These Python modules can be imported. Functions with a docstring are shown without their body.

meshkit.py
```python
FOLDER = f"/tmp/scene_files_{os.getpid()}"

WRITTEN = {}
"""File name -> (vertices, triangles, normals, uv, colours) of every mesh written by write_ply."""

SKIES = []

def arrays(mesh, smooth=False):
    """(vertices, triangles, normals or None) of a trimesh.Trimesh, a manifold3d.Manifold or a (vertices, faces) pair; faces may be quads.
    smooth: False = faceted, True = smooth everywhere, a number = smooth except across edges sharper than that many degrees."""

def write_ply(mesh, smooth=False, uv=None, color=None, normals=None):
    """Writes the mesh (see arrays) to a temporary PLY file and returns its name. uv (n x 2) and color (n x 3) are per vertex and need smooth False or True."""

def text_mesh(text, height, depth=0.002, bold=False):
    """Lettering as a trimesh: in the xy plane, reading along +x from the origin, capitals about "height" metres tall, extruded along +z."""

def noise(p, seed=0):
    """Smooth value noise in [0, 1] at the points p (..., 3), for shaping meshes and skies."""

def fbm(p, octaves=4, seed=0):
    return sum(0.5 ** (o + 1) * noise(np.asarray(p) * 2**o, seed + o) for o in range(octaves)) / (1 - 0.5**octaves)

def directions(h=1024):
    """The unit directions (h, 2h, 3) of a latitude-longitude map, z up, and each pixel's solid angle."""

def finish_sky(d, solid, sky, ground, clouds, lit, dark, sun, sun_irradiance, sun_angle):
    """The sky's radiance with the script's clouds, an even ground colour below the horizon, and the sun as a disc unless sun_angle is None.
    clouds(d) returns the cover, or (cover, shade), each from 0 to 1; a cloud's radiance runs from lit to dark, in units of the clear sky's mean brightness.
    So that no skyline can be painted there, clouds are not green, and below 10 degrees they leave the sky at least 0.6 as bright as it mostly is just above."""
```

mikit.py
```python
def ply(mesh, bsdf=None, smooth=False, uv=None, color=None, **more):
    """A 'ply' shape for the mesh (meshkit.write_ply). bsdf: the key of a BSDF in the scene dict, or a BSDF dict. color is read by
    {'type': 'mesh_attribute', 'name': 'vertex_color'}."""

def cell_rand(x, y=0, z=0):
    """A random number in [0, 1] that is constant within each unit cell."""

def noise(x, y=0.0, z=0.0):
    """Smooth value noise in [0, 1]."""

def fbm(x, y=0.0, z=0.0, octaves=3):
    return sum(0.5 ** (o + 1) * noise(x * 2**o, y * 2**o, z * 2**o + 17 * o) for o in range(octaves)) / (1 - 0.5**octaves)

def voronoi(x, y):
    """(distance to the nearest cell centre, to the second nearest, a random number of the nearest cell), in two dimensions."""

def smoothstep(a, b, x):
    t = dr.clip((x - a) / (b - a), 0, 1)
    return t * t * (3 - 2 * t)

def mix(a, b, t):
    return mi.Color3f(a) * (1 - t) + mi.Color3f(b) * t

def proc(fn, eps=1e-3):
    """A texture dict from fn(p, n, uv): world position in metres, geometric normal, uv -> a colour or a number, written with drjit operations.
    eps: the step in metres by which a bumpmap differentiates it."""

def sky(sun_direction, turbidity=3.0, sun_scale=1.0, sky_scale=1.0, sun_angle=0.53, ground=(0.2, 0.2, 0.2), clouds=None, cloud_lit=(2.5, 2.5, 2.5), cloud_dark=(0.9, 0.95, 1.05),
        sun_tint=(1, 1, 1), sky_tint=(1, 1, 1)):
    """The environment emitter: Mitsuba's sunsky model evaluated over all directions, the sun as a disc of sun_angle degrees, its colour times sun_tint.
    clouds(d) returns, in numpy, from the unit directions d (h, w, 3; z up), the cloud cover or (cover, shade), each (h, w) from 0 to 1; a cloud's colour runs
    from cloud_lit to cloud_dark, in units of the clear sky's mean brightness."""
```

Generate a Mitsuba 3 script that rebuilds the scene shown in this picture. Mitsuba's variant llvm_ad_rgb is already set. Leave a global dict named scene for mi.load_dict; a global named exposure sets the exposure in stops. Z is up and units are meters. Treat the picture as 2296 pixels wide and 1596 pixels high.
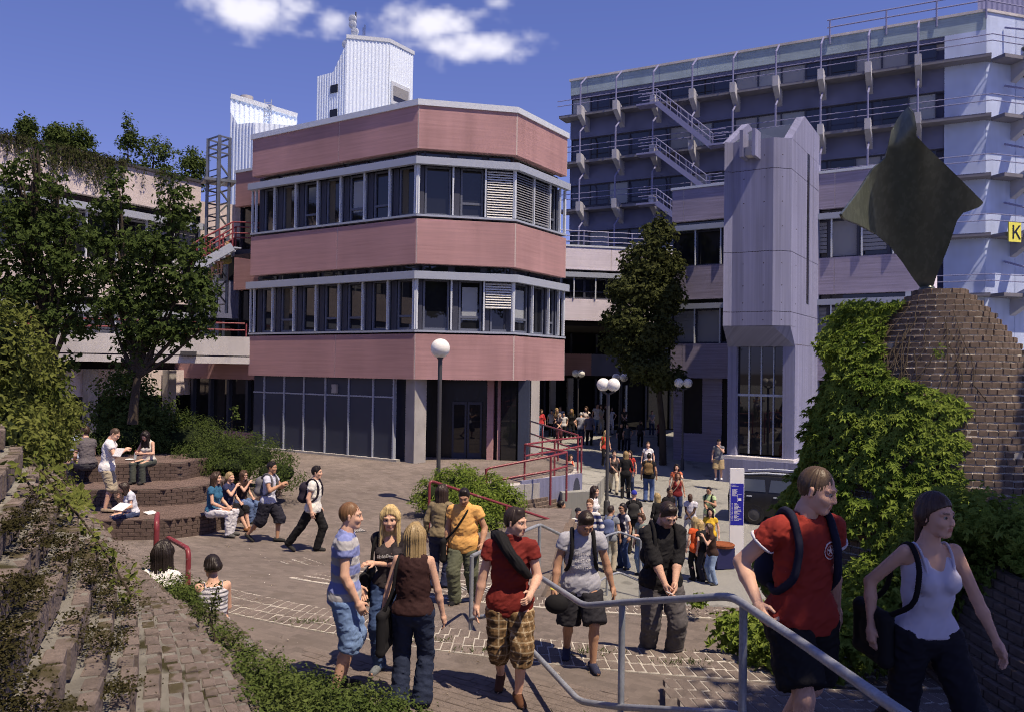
import math, numpy as np, trimesh, drjit as dr, mitsuba as mi, mikit, meshkit
from shapely.geometry import Polygon, Point, LineString, box as sbox
from shapely.ops import unary_union
T = mi.ScalarTransform4f
scene, labels = {'type': 'scene'}, {}
# ---------------- camera, sky, exposure ----------------
FOC = 1835.0                      # focal length in units of a 2296 px wide picture
PITCH, ROLL = 0.01741, 0.014895
_cr, _sr, _cp, _sp = math.cos(ROLL), math.sin(ROLL), math.cos(PITCH), math.sin(PITCH)
CAM = np.array([[_cr, -_sr, 0], [_sr, _cr, 0], [0, 0, 1]]) @ np.array([[1, 0, 0], [0, _cp, _sp], [0, -_sp, _cp]]) @ np.array([[1, 0, 0], [0, 0, -1], [0, 1, 0]], float)
_f, _u = CAM.T @ [0, 0, 1.0], CAM.T @ [0, -1.0, 0]
scene['camera'] = {'type': 'perspective', 'fov': 2 * math.degrees(math.atan(1148 / FOC)), 'fov_axis': 'x', 'near_clip': 0.05, 'far_clip': 3000.0,
                   'to_world': T().look_at(origin=[0, 0, 0], target=_f.tolist(), up=_u.tolist())}
SUN = np.array([0.335, -0.33, 0.88])
SUN = SUN / np.linalg.norm(SUN)
exposure = 1.75
PUFFS = [((1.0, 555, 25), 145, 48), ((1.0, 930, 52), 165, 42), ((1.0, 1040, 108), 150, 38), ((.5, 745, 48), 75, 30), ((.8, 660, 12), 60, 26), ((.35, 1120, 6), 40, 16)]
def clouds(d):
    # a few fair-weather cumulus puffs; the same kind of puffs go on all round the sky
    az, el = np.arctan2(d[..., 0], d[..., 1]), np.arcsin(np.clip(d[..., 2], -1, 1))
    n = meshkit.fbm(np.stack([az * 22, el * 40, 0 * az], -1), 5, 3)
    n2 = meshkit.fbm(np.stack([az * 60, el * 90, 0 * az + 4], -1), 4, 9)
    m = np.zeros(az.shape)
    for (s, x, y), wx, wy in PUFFS:
        r = CAM.T @ np.array([(x - 1148) / FOC, (y - 798) / FOC, 1.0])
        a0, e0 = math.atan2(r[0], r[1]), math.atan2(r[2], math.hypot(r[0], r[1]))
        q = ((az - a0) / (wx / FOC * 1.0)) ** 2 + ((el - e0) / (wy / FOC)) ** 2
        m = np.maximum(m, s * np.exp(-q * 1.3))
    rs = np.random.RandomState(5)
    for _ in range(26):
        a0, e0 = rs.uniform(0.75, 2 * math.pi - 0.75), rs.uniform(0.2, 0.9)
        w = rs.uniform(0.05, 0.11)
        q = ((((az - a0) + math.pi) % (2 * math.pi) - math.pi) / w) ** 2 + ((el - e0) / (w * 0.35)) ** 2
        m = np.maximum(m, rs.uniform(.6, 1) * np.exp(-q * 1.3))
    c = mk_smooth(0.30, 1.2, m * 1.02 + (n - 0.5) * 1.25 + (n2 - .5) * .5)
    c = np.where(m > 0.06, c, 0)
    return c * 0.86, np.clip(0.1 + (0.5 - n) * 0.8, 0, .5)
def mk_smooth(a, b, x):
    t = np.clip((x - a) / (b - a), 0, 1)
    return t * t * (3 - 2 * t)
scene['sky'] = mikit.sky(SUN.tolist(), turbidity=2.5, sun_scale=1.1, sky_scale=0.98, ground=(0.12, 0.11, 0.11), clouds=clouds, cloud_lit=(4.0, 3.9, 4.2), cloud_dark=(2.2, 2.2, 2.7),
                         sky_tint=(0.95, 0.76, 1.12), sun_tint=(1.0, 0.98, 0.95))
# ---------------- helpers ----------------
_used = set()
def numbered(k):
    out, i = k, 0
    while out in _used:
        i += 1
        out = f'{k}_{i:03d}'
    _used.add(out)
    return out
def info(k, label=None, cat=None, group=None, kind=None):
    d = labels.setdefault(k, {})
    for a, v in (('label', label), ('category', cat), ('group', group), ('kind', kind)):
        if v: d[a] = v
    return k
def thing(name, label, cat, group=None):
    return info(numbered(name), label, cat, group)
def part(parent, name, mesh, mat, smooth=False, label=None, kind=None, **kw):
    k = numbered((parent + '__' if parent else '') + name)
    if isinstance(mesh, MB): mesh = mesh.get()
    if isinstance(mesh, tuple) and not len(mesh[1]): print('EMPTY', k); return None
    scene[k] = mikit.ply(mesh, mat, smooth=smooth, **kw)
    if label or kind: info(k, label, None, None, kind)
    return k
def struct(name, mesh, mat, smooth=False, **kw):
    k = part(None, name, mesh, mat, smooth, **kw)
    info(k, None, None, None, 'structure')
    return k
def copy_part(parent, name, shape, to_world):
    k = numbered(parent + '__' + name)
    scene[k] = {**shape, 'to_world': to_world}
    return k
def ray(x, y): return CAM.T @ np.array([(x - 1148) / FOC, (y - 798) / FOC, 1.0])
def atz(x, y, z): r = ray(x, y); return r * (z / r[2])
def aty(x, y, Y): r = ray(x, y); return r * (Y / r[1])
def dirn(deg): a = math.radians(deg); return np.array([math.sin(a), math.cos(a), 0.0])
def onplane(x, y, p, d):
    r = ray(x, y); n = np.array([d[1], -d[0], 0]); return r * ((n @ p) / (n @ r))
UP = np.array([0, 0, 1.0])
BOXF = np.array([[0,2,1],[0,3,2],[4,5,6],[4,6,7],[0,1,5],[0,5,4],[1,2,6],[1,6,5],[2,3,7],[2,7,6],[3,0,4],[3,4,7]])
class MB:
    def __init__(s): s.v, s.f, s.c, s.n = [], [], [], 0
    def add(s, v, f, col=None):
        v = np.asarray(v, float); f = np.asarray(f, int)
        if f.shape[1] == 4: f = np.vstack([f[:, [0, 1, 2]], f[:, [0, 2, 3]]])
        s.v.append(v); s.f.append(f + s.n); s.n += len(v)
        s.c.append(np.tile(np.array(col if col is not None else (0, 0, 0), float), (len(v), 1)) if np.ndim(col) < 2 else np.asarray(col))
        return s
    def get(s): return np.vstack(s.v), np.vstack(s.f)
    def cols(s): return np.vstack(s.c)
    def hexa(s, b, t): return s.add(np.vstack([b, t]), BOXF)      # bottom 4 (ccw from above), top 4
    def box(s, c, size, ax=None, ay=None, az=None):
        ax = np.array([1, 0, 0.]) if ax is None else np.asarray(ax, float); az = UP if az is None else np.asarray(az, float)
        ay = np.cross(az, ax) if ay is None else np.asarray(ay, float)
        hx, hy, hz = np.array(size) / 2
        c = np.asarray(c, float)
        q = [c + sx * hx * ax + sy * hy * ay for sx, sy in ((-1, -1), (1, -1), (1, 1), (-1, 1))]
        return s.hexa(np.array(q) - hz * az, np.array(q) + hz * az)
    def tube(s, pts, r, sides=8, caps=True):
        p = np.asarray(pts, float); t = np.zeros_like(p)
        t[1:-1] = p[2:] - p[:-2]; t[0] = p[1] - p[0]; t[-1] = p[-1] - p[-2]
        t /= np.linalg.norm(t, axis=1, keepdims=True) + 1e-12
        a = np.cross(t[0], [0, 0, 1.0] if abs(t[0][2]) < .9 else [1.0, 0, 0]); a /= np.linalg.norm(a)
        A = []
        for k in range(len(p)):
            a = a - t[k] * (a @ t[k]); a = a / (np.linalg.norm(a) + 1e-12); A.append(a)
        A = np.array(A); B = np.cross(t, A)
        ang = np.arange(sides) * 2 * np.pi / sides
        rr = np.broadcast_to(r, (len(p),))[:, None, None]
        v = (p[:, None] + rr * (np.cos(ang)[None, :, None] * A[:, None] + np.sin(ang)[None, :, None] * B[:, None])).reshape(-1, 3)
        i, j = np.meshgrid(np.arange(len(p) - 1), np.arange(sides), indexing='ij')
        q = np.stack([i * sides + j, i * sides + (j + 1) % sides, (i + 1) * sides + (j + 1) % sides, (i + 1) * sides + j], -1).reshape(-1, 4)
        f = np.vstack([q[:, [0, 1, 2]], q[:, [0, 2, 3]]])
        if caps:
            n = len(v); v = np.vstack([v, p[0], p[-1]]); k = np.arange(sides)
            f = np.vstack([f, np.stack([np.full(sides, n), (k + 1) % sides, k], 1), np.stack([np.full(sides, n + 1), (len(p) - 1) * sides + k, (len(p) - 1) * sides + (k + 1) % sides], 1)])
        return s.add(v, f)
    def bar(s, a, b, w, d=None, up=None):
        a, b = np.asarray(a, float), np.asarray(b, float); t = b - a; L = np.linalg.norm(t); t /= L
        u = UP if up is None else np.asarray(up, float)
        if abs(t @ u) > .95: u = np.array([0, 1.0, 0]) if up is None else u
        x = np.cross(t, u); x /= np.linalg.norm(x); y = np.cross(x, t)
        return s.box((a + b) / 2, (w, d or w, L), x, y, t)
    def prism(s, poly, z0, z1):
        m = trimesh.creation.extrude_polygon(poly if isinstance(poly, Polygon) else Polygon(poly), z1 - z0, engine='earcut')
        return s.add(m.vertices + [0, 0, z0], m.faces)
    def lathe(s, prof, c=(0, 0, 0), sides=20):
        prof = np.asarray(prof, float); a = np.arange(sides) * 2 * np.pi / sides
        v = np.stack([prof[:, 0][:, None] * np.cos(a), prof[:, 0][:, None] * np.sin(a), np.repeat(prof[:, 1][:, None], sides, 1)], -1).reshape(-1, 3) + np.asarray(c)
        i, j = np.meshgrid(np.arange(len(prof) - 1), np.arange(sides), indexing='ij')
        q = np.stack([i * sides + j, i * sides + (j + 1) % sides, (i + 1) * sides + (j + 1) % sides, (i + 1) * sides + j], -1).reshape(-1, 4)
        return s.add(v, q)
    def ball(s, c, r, sub=2):
        m = trimesh.creation.icosphere(sub, 1.0)
        return s.add(m.vertices * np.asarray(r) + np.asarray(c), m.faces)
class Face:
    """A facade plane: u along the wall (to the right seen from outside), d outwards, z up."""
    def __init__(s, p0, u, n=None):
        s.p = np.asarray(p0, float) * [1, 1, 0]; s.u = np.asarray(u, float); s.n = np.cross(s.u, UP) if n is None else np.asarray(n, float)
    def P(s, u, z, d=0.0): return s.p + s.u * u + s.n * d + UP * z
    def box(s, mb, u0, u1, z0, z1, d0, d1):
        q = [s.P(u0, 0, d1), s.P(u1, 0, d1), s.P(u1, 0, d0), s.P(u0, 0, d0)]
        mb.hexa(np.array(q) + UP * z0, np.array(q) + UP * z1)
        return mb
    def B(s, *a): return s.box(MB(), *a)
# ---------------- materials ----------------
def rgb(c): return {'type': 'rgb', 'value': [float(x) for x in c]}
def prin(name, col, rough=.7, spec=.3, metal=0.0, bump=None, **kw):
    m = {'type': 'principled', 'base_color': col if isinstance(col, dict) else rgb(col), 'roughness': rough, 'specular': spec, 'metallic': metal, **kw}
    if bump: m = {'type': 'bumpmap', 'arbitrary': bump[0], 'scale': bump[1], 'bsdf': m}
    scene[name] = {'type': 'twosided', 'bsdf': m}
    return name
from mikit import proc, noise, fbm, cell_rand, smoothstep, mix
def streaky(base, amt, sx=.6, sz=.6, joint=0.0, fine=0.0):
    """Weathered wall: soft vertical streaks, blotches and fine horizontal board marks."""
    b = np.array(base)
    def fn(p, n, uv):
        h = p.x * .8 + p.y * .6
        s = fbm(h * 3.0, p.z * .35, p.y * .2, 3)
        bl = fbm(p.x * sx, p.y * sx, p.z * sz, 3)
        k = 1 + amt * ((s - .5) * 1.1 + (bl - .5) * 1.4)
        if fine:
            k = k * (1 + fine * (noise(p.x * .7, p.y * .7, p.z * 16.0) - .5) + fine * .8 * (noise(p.x * 2.3, p.y * 2.3, p.z * 38.0) - .5))
        return mi.Color3f(*[float(x) for x in b]) * k
    return proc(fn)
prin('pink_concrete', streaky((.375, .225, .23), .30, .35, .5, fine=.17), .85, .2)
prin('white_pink_concrete', streaky((.56, .50, .50), .30, fine=.10), .85, .2)
prin('lilac_panel', streaky((.29, .265, .36), .2, fine=.32), .8, .2)
prin('white_lilac_panel', streaky((.62, .58, .66), .12, fine=.12), .8, .2)
def boards(p, n, uv):
    h = p.x * .84 - p.y * .54 + (p.x * .54 + p.y * .84) * .9
    k = .82 + .22 * noise(h * 9, p.z * .25, 1) + .16 * noise(h * 26, p.z * .5, 2) + .3 * (fbm(h * 1.2, p.z * .35, 5, 4) - .5)
    st = smoothstep(.55, .75, fbm(h * 4, p.z * .18, 8, 3))
    return mix(mi.Color3f(.195, .205, .315) * k, (.13, .135, .19), st * .25)
prin('lilac_concrete', proc(boards), .85, .2)
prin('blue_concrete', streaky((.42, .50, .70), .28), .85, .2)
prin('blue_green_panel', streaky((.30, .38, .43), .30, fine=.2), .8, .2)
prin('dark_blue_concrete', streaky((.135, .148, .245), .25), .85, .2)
prin('pale_concrete', streaky((.47, .46, .47), .35), .88, .2)
prin('grey_concrete', streaky((.34, .33, .32), .35, 2, 2), .9, .2)
prin('aluminium', (.33, .37, .45), .45, .5)
prin('pale_aluminium', (.55, .60, .66), .4, .5)
prin('navy_frame', (.045, .05, .075), .5, .4)
prin('slate_panel', streaky((.035, .045, .075), .2), .5, .4)
prin('dark_interior', (.035, .032, .03), .9, .1)
prin('interior_beige', streaky((.10, .09, .07), .3), .9, .1)
prin('blind_white', (.72, .72, .68), .6, .3)
prin('blind_grey', (.27, .28, .30), .6, .3)
prin('curtain', (.30, .33, .36), .9, .1)
prin('white_metal', (.72, .82, .95), .5, .4)
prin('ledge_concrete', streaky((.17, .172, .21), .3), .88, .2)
prin('bracket_concrete', streaky((.37, .38, .43), .3), .88, .2)
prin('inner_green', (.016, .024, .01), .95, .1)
prin('window_frame', (.10, .115, .16), .5, .4)
prin('joint_pale', (.5, .44, .42), .8, .2)
prin('joint_dark', (.06, .05, .06), .8, .2)
prin('steel_grey', streaky((.15, .165, .19), .3, 6, 6), .42, .5, .35)
prin('galvanised', proc(lambda p, n, uv: mix((.22, .245, .29), (.36, .39, .44), fbm(p.x * 45, p.y * 45, p.z * 45, 3)) * (0.8 + .4 * noise(p.x * 6, p.y * 6, p.z * 6))), .42, .5, .3)
prin('dark_metal', (.06, .06, .065), .5, .5, .2)
prin('blue_steel', (.20, .21, .36), .5, .4)
prin('red_paint', proc(lambda p, n, uv: mix((.20, .035, .045), (.33, .20, .2), smoothstep(.68, .76, fbm(p.x * 14, p.y * 14, p.z * 14, 3)))), .4, .5)
prin('lamp_globe', (.80, .80, .76), .25, .5)
prin('black_paint', (.012, .012, .014), .3, .5)
prin('sign_blue', (.02, .02, .33), .5, .4)
prin('bin_navy', (.018, .02, .085), .5, .4)
prin('sign_white', (.75, .75, .75), .5, .4)
prin('sign_yellow', (.75, .72, .12), .5, .4)
prin('rust_wood', (.22, .07, .03), .8, .2)
scene['glass_dark'] = {'type': 'plastic', 'diffuse_reflectance': rgb((.012, .013, .016)), 'int_ior': 1.6}
scene['glass_clear'] = {'type': 'thindielectric', 'int_ior': 1.5}
scene['glass_far'] = {'type': 'plastic', 'diffuse_reflectance': rgb((.03, .035, .06)), 'int_ior': 1.55}
def brickcol(p, n, uv):
    g = noise(p.x * 9, p.y * 9, p.z * 9)
    v = fbm(p.x * 60, p.y * 60, p.z * 60, 3)
    moss = smoothstep(.58, .68, fbm(p.x * 5, p.y * 5, p.z * 5, 4)) * smoothstep(.3, .9, n.z)
    c = mix((.070, .060, .056), (.172, .142, .132), g * .7 + v * .45)
    return mix(c, (.045, .04, .018), moss * .85)
prin('brick_mossy', proc(brickcol), .9, .15, bump=(proc(lambda p, n, uv: fbm(p.x * 70, p.y * 70, p.z * 70, 3)), .006))
prin('brick_brown', proc(lambda p, n, uv: mix((.082, .066, .055), (.178, .138, .115), noise(p.x * 11, p.y * 11, p.z * 13) * .6 + fbm(p.x * 45, p.y * 45, p.z * 45, 3) * .5)), .9, .15)
prin('brick_bench', proc(lambda p, n, uv: mix((.070, .052, .047), (.150, .110, .098), noise(p.x * 7, p.y * 7, p.z * 13) * .5 + fbm(p.x * 30, p.y * 30, p.z * 30, 3) * .55)), .9, .15)
prin('mortar', proc(lambda p, n, uv: mix((.22, .21, .195), (.42, .40, .37), fbm(p.x * 12, p.y * 12, p.z * 12, 4))), .95, .1)
prin('mortar_bank', proc(lambda p, n, uv: mix(mix((.085, .082, .075), (.21, .205, .19), fbm(p.x * 9, p.y * 9, p.z * 9, 4)), (.035, .033, .018), smoothstep(.56, .66, fbm(p.x * 4, p.y * 4, p.z * 4 + 5, 3)))), .95, .1)
prin('mortar_dark', proc(lambda p, n, uv: mix((.07, .062, .055), (.15, .13, .115), fbm(p.x * 12, p.y * 12, p.z * 12, 3))), .95, .1)
prin('mortar_white', proc(lambda p, n, uv: mix((.30, .285, .26), (.50, .48, .43), fbm(p.x * 9, p.y * 9, p.z * 9, 3))), .95, .1)
prin('bark', proc(lambda p, n, uv: mix((.035, .028, .022), (.09, .075, .06), fbm(p.x * 14, p.y * 14, p.z * 3, 3))), .95, .1)
prin('soil', proc(lambda p, n, uv: mix((.03, .025, .018), (.08, .065, .05), fbm(p.x * 8, p.y * 8, p.z * 8, 4))), .95, .1)
def leafmat(name, a, b, trans=.5, rough=.45, sc=2.0):
    scene[name] = {'type': 'principledthin', 'base_color': proc(lambda p, n, uv: mix(a, b, fbm(p.x * sc, p.y * sc, p.z * sc, 2) * .6 + .4 * cell_rand(p.x * 9, p.y * 9, p.z * 9))), 'roughness': rough, 'diff_trans': trans, 'spec_trans': 0.0, 'eta': 1.4}
leafmat('leaf_oak', (.03, .052, .016), (.105, .15, .045), .55, .34)
leafmat('leaf_ivy', (.075, .14, .02), (.30, .38, .085), .6, sc=1.6)
leafmat('leaf_bank', (.04, .07, .014), (.22, .24, .07), .5, sc=4)
leafmat('leaf_hedge', (.045, .08, .02), (.15, .19, .06), .5)
leafmat('leaf_shrub', (.045, .075, .02), (.12, .16, .05), .5)
leafmat('leaf_dark', (.04, .056, .02), (.13, .145, .058), .55)
leafmat('leaf_trail', (.03, .042, .016), (.09, .10, .04), .4)
scene['cloth'] = {'type': 'twosided', 'bsdf': {'type': 'principled', 'base_color': {'type': 'mesh_attribute', 'name': 'vertex_color'}, 'roughness': .85, 'specular': .2, 'sheen': .25}}
scene['skin'] = {'type': 'twosided', 'bsdf': {'type': 'principled', 'base_color': {'type': 'mesh_attribute', 'name': 'vertex_color'}, 'roughness': .6, 'specular': .25}}
scene['hair'] = {'type': 'twosided', 'bsdf': {'type': 'principled', 'base_color': {'type': 'mesh_attribute', 'name': 'vertex_color'}, 'roughness': .45, 'specular': .4}}
scene['shiny'] = {'type': 'twosided', 'bsdf': {'type': 'principled', 'base_color': {'type': 'mesh_attribute', 'name': 'vertex_color'}, 'roughness': .25, 'specular': .5}}
# ---------------- ground ----------------
QC = np.array([4.5, 24.0])            # centre of the curved steps
BC = np.array([-4.5, 29.0])           # centre of the round terrace under the red building
def z_low(x, y): return -5.2 + np.clip(y - 21, 0, 30) * .041
def z_plaza(x, y):
    return -3.24 - .46 * mk_smooth(9.5, 16.5, y) + .40 * mk_smooth(18, 28, y)
STEP_R = [15.30, 12.3, 11.75, 11.2, 10.65, 10.1, 9.55, 9.0, 8.45, 7.9, 7.35]     # radii of the step edges, outermost first
def step_level(i):                    # tread level inside ring i
    return [-3.24, -3.66, -3.82, -3.98, -4.14, -4.30, -4.46, -4.62, -4.78, -4.94, -5.08][i]
def ground_z(x, y):
    r = math.hypot(x - QC[0], y - QC[1])
    if r > STEP_R[0] and y < 24:
        if x > 1.25 + max(0, (7.6 - y)) * .2 and y < 9:
            for rr, zz in NEAR[::-1]:
                if r > rr: return zz
        return -3.05
    sunk = x > .3 + (y - 11) * .126
    if not sunk: return float(z_plaza(x, y)) if math.hypot(x - BC[0], y - BC[1]) < 6.7 or x < -1.5 or y < 20 else float(z_low(x, y))
    if math.hypot(x - BC[0], y - BC[1]) < 6.7: return float(z_plaza(x, y))
    if r > STEP_R[1]: return float(z_plaza(x, y))
    z = float(z_low(x, y))
    for i in range(1, len(STEP_R)):
        if r < STEP_R[i] and r >= (STEP_R[i + 1] if i + 1 < len(STEP_R) else 0): z = max(z, step_level(i)) if i + 1 < len(STEP_R) else z
    return z
NEAR = [(16.35, -2.93), (17.15, -2.79), (17.95, -2.65), (18.75, -2.51), (19.55, -2.37), (20.35, -2.23)]
def pv(p, n, uv):
    # clinker paving, running bond on the 45 degree grid; joints and single bricks only where small
    a, b = (p.x * .84 - p.y * .543), (p.x * .543 + p.y * .84)
    row = dr.floor(b / .105)
    u = a / .21 + (row - 2 * dr.floor(row / 2)) * .5
    fu, fv = u - dr.floor(u), b / .105 - row
    j = dr.maximum(smoothstep(.035, .0, fu), smoothstep(.08, .0, fv))
    c = mix((.100, .086, .079), (.168, .143, .131), cell_rand(dr.floor(u), row) * .6 + .4 * fbm(p.x * 30, p.y * 30, 0, 3))
    w = fbm(p.x * .9, p.y * .9, 3, 4)
    c = c * (.75 + .5 * w)
    st = smoothstep(.60, .72, fbm(p.x * 2.3, p.y * 2.3, 7, 4))
    c = mix(c, (.10, .085, .075), st * .55)
    return mix(c, (.12, .105, .095), j * .7)
prin('paver_red', proc(pv), .9, .2)
def asph(p, n, uv):
    w = fbm(p.x * .6, p.y * .6, 1, 4)
    c = mix((.16, .165, .155), (.25, .252, .238), w * .7 + .3 * fbm(p.x * 25, p.y * 25, 0, 3))
    return mix(c, (.08, .08, .075), smoothstep(.63, .72, fbm(p.x * 1.7, p.y * 1.7, 9, 4)) * .5)
prin('plaza_grey', proc(asph), .9, .2)
def grid_sheet(poly, zf, step, thick=None):
    """triangulated sheet over a shapely polygon with height zf, with skirts down to thick"""
    m = MB(); minx, miny, maxx, maxy = poly.bounds
    from shapely import prepare
    V, Fc = [], []
    xs = np.arange(minx, maxx + step, step); ys = np.arange(miny, maxy + step, step)
    prepare(poly)
    for i in range(len(xs) - 1):
        for j in range(len(ys) - 1):
            c = sbox(xs[i], ys[j], xs[i + 1], ys[j + 1])
            if not poly.intersects(c): continue
            g = c if poly.contains(c) else poly.intersection(c)
            for q in getattr(g, 'geoms', [g]):
                if q.geom_type != 'Polygon' or q.area < 1e-7: continue
                v, f = trimesh.creation.triangulate_polygon(q, engine='earcut')
                m.add(np.column_stack([v, [zf(a, b) for a, b in v]]), f)
    if thick:
        for g in getattr(poly, 'geoms', [poly]):
            for ring in [g.exterior, *g.interiors]:
                L = ring.length; n = max(int(L / .4), 3)
                P = np.array([ring.interpolate(k * L / n).coords[0] for k in range(n)])
                zt = np.array([zf(a, b) for a, b in P])
                v = np.vstack([np.column_stack([P, zt]), np.column_stack([P, np.full(n, thick)])]); k = np.arange(n)
                m.add(v, np.stack([k, (k + 1) % n, n + (k + 1) % n, n + k], 1))
    return m
# far ground and lower square: one sheet to the horizon
gx = np.unique(np.concatenate([np.linspace(-600, -30, 12), np.linspace(-30, 40, 36), np.linspace(40, 600, 12)]))
gy = np.unique(np.concatenate([np.linspace(-200, 0, 6), np.linspace(0, 60, 41), np.linspace(60, 900, 14)]))
X, Y = np.meshgrid(gx, gy)
v = np.stack([X, Y, z_low(X, Y)], -1).reshape(-1, 3)
i, j = np.meshgrid(np.arange(len(gy) - 1), np.arange(len(gx) - 1), indexing='ij'); a = i * len(gx) + j
struct('ground', (v, np.stack([a, a + 1, a + len(gx) + 1, a + len(gx)], -1).reshape(-1, 4)), 'plaza_grey')
# upper plaza
def circ(c, r, n=160): return Polygon([(c[0] + r * math.cos(t), c[1] + r * math.sin(t)) for t in np.linspace(0, 2 * math.pi, n, endpoint=False)])
inner = circ(QC, STEP_R[0])
pl_area = sbox(-32, 2, 14, 45)
sunk = Polygon([(.05, 9.0), (1.5, 20.5), (1.9, 23.5), (30, 49.6), (30, -5), (.05, -5)]).intersection(circ(QC, STEP_R[1]))
east = Polygon([(-1.9, 17.7), (30, 49.6), (60, 49.6), (60, 20), (4.5, 20)])
north = Polygon([(-1.9, 17.7), (1.6, 21.2), (1.6, 70), (-50, 70), (-50, 40), (-10, 40)])
terrace = circ(BC, 6.72)
plaza = unary_union([sbox(-32, 9, 1.9, 36.5).difference(Polygon([(-1.9, 21.5), (1.9, 21.5), (3, 40), (-1.9, 40)])).union(inner.intersection(sbox(-40, 0, 14, 17.7))).intersection(sbox(-40, 0, 14, 36.5)), terrace.intersection(sbox(-32, 17, 14, 40))])
plaza = plaza.difference(sunk.difference(terrace)).difference(circ(QC, 1e-3))
plaza = plaza.difference(Polygon([(.93, 16.0), (1.5, 20.5), (1.9, 23.5), (40, 59.6), (40, 14), (5, 14)]).difference(terrace)).intersection(inner.union(sbox(-40, 15, -6, 60)).union(sbox(-40, 9, -4.0, 40)).union(terrace))
struct('plaza', grid_sheet(plaza, lambda x, y: float(z_plaza(x, y)), 1.0, -5.6), 'paver_red')
near_area = sbox(-9, -3, 14, 12).difference(inner).union(sbox(-14, -3, -2.6, 11).difference(inner))
struct('landing', grid_sheet(near_area, lambda x, y: -3.05, 1.0, -3.6), 'paver_red')
def arc_pts(c, r, a0, a1, n): t = np.linspace(a0, a1, n); return np.column_stack([c[0] + r * np.cos(t), c[1] + r * np.sin(t)])
def ring_sector(r0, r1, a0, a1, z0, z1, n=48, c=QC):
    m = MB(); A, B = arc_pts(c, r0, a0, a1, n), arc_pts(c, r1, a0, a1, n)
    v = np.vstack([np.column_stack([A, np.full(n, z1)]), np.column_stack([B, np.full(n, z1)]), np.column_stack([A, np.full(n, z0)]), np.column_stack([B, np.full(n, z0)])])
    k = np.arange(n - 1)
    f = np.vstack([np.stack([k, n + k, n + k + 1, k + 1], 1), np.stack([k + 1, 2 * n + k + 1, 2 * n + k, k], 1), np.stack([n + k, 3 * n + k, 3 * n + k + 1, n + k + 1], 1),
                   [[0, 2 * n, 3 * n, n], [n - 1, 2 * n - 1, 4 * n - 1, 3 * n - 1]]])
    return m.add(v, f)
rs = np.random.RandomState(11)
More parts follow.
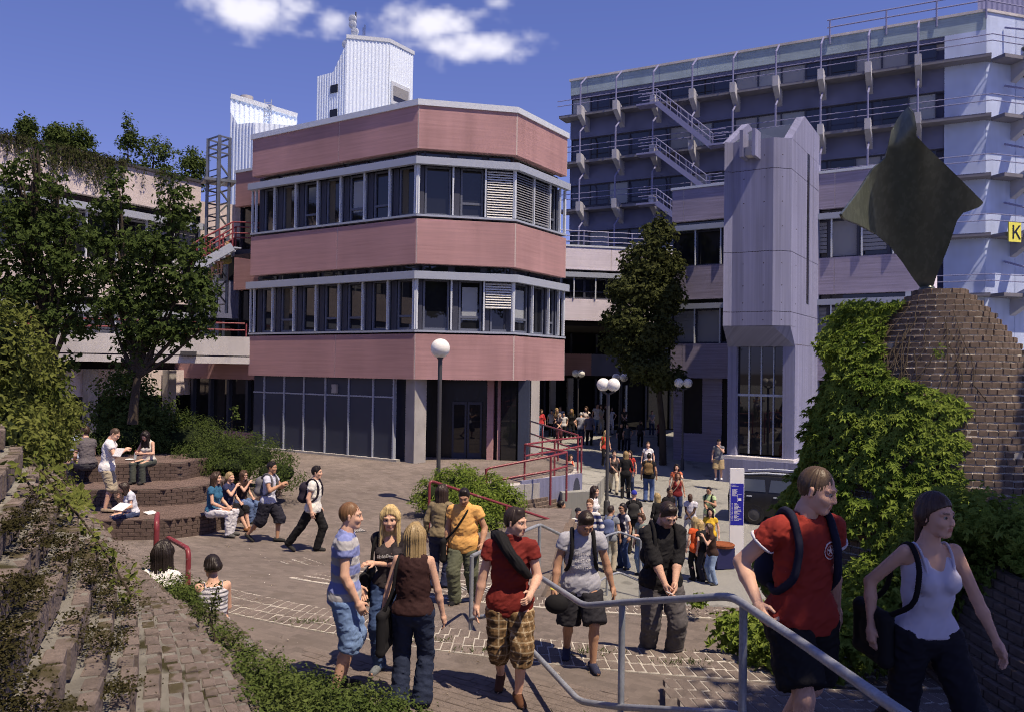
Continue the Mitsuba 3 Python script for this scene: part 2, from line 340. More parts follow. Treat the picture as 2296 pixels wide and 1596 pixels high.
def brick(w, l, h, bev=.006, jit=.003, taper=0.0):
    """one brick with chamfered top edges, centred in plan, top at z=0"""
    b = np.array([[-w/2, -l/2, -h], [w/2, -l/2, -h], [w/2, l/2, -h], [-w/2, l/2, -h]])
    m = np.array([[-w/2, -l/2, -bev], [w/2, -l/2, -bev], [w/2, l/2, -bev], [-w/2, l/2, -bev]])
    t = m * [1 - 2 * bev / w, 1 - 2 * bev / l, 0]
    v = np.vstack([b, m, t]); v[4:] += rs.uniform(-jit, jit, (8, 3))
    f = []
    for o in (0, 4):
        for k in range(4): f.append([o + k, o + (k + 1) % 4, o + 4 + (k + 1) % 4, o + 4 + k])
    f.append([8, 9, 10, 11])
    return v, np.array(f)
def place(v, pos, ang, tilt=0.0):
    c, s = math.cos(ang), math.sin(ang)
    return v @ np.array([[c, s, 0], [-s, c, 0], [0, 0, 1]]) + np.asarray(pos)
# curved steps: each ring is a piece of the setting; its nosing is three rows of brick headers in pale mortar
A0, A1 = math.radians(180 + 44.0), math.radians(180 + 128)
steps = struct('steps', ring_sector(.6, STEP_R[-1], A0 - .6, A1 + .5, -5.6, -5.2 + .012), 'plaza_grey')
STEP_BAND = []
def nosing(r, z, a0, a1, rows, single, parent, rowd=.245, zf=None):
    if zf is None: zf = lambda x, y: z
    bed = ring_sector(r, r + rows * rowd + .01, a0, a1, -.10, -.004, 120); bv_, bf_ = bed.get(); bv_[:, 2] += [zf(a, b) for a, b in bv_[:, :2]]
    part(parent, 'mortar_bed', (bv_, bf_), 'mortar_white', kind='stuff')
    allm = MB()
    for k in range(rows):
        rr = r + (k + .5) * rowd + .004; n = int((a1 - a0) * rr / .122); 
        for i in range(n):
            a = a0 + (i + .5 + .0 * k) * (a1 - a0) / n
            bv, bf = brick(.105, rowd - .018, .06, .004)
            v = place(bv, (QC[0] + rr * math.cos(a), QC[1] + rr * math.sin(a), zf(QC[0] + rr * math.cos(a), QC[1] + rr * math.sin(a)) + rs.uniform(-.001, .003)), a - math.pi / 2 + .30)
            px = CAM @ (v.mean(0)); 
            if single and px[2] > .5 and abs(px[0] / px[2]) < .66: part(parent, 'nosing_brick', (v, bf), 'paver_single')
            else: allm.add(v, bf)
    if allm.n: part(parent, 'nosing_bricks', allm, 'paver_single', kind='stuff')
part(steps, 'slab', ring_sector(15.20, STEP_R[0] + .05, math.radians(225), math.radians(292), -3.5, -3.054), 'paver_red')
nosing(15.21, -3.036, math.radians(232), math.radians(285), 3, True, steps)
for i in range(1, len(STEP_R) - 1):
    zt, r0, r1 = step_level(i) , STEP_R[i + 1], STEP_R[i]
    a0 = math.radians(224 + 0.0 * i) ; a1 = math.radians(285)
    part(steps, 'tread', ring_sector(r0, r1, a0, a1, -5.5, zt - .004), 'plaza_grey' if i > 4 else 'paver_red')
    if i in (1, 2, 4, 6, 9): nosing(r0, zt + .004, a0, a1, 2, False, steps)
for r_, e_ in ((12.3, 285), (11.3, 247), (10.3, 245), (9.3, 242)): nosing(r_, 0, math.radians(231), math.radians(e_), 3 if r_ > 12 else 2, False, steps, zf=lambda x, y: float(z_plaza(x, y)) + .012)
for i, (r, zz) in enumerate(NEAR):
    nx = NEAR[i + 1][0] if i + 1 < len(NEAR) else 23
    a0, a1 = math.radians(259.5 + i * .4), math.radians(292)
    part(steps, 'tread', ring_sector(r, nx + .02, a0, a1, -3.4, zz - .004), 'paver_red')
    nosing(r + .0, zz, a0, a1, 2, False, steps)
# separate pavers where they show large: the landing right under the camera
cell = []
for b in np.arange(2.0, 9.2, .105):
    for a in np.arange(-7, 3, .21):
        aa = a + (.105 if int(round(b / .105)) % 2 else 0)
        x, y = aa * .84 + b * .543, -aa * .543 + b * .84
        if math.hypot(x - QC[0], y - QC[1]) < 16.46 or x < -2.2 or x > 1.15 or y < 5.6: continue
        px = CAM @ np.array([x, y, -3.05])
        if px[2] > 0 and abs(px[0] / px[2]) < .63 and px[1] / px[2] < .44: cell.append((px[2], x, y))
cell.sort(); land = 'landing'; stuffm = MB()
for n, (d, x, y) in enumerate(cell):
    bv, bf = brick(.203, .098, .05, .004, .0015)
    v = place(bv, (x, y, -3.044 + rs.uniform(-.002, .003)), math.radians(-32.9))
    if n < 300: part(land, 'paver', (v, bf), 'paver_single')
    else: stuffm.add(v, bf)
if stuffm.n: part(land, 'pavers', stuffm, 'paver_single', kind='stuff')
prin('paver_single', proc(lambda p, n, uv: mix((.096, .082, .075), (.182, .152, .138), noise(p.x * 7, p.y * 7, 0) * .5 + .5 * fbm(p.x * 40, p.y * 40, 0, 3)) * (.75 + .5 * fbm(p.x * .9, p.y * .9, 3, 4))), .9, .2)
# ---------------- red (pink) octagonal building ----------------
dL, dF, dR, dB = dirn(-57.1), dirn(77.9), dirn(32.9), dirn(-102.1)
LF = aty(928, 850, 28.5)
FR = onplane(1151, 854, LF, dF); RE = onplane(1265, 852, FR, dR)
LEN_F, LEN_R, LEN_L = np.linalg.norm((FR - LF)[:2]), np.linalg.norm((RE - FR)[:2]), 8.70
LEp = LF + dL * LEN_L
bld = thing('red_building', 'octagonal building with dull red concrete bands and two rows of windows', 'building')
fL, fF, fR = Face(LEp, -dL), Face(LF, dF), Face(FR, dR)
faces = [(fL, LEN_L, [LEN_L - 3.83]), (fF, LEN_F, []), (fR, LEN_R, [])]
def offset_poly(d, ext=9.0):
    """footprint pushed out by d"""
    pts = [LEp, LF, FR, RE, RE + dB * -0.0 + np.array([-.84, .543, 0]) * ext, LEp + dR * ext]
    g = Polygon([q[:2] for q in pts])
    return g.buffer(d, join_style=2)
part(bld, 'core', MB().prism(offset_poly(-.55), -.3, 9.0), 'dark_interior')
part(bld, 'core', MB().prism([q[:2] for q in (LEp + dR * 3.2, LF + dR * 3.4, LF + dR * 3.4 + dF * 2.0, LEp + dR * 9)], -3.4, -.3), 'dark_interior')
part(bld, 'core', MB().prism([q[:2] for q in (LEp + dR * .35, LEp - dL * (LEN_L - 1.3) + dR * .35, LEp - dL * (LEN_L - 1.3) + dR * 4, LEp + dR * 4)], -3.4, -.3), 'dark_interior')
part(bld, 'roof_slab', MB().prism(offset_poly(-.05), 9.0, 9.2), 'grey_concrete')
cop = offset_poly(.06).difference(offset_poly(-.35))
part(bld, 'coping', MB().prism(cop, 9.22, 9.43), 'pale_aluminium')
bands = [(7.71, 9.23), (3.68, 5.25), (-.36, 1.22)]
for z0, z1 in bands:
    part(bld, 'floor_slab', MB().prism(offset_poly(-.5), z0 + .2, z1 - .1), 'grey_concrete')
    part(bld, 'soffit', MB().prism(offset_poly(-.31), z0 + .02, z0 + .16), 'grey_concrete')
    for f, L, js in faces:
        us = [0.0] + js + [L]
        for a, b in zip(us[:-1], us[1:]):
            part(bld, 'wall_panel', f.B(a + .02, b - .02, z0, z1, -.3, 0.0), 'pink_concrete')
        for a in us[1:]:
            part(bld, 'joint', f.B(a - .02, a + .02, z0 + .004, z1 - .004, -.3, -.012), 'joint_pale')
def win_row(parent, f, L, z0, zf, zf2, zc, bays, panes, first=True):
    """z0 sill, zf..zf2 aluminium fascia, zc top of the clerestory; bays: u of the guide rails"""
    part(parent, 'window_backing', f.B(.0, L, z0, zc, -.5, -.42), 'navy_frame')
    part(parent, 'fascia', f.B(-.06, L + .06, zf, zf2, -.05, .15), 'aluminium')
    part(parent, 'sill', f.B(-.01, L + .01, z0 - .02, z0 + .05, -.40, .03), 'aluminium')
    part(parent, 'head_rail', f.B(.0, L, zf2 - .1, zf2 + .02, -.42, -.06), 'navy_frame')
    us = [0.0] + list(bays) + [L]
    for k, (a, b) in enumerate(zip(us[:-1], us[1:])):
        if b - a < .3: continue
        w = b - a; pw = min(.30, w * .26)
        fr = MB()
        x0, x1 = a + pw, b - .05
        zt = zf + .02
        for q in ((x0, x0 + .07, z0 + .06, zt), (x1 - .07, x1, z0 + .06, zt), (x0 + .07, x1 - .07, z0 + .06, z0 + .15), (x0 + .07, x1 - .07, zt - .05, zt)):
            f.box(fr, *q, -.40, -.27)
        kind = panes[k % len(panes)]
        if 't' in kind: f.box(fr, x0 + .07, x1 - .07, z0 + .52, z0 + .60, -.40, -.27)
        win = part(parent, 'window', fr, 'window_frame')
        part(win, 'pane', f.B(x0 + .07, x1 - .07, z0 + .15, zt - .05, -.36, -.34), 'glass_dark')
        part(win, 'side_panel', f.B(a + .03, a + pw - .03, z0 + .06, zt, -.40, -.25), 'navy_frame')
        part(win, 'clerestory_pane', f.B(a + .16, b - .1, zf2 + .03, zc - .05, -.40, -.33), 'glass_dark')
        if 'c' in kind: part(win, 'curtain', f.B(x0 + .09, x0 + .09 + (x1 - x0) * .33, z0 + .15, zt - .05, -.338, -.33), 'interior_beige')
        if 'p' in kind: part(win, 'poster', f.B(x0 + .12, x1 - .14, z0 + .45, zt - .22, -.338, -.332), 'curtain')
        for ch, frac, mat in (('B', 1.0, 'blind_white'), ('H', .52, 'blind_white'), ('G', .95, 'blind_grey')):
            if ch in kind:
                m = MB(); h = (zf - z0 - .1) * frac; n = int(h / .085)
                for s in range(n):
                    zc_ = zf - .04 - (s + .5) * h / n
                    q = np.array([f.P(u, zc_ + dz, d) for u, d, dz in ((a + .06, -.05, -.028), (b - .06, -.05, -.028), (b - .06, -.12, .03), (a + .06, -.12, .03))])
                    m.hexa(q - UP * .004, q + UP * .004)
                f.box(m, a + .06, b - .06, zf - .05 - h, zf - .02 - h, -.11, -.06)
                part(win, 'blind', m, mat)
    for u in us:
        part(parent, 'guide_rail', f.B(u - .028, u + .028, z0 + .08, zf, -.12, -.03), 'pale_aluminium')
bL = [LEN_L - x * 1.056 for x in (8.03, 7.0, 5.85, 4.70, 3.56, 2.41, 1.26, .13)]
bF = [LEN_F * x for x in (.36, .69, .985)]; bR = [LEN_R * x for x in (.36, .68, .89, .99)]
win_row(bld, fL, LEN_L, 5.35, 7.14, 7.40, 7.71, bL, ['n', 'n', 'c', 'tn', 'c', 'tp', 't', 'c', 'n'])
win_row(bld, fF, LEN_F, 5.35, 7.14, 7.40, 7.71, bF, ['n', 't', 'B', 'n'])
win_row(bld, fR, LEN_R, 5.35, 7.14, 7.40, 7.71, bR, ['G', 'G', 'tc', 'n'])
win_row(bld, fL, LEN_L, 1.30, 3.13, 3.40, 3.68, bL, ['n', 'n', 'tc', 'n', 't', 't', 'n', 'tn', 'c'])
win_row(bld, fF, LEN_F, 1.30, 3.13, 3.40, 3.68, bF, ['n', 'tp', 'H', 'n'])
win_row(bld, fR, LEN_R, 1.30, 3.13, 3.40, 3.68, bR, ['tp', 'n', 'tc', 'n'])
# ground floor: slate panels on the left, open corner with a column, glazed entrance behind
GZ = -3.34
uL = [LEN_L - x * 1.056 for x in (8.15, 7.5, 6.4, 5.35, 4.25, 3.1, 1.95, 1.02)]
for a, b in zip(uL[:-1], uL[1:]):
    p_ = part(bld, 'slate_panel', fL.B(a + .03, b - .03, GZ + .12, -1.05, -.32, -.22), 'slate_panel')
    part(bld, 'slate_panel', fL.B(a + .03, b - .03, -1.0, -.36, -.32, -.22), 'slate_panel')
    part(bld, 'panel_post', fL.B(b - .03, b + .03, GZ + .12, -.36, -.32, -.17), 'aluminium')
part(bld, 'panel_rail', fL.B(uL[0], uL[-1], -1.05, -1.0, -.32, -.2), 'aluminium')
part(bld, 'plinth', fL.B(uL[0], uL[-1] + .25, GZ - .3, GZ + .12, -.32, -.1), 'grey_concrete')
part(bld, 'vent_box', fL.B(LEN_L - 4.1, LEN_L - 3.85, -.95, -.62, -.22, -.12), 'grey_concrete')
ce = Face(fL.P(uL[-1], 0, -.3), dR)
part(bld, 'slate_panel', ce.B(.0, .9, GZ, -.36, -.06, .0), 'slate_panel')
colc = LF + np.array([0.02, .62, 0])
cm = MB().prism(Polygon([(colc[0] + r_[0], colc[1] + r_[1]) for r_ in [((-dL - dR) * .0 + k)[:2] for k in (np.array([0.0, -.46, 0]), np.array([.37, -.02, 0]), np.array([0.0, .46, 0]), np.array([-.37, -.02, 0]))]]), GZ - .3, -.35)
part(bld, 'column', cm, 'grey_concrete')
ent = Face(fL.P(uL[-1], 0, -2.1), dirn(96), )
EU = float((onplane(1188, 940, ent.p, ent.u) - ent.p) @ ent.u)
part(bld, 'entrance_wall', ent.B(-.6, EU, GZ, -.34, -.3, .0), 'black_paint')
for a, b in ((EU * .25, EU * .39), (EU * .40, EU * .54)):
    d_ = part(bld, 'entrance_door', ent.B(a, b, GZ + .02, -1.2, .0, .06), 'navy_frame')
    part(d_, 'pane', ent.B(a + .07, b - .07, GZ + .25, -1.3, .06, .07), 'glass_dark')
part(bld, 'entrance_post', ent.B(EU * .60, EU * .66, GZ, -.34, .0, .4), 'pink_concrete')
part(bld, 'entrance_post', ent.B(EU * .70, EU * .73, GZ, -.34, .0, .4), 'pink_concrete')
part(bld, 'entrance_lobby', ent.B(EU * .74, EU * .88, GZ, -.34, .05, .5), 'glass_dark')
part(bld, 'entrance_pier', ent.B(EU * .90, EU, GZ, -.34, .01, .5), 'slate_panel')
c2 = aty(1198, 900, 34.5)
part(bld, 'column', MB().box((c2[0], c2[1], -2.3), (.36, .36, 4.0), dF), 'pale_concrete')
# set-back left wing of the red building
wing = Face(LEp + dL * 4.3 + dR * 2.6, -dL)
for z0, z1 in ((7.35, 8.9), (3.5, 5.0), (-.36, 1.0)):
    part(bld, 'wall_panel', wing.B(0, 4.4, z0, z1, -.3, 0), 'pink_concrete')
part(bld, 'coping', wing.B(-.05, 4.4, 8.9, 9.02, -.4, .06), 'pale_aluminium')
part(bld, 'wing_core', wing.B(0.05, 4.4, -3.3, 8.8, -3.5, -.5), 'dark_interior')
for z0, z1 in ((5.0, 7.35), (1.0, 3.5), (-3.3, -.36)):
    for k in range(4):
        w_ = part(bld, 'window', wing.B(.1 + k * 1.07, .16 + k * 1.07, z0, z1, -.4, -.2), 'navy_frame')
        part(w_, 'pane', wing.B(.16 + k * 1.07, 1.12 + k * 1.07, z0 + .05, z1 - .05, -.4, -.33), 'glass_dark')
low = Face(LEp + dL * 7.2 + dR * .6, -dL)      # dark glazed ground floor and red parapet band left of the building
part(bld, 'wall_panel', low.B(0, 7.1, -.55, .35, -.3, 0), 'pink_concrete')
part(bld, 'wing_core', low.B(0, 7.1, -3.4, -.56, -1.0, -.6), 'dark_interior')
for k in range(6):
    w_ = part(bld, 'window', low.B(.05 + k * 1.22, .20 + k * 1.22, -3.2, -.55, -.4, -.15), 'slate_panel')
    part(w_, 'pane', low.B(.2 + k * 1.22, 1.27 + k * 1.22, -2.75, -.56, -.36, -.33), 'glass_dark')
part(bld, 'plinth', low.B(0, 7.1, -3.5, -2.75, -.3, .02), 'pink_concrete')
# ---------------- white corrugated tower with dishes ----------------
def corrugated(f, u0, u1, z0, z1t, pitch=.28, amp=.05, z0t=None):
    """ribbed sheet; z1t: top height as a function of u"""
    n = max(int((u1 - u0) / (pitch / 4)), 2); u = np.linspace(u0, u1, n + 1); ph = (u / pitch) % 1
    d = np.where(ph < .5, amp, 0.0)
    top = np.array([z1t(a) for a in u]) if callable(z1t) else np.full(n + 1, z1t)
    bot = np.array([z0(a) for a in u]) if callable(z0) else np.full(n + 1, z0)
    v = np.vstack([[f.P(a, b, c) for a, b, c in zip(u, bot, d)], [f.P(a, b, c) for a, b, c in zip(u, top, d)]])
    k = np.arange(n)
    return v, np.stack([k, k + 1, n + 2 + k, n + 1 + k], 1)
tw = thing('roof_tower', 'tall white corrugated metal tower rising behind the red building', 'tower')
t1 = aty(778, 84, 60.0); t2 = onplane(873, 92, t1, dF); t3 = onplane(927, 115, t2, dR); t0 = onplane(712, 175, t1, dL)
ZT = t1[2]
w01, w12, w23 = (np.linalg.norm((p - q)[:2]) for p, q in ((t0, t1), (t1, t2), (t2, t3)))
g0, g1, g2 = Face(t0, -dL), Face(t1, dF), Face(t2, dR)
ZS = aty(712, 172, t0[1])[2]
lt = lambda u: ZS if u < w01 * .55 else ZS + (u - w01 * .55) / (w01 * .45) * (ZT - ZS) * .82
part(tw, 'cladding', corrugated(g0, 0, w01, 8, lt, .26, .035), 'white_metal')
part(tw, 'cladding', corrugated(g1, 0, w12, 8, ZT, .26, .035), 'white_metal')
part(tw, 'cladding', corrugated(g2, 0, w23, 8, ZT, .26, .035), 'white_metal')
part(tw, 'core', MB().prism([q[:2] for q in (t1 + dR * .2, t2 + (dR - dF) * .15, t3 - dF * .3, t3 + dL * w12, t1 + dL * .2 + dR * w23)], 6, ZT - .3), 'white_metal')
part(tw, 'core', MB().prism([q[:2] for q in (t0 + dR * .15, t1 + dR * .15, t1 + dR * 3, t0 + dR * 3)], 6, ZS - .1), 'white_metal')
for f, w in ((g1, w12), (g2, w23)): part(tw, 'coping', f.B(-.05, w + .05, ZT - .1, ZT + .18, -.3, .09), 'pale_aluminium')
for yy in (200, 255):
    q = aty(742, yy, t0[1] - 1)[2]; part(tw, 'vent', g0.B(w01 * .48, w01 * .48 + .75, q - .3, q + .3, .03, .07), 'black_paint')
q0 = onplane(877, 200, t2, dR); uw = np.linalg.norm((q0 - t2)[:2])
wz0, wz1 = onplane(900, 235, t2, dR)[2], onplane(900, 205, t2, dR)[2]
fw = part(tw, 'window', g2.B(uw - .1, w23 * .83, wz0 - .3, wz1 + .4, .05, .12), 'pale_aluminium')
part(fw, 'pane', g2.B(uw + .12, w23 * .83 - .2, wz0, wz1 + .05, .12, .14), 'glass_far')
part(fw, 'blind', g2.B(uw + .12, w23 * .83 - .2, wz0 + .35, wz1 + .1, .142, .16), 'blind_grey')
def dish(px, py, Y, r, label):
    c = aty(px, py, Y); k = thing('dish_antenna', label, 'dish antenna', 'dish antennas on the white tower')
    n = np.array([-.35, -.9, -.15]); n /= np.linalg.norm(n); a = np.cross(n, UP); a /= np.linalg.norm(a); b = np.cross(a, n)
    R = np.stack([a, b, n], 1)
    m = MB().lathe([(0.001, .25 * r), (.6 * r, .22 * r), (r, .12 * r), (r, -.35 * r), (.8 * r, -.5 * r), (.001, -.55 * r)], sides=24); v, f = m.get()
    part(k, 'drum', (v @ R.T + c, f), 'pale_aluminium', 40)
    part(k, 'bracket', MB().bar(c - n * .3 * r, c - n * 1.2 * r, .18 * r * 2), 'dark_metal')
    return c
cA = dish(790, 43, 60.5, .30, 'uppermost round dish antenna on the mast of the white tower')
dish(790, 56, 60.5, .30, 'second dish antenna from the top of the mast')
dish(795, 72, 60.4, .30, 'lowest dish antenna on the mast above the tower edge')
dish(776, 100, 61.0, .34, 'dish antenna hanging on the left edge of the white tower')
ma = thing('antenna_mast', 'thin dark mast carrying dishes on top of white tower', 'mast')
a_ = aty(797, 80, 60.9); part(ma, 'pole', MB().tube([a_, a_ + UP * 1.75], .06), 'dark_metal')
a_ = aty(818, 80, 60.9); part(ma, 'whip', MB().tube([a_, a_ + UP * .8], .025), 'dark_metal'); a_ = aty(814, 80, 60.9); part(ma, 'whip', MB().tube([a_, a_ + UP * .6], .025), 'dark_metal')
# ---------------- white corrugated roof block on the left ----------------
rb = thing('roof_block', 'white corrugated metal roof block with slanted top left of the tower', 'roof block')
r0 = aty(517, 300, 52.0); r1 = onplane(571, 300, r0, -dL); gl = Face(r0, -dL); wl = np.linalg.norm((r1 - r0)[:2])
zA, zB, zC = aty(517, 252, r0[1])[2], onplane(532, 279, r0, dL)[2], onplane(571, 276, r0, dL)[2]
part(rb, 'cladding', corrugated(gl, 0, wl, 6.5, lambda u: zA + (zB - zA) * min(u / (wl * .3), 1) + (zC - zB) * max(0, (u - wl * .3) / (wl * .7)), .3), 'white_metal')
gr_ = Face(r1, dF); part(rb, 'cladding', corrugated(gr_, 0, 5.0, 6.5, zC, .3), 'white_metal')
k1 = aty(517, 220, r0[1] + .3); k2 = aty(666, 264, r0[1] + 2.2); k3 = aty(666, 285, r0[1] + 2.2)
dk = (k2 - k1) * [1, 1, 0]; wk = np.linalg.norm(dk); gk = Face(k1, dk / wk)
part(rb, 'cladding', corrugated(gk, 0, wk, 9.5, lambda u: k1[2] + (k2[2] - k1[2]) * u / wk, .3), 'white_metal')
part(rb, 'roof_edge', MB().bar(k1 + UP * .1, k2 + UP * .1, .25, .3), 'pale_aluminium')
part(rb, 'core', MB().prism([q[:2] for q in (r0 + dR * .2, r1 + dR * .2, r1 + dF * 5 + dR * .2, k2 + dR * 2, k1 + dR * 2)], 5, zC - .1), 'white_metal')
for px, py in ((553, 224), (601, 245)):
    c = aty(px, py, 54.5); part(rb, 'vent_pipe', MB().lathe([(.42, -3.0), (.42, .2), (.34, .2), (.34, -.4), (.001, -.4)], c, 20), 'pale_concrete', 40)
lad = MB()
c = aty(600, 275, 53.2)
for s in (-.22, .22): lad.bar(c + np.array([s, 0, -.5]), c + np.array([s, 0, 1.5]), .05)
for h in np.arange(-.4, 1.5, .28): lad.bar(c + np.array([-.22, 0, h]), c + np.array([.22, 0, h]), .035)
part(rb, 'ladder', lad, 'aluminium')
# ---------------- generic facade of bands and window strips ----------------
def strip(parent, f, L, z0, z1, bay, depth=.35, mats=('glass_far',), fmat='navy_frame', sill=True, rnd=None, blinds=.0, split=True, transom=None):
    n = max(int(round(L / bay)), 1); w = L / n
    part(parent, 'window_backing', f.B(0, L, z0, z1, -depth - .3, -depth - .08), fmat)
    for k in range(n):
        a, b = k * w, (k + 1) * w
        fr = MB()
        f.box(fr, a, a + .06, z0, z1, -depth, -depth + .12); f.box(fr, b - .06, b, z0, z1, -depth, -depth + .12)
        f.box(fr, a + .06, b - .06, z0, z0 + .08, -depth, -depth + .1); f.box(fr, a + .06, b - .06, z1 - .08, z1, -depth, -depth + .1)
        if transom: f.box(fr, a + .06, b - .06, z0 + transom, z0 + transom + .06, -depth, -depth + .1)
        wk = part(parent, 'window', fr, fmat)
        mat = mats[rnd.randint(len(mats))] if rnd is not None else mats[0]
        part(wk, 'pane', f.B(a + .06, b - .06, z0 + .08, z1 - .08, -depth - .02, -depth + .02), mat)
        if rnd is not None and rnd.rand() < blinds:
            m = MB(); fr_ = rnd.uniform(.4, 1.0); h = (z1 - z0 - .2) * fr_; ns = max(int(h / .16), 2)
            for s in range(ns): f.box(m, a + .09, b - .09, z1 - .1 - (s + .82) * h / ns, z1 - .1 - s * h / ns, -depth + .05, -depth + .075 + .02 * (s % 2))
            part(wk, 'blind', m, 'blind_grey')
def panels(parent, f, L, z0, z1, joints, mat, d0=-.3, jmat='joint_pale'):
    us = [0.0] + list(joints) + [L]
    for a, b in zip(us[:-1], us[1:]): part(parent, 'wall_panel', f.B(a + .02, b - .02, z0, z1, d0, 0), mat)
    for a in us[1:-1]: part(parent, 'joint', f.B(a - .02, a + .02, z0 + .004, z1 - .004, d0, -.012), jmat)
rnd = np.random.RandomState(21)
def unit2(v): return v / np.linalg.norm(v)
# ---------------- lilac building with the bistro ----------------
li = thing('lilac_building', 'lilac panelled building with dark window strips behind the concrete stair tower', 'building')
c0 = aty(1735, 316, 33.0); c1 = onplane(1776, 316, c0, dF); c2_ = onplane(1837.5, 316, c1, dR)
pA = onplane(1505, 600, c2_, dL); pB = onplane(2062, 600, c2_, dL)
LL = np.linalg.norm((pB - pA)[:2]); lf = Face(pA, -dL)
uT = np.linalg.norm((c2_ - pA)[:2])
jl = [.62, 4.3, uT + .68, uT + 4.2]
zz = dict(b1=(7.55, 9.15), b2=(3.65, 5.30), b3=(-.24, 1.45))
for k in zz: panels(li, lf, LL, *zz[k], jl, 'lilac_panel')
part(li, 'coping', lf.B(-.05, LL + .05, 9.15, 9.27, -.5, .06), 'pale_aluminium')
for z0, z1 in ((5.30, 7.05), (1.45, 3.15)):
    part(li, 'fascia', lf.B(0, LL, z1, z1 + .26, -.05, .2), 'aluminium')
    part(li, 'clerestory', lf.B(0, LL, z1 + .26, z1 + .5, -.4, -.3), 'glass_dark')
    strip(li, lf, LL, z0, z1, 1.28, .3, ('glass_dark', 'glass_dark', 'blind_grey'), 'navy_frame', rnd=rnd, blinds=.5)
    for u in np.arange(1.28, LL, 1.28): part(li, 'guide_rail', lf.B(u - .03, u + .03, z0, z1, .03, .1), 'pale_aluminium')
part(li, 'core', MB().prism([q[:2] for q in (lf.P(.1, 0, -.55), lf.P(LL - .1, 0, -.55), lf.P(LL - .1, 0, -6), lf.P(.1, 0, -9))], -4.6, 9.1), 'dark_interior')
part(li, 'roof_slab', MB().prism([q[:2] for q in (lf.P(.1, 0, -.4), lf.P(LL - .1, 0, -.4), lf.P(LL - .1, 0, -6), lf.P(.1, 0, -9))], 9.05, 9.14), 'grey_concrete')
endf = Face(lf.P(LL, 0, 0), dF * .3 + dR * .95)
eR = Face(lf.P(LL, 0, 0), dR)
for k in zz: part(li, 'wall_panel', eR.B(.02, 7, zz[k][0], zz[k][1], -.3, 0), 'white_lilac_panel')
for z0, z1 in ((5.3, 7.55), (1.45, 3.65)): strip(li, eR, 7.0, z0, z1, .9, .25, ('glass_far',), 'aluminium')
# ground floor: recess and bistro window
gf = Face(lf.P(0, 0, -.5), -dL)
panels(li, gf, uT - 4.6, -4.8, -3.0, [], 'lilac_panel', -.5)
part(li, 'wall_panel', gf.B(.0, .45, -3.0, -.24, -.5, 0), 'lilac_panel'); part(li, 'wall_panel', gf.B(uT - 5.6, uT - 4.6, -3.0, -.24, -.5, 0), 'lilac_panel')
bw = part(li, 'bistro_window', gf.B(.45, uT - 5.6, -3.0, -.3, -.4, -.25), 'glass_dark')
ub = np.linalg.norm((onplane(1560, 930, gf.p, dL) - gf.p)[:2])
ell = MB(); t_ = np.linspace(0, 2 * math.pi, 33)[:-1]
ee = Polygon([(0.33 * math.cos(a), .17 * math.sin(a)) for a in t_])
em = trimesh.creation.extrude_polygon(ee, .01, engine='earcut')
def on_face(m, f, u, z, d): return np.array([f.P(u + q[0], z + q[1], d + q[2]) for q in np.asarray(m.vertices)]), np.asarray(m.faces)
zb = onplane(1602, 919, gf.p, dL); ub2 = np.linalg.norm((zb - gf.p)[:2])
part(bw, 'round_sign', on_face(em, gf, ub2, zb[2], -.24), 'curtain')
tm = meshkit.text_mesh('Bistro', .24, .006); tm.apply_translation([-.55, 0, 0])
sh = np.array(tm.vertices); sh[:, 0] += sh[:, 1] * .25; tm.vertices = sh
zb2 = onplane(1602, 948, gf.p, dL); part(bw, 'lettering', on_face(tm, gf, ub2 + .05, zb2[2], -.24), 'curtain')
for q in (-1.6, -2.3): part(bw, 'bar', gf.B(.5, uT - 5.65, q, q + .03, -.25, -.22), 'navy_frame')
# ---------------- lilac concrete stair tower ----------------
st = thing('stair_tower', 'angular lilac concrete stair tower with gabled top and tall glazed base', 'tower')
cLl = onplane(1644, 316, c0, dL); cB = onplane(1625, 316, cLl, dB)
W1, W2, W3 = (np.linalg.norm((a - b)[:2]) for a, b in ((cLl, c0), (c1, c0), (c2_, c1)))
bay = [cB + dR * 3.6, cB, cLl, c0, c1, c2_ + dR * .2]
bay2 = [q[:2] for q in bay]
ZTOP, ZSOF = 9.6, 1.95
lv = [ZSOF, 2.53, 4.99, 8.35, ZTOP]
for a, b in zip(lv[:-1], lv[1:]): part(st, 'concrete_lift', MB().prism(bay2, a + .012, b - .012), 'lilac_concrete')
for a in lv[1:-1]: part(st, 'joint', MB().prism(Polygon(bay2).buffer(-.025, join_style=2), a - .012, a + .012), 'joint_dark')
sR = Face(c1, dR); sL = Face(cLl, -dL)
# gables: right one on the R face, left one parallel to it
def gable(f, u0, u1, z0, zp, zr, d0, d1, up):
    m = MB(); pts = [(u0, z0), (u0, z0 + .02), (up, zp), (u1, zr), (u1, z0)]
    m_ = trimesh.creation.extrude_polygon(Polygon(pts), d1 - d0, engine='earcut')
    return m.add(np.array([f.P(q[0], q[1], d0 + q[2]) for q in m_.vertices]), m_.faces)
part(st, 'gable', gable(sR, 0.0, W3, ZTOP, 11.05, 10.9, -.35, .001, W3 * .42), 'lilac_concrete')
sl2 = Face(cB + dR * .3, dR)
part(st, 'gable', gable(sl2, 0.0, 3.4, ZTOP, 11.1, 11.0, -.2, .1, 2.6), 'lilac_concrete')
fr0, fr1 = c1 + dR * .1, sR.P(W3 * .42, 0)
rp = np.array([sR.P(.25, ZTOP + .05, -.34), sR.P(W3 * .45, 10.85, -.34), sl2.P(2.9, 10.85, .12), sl2.P(.35, ZTOP + .05, .12)])
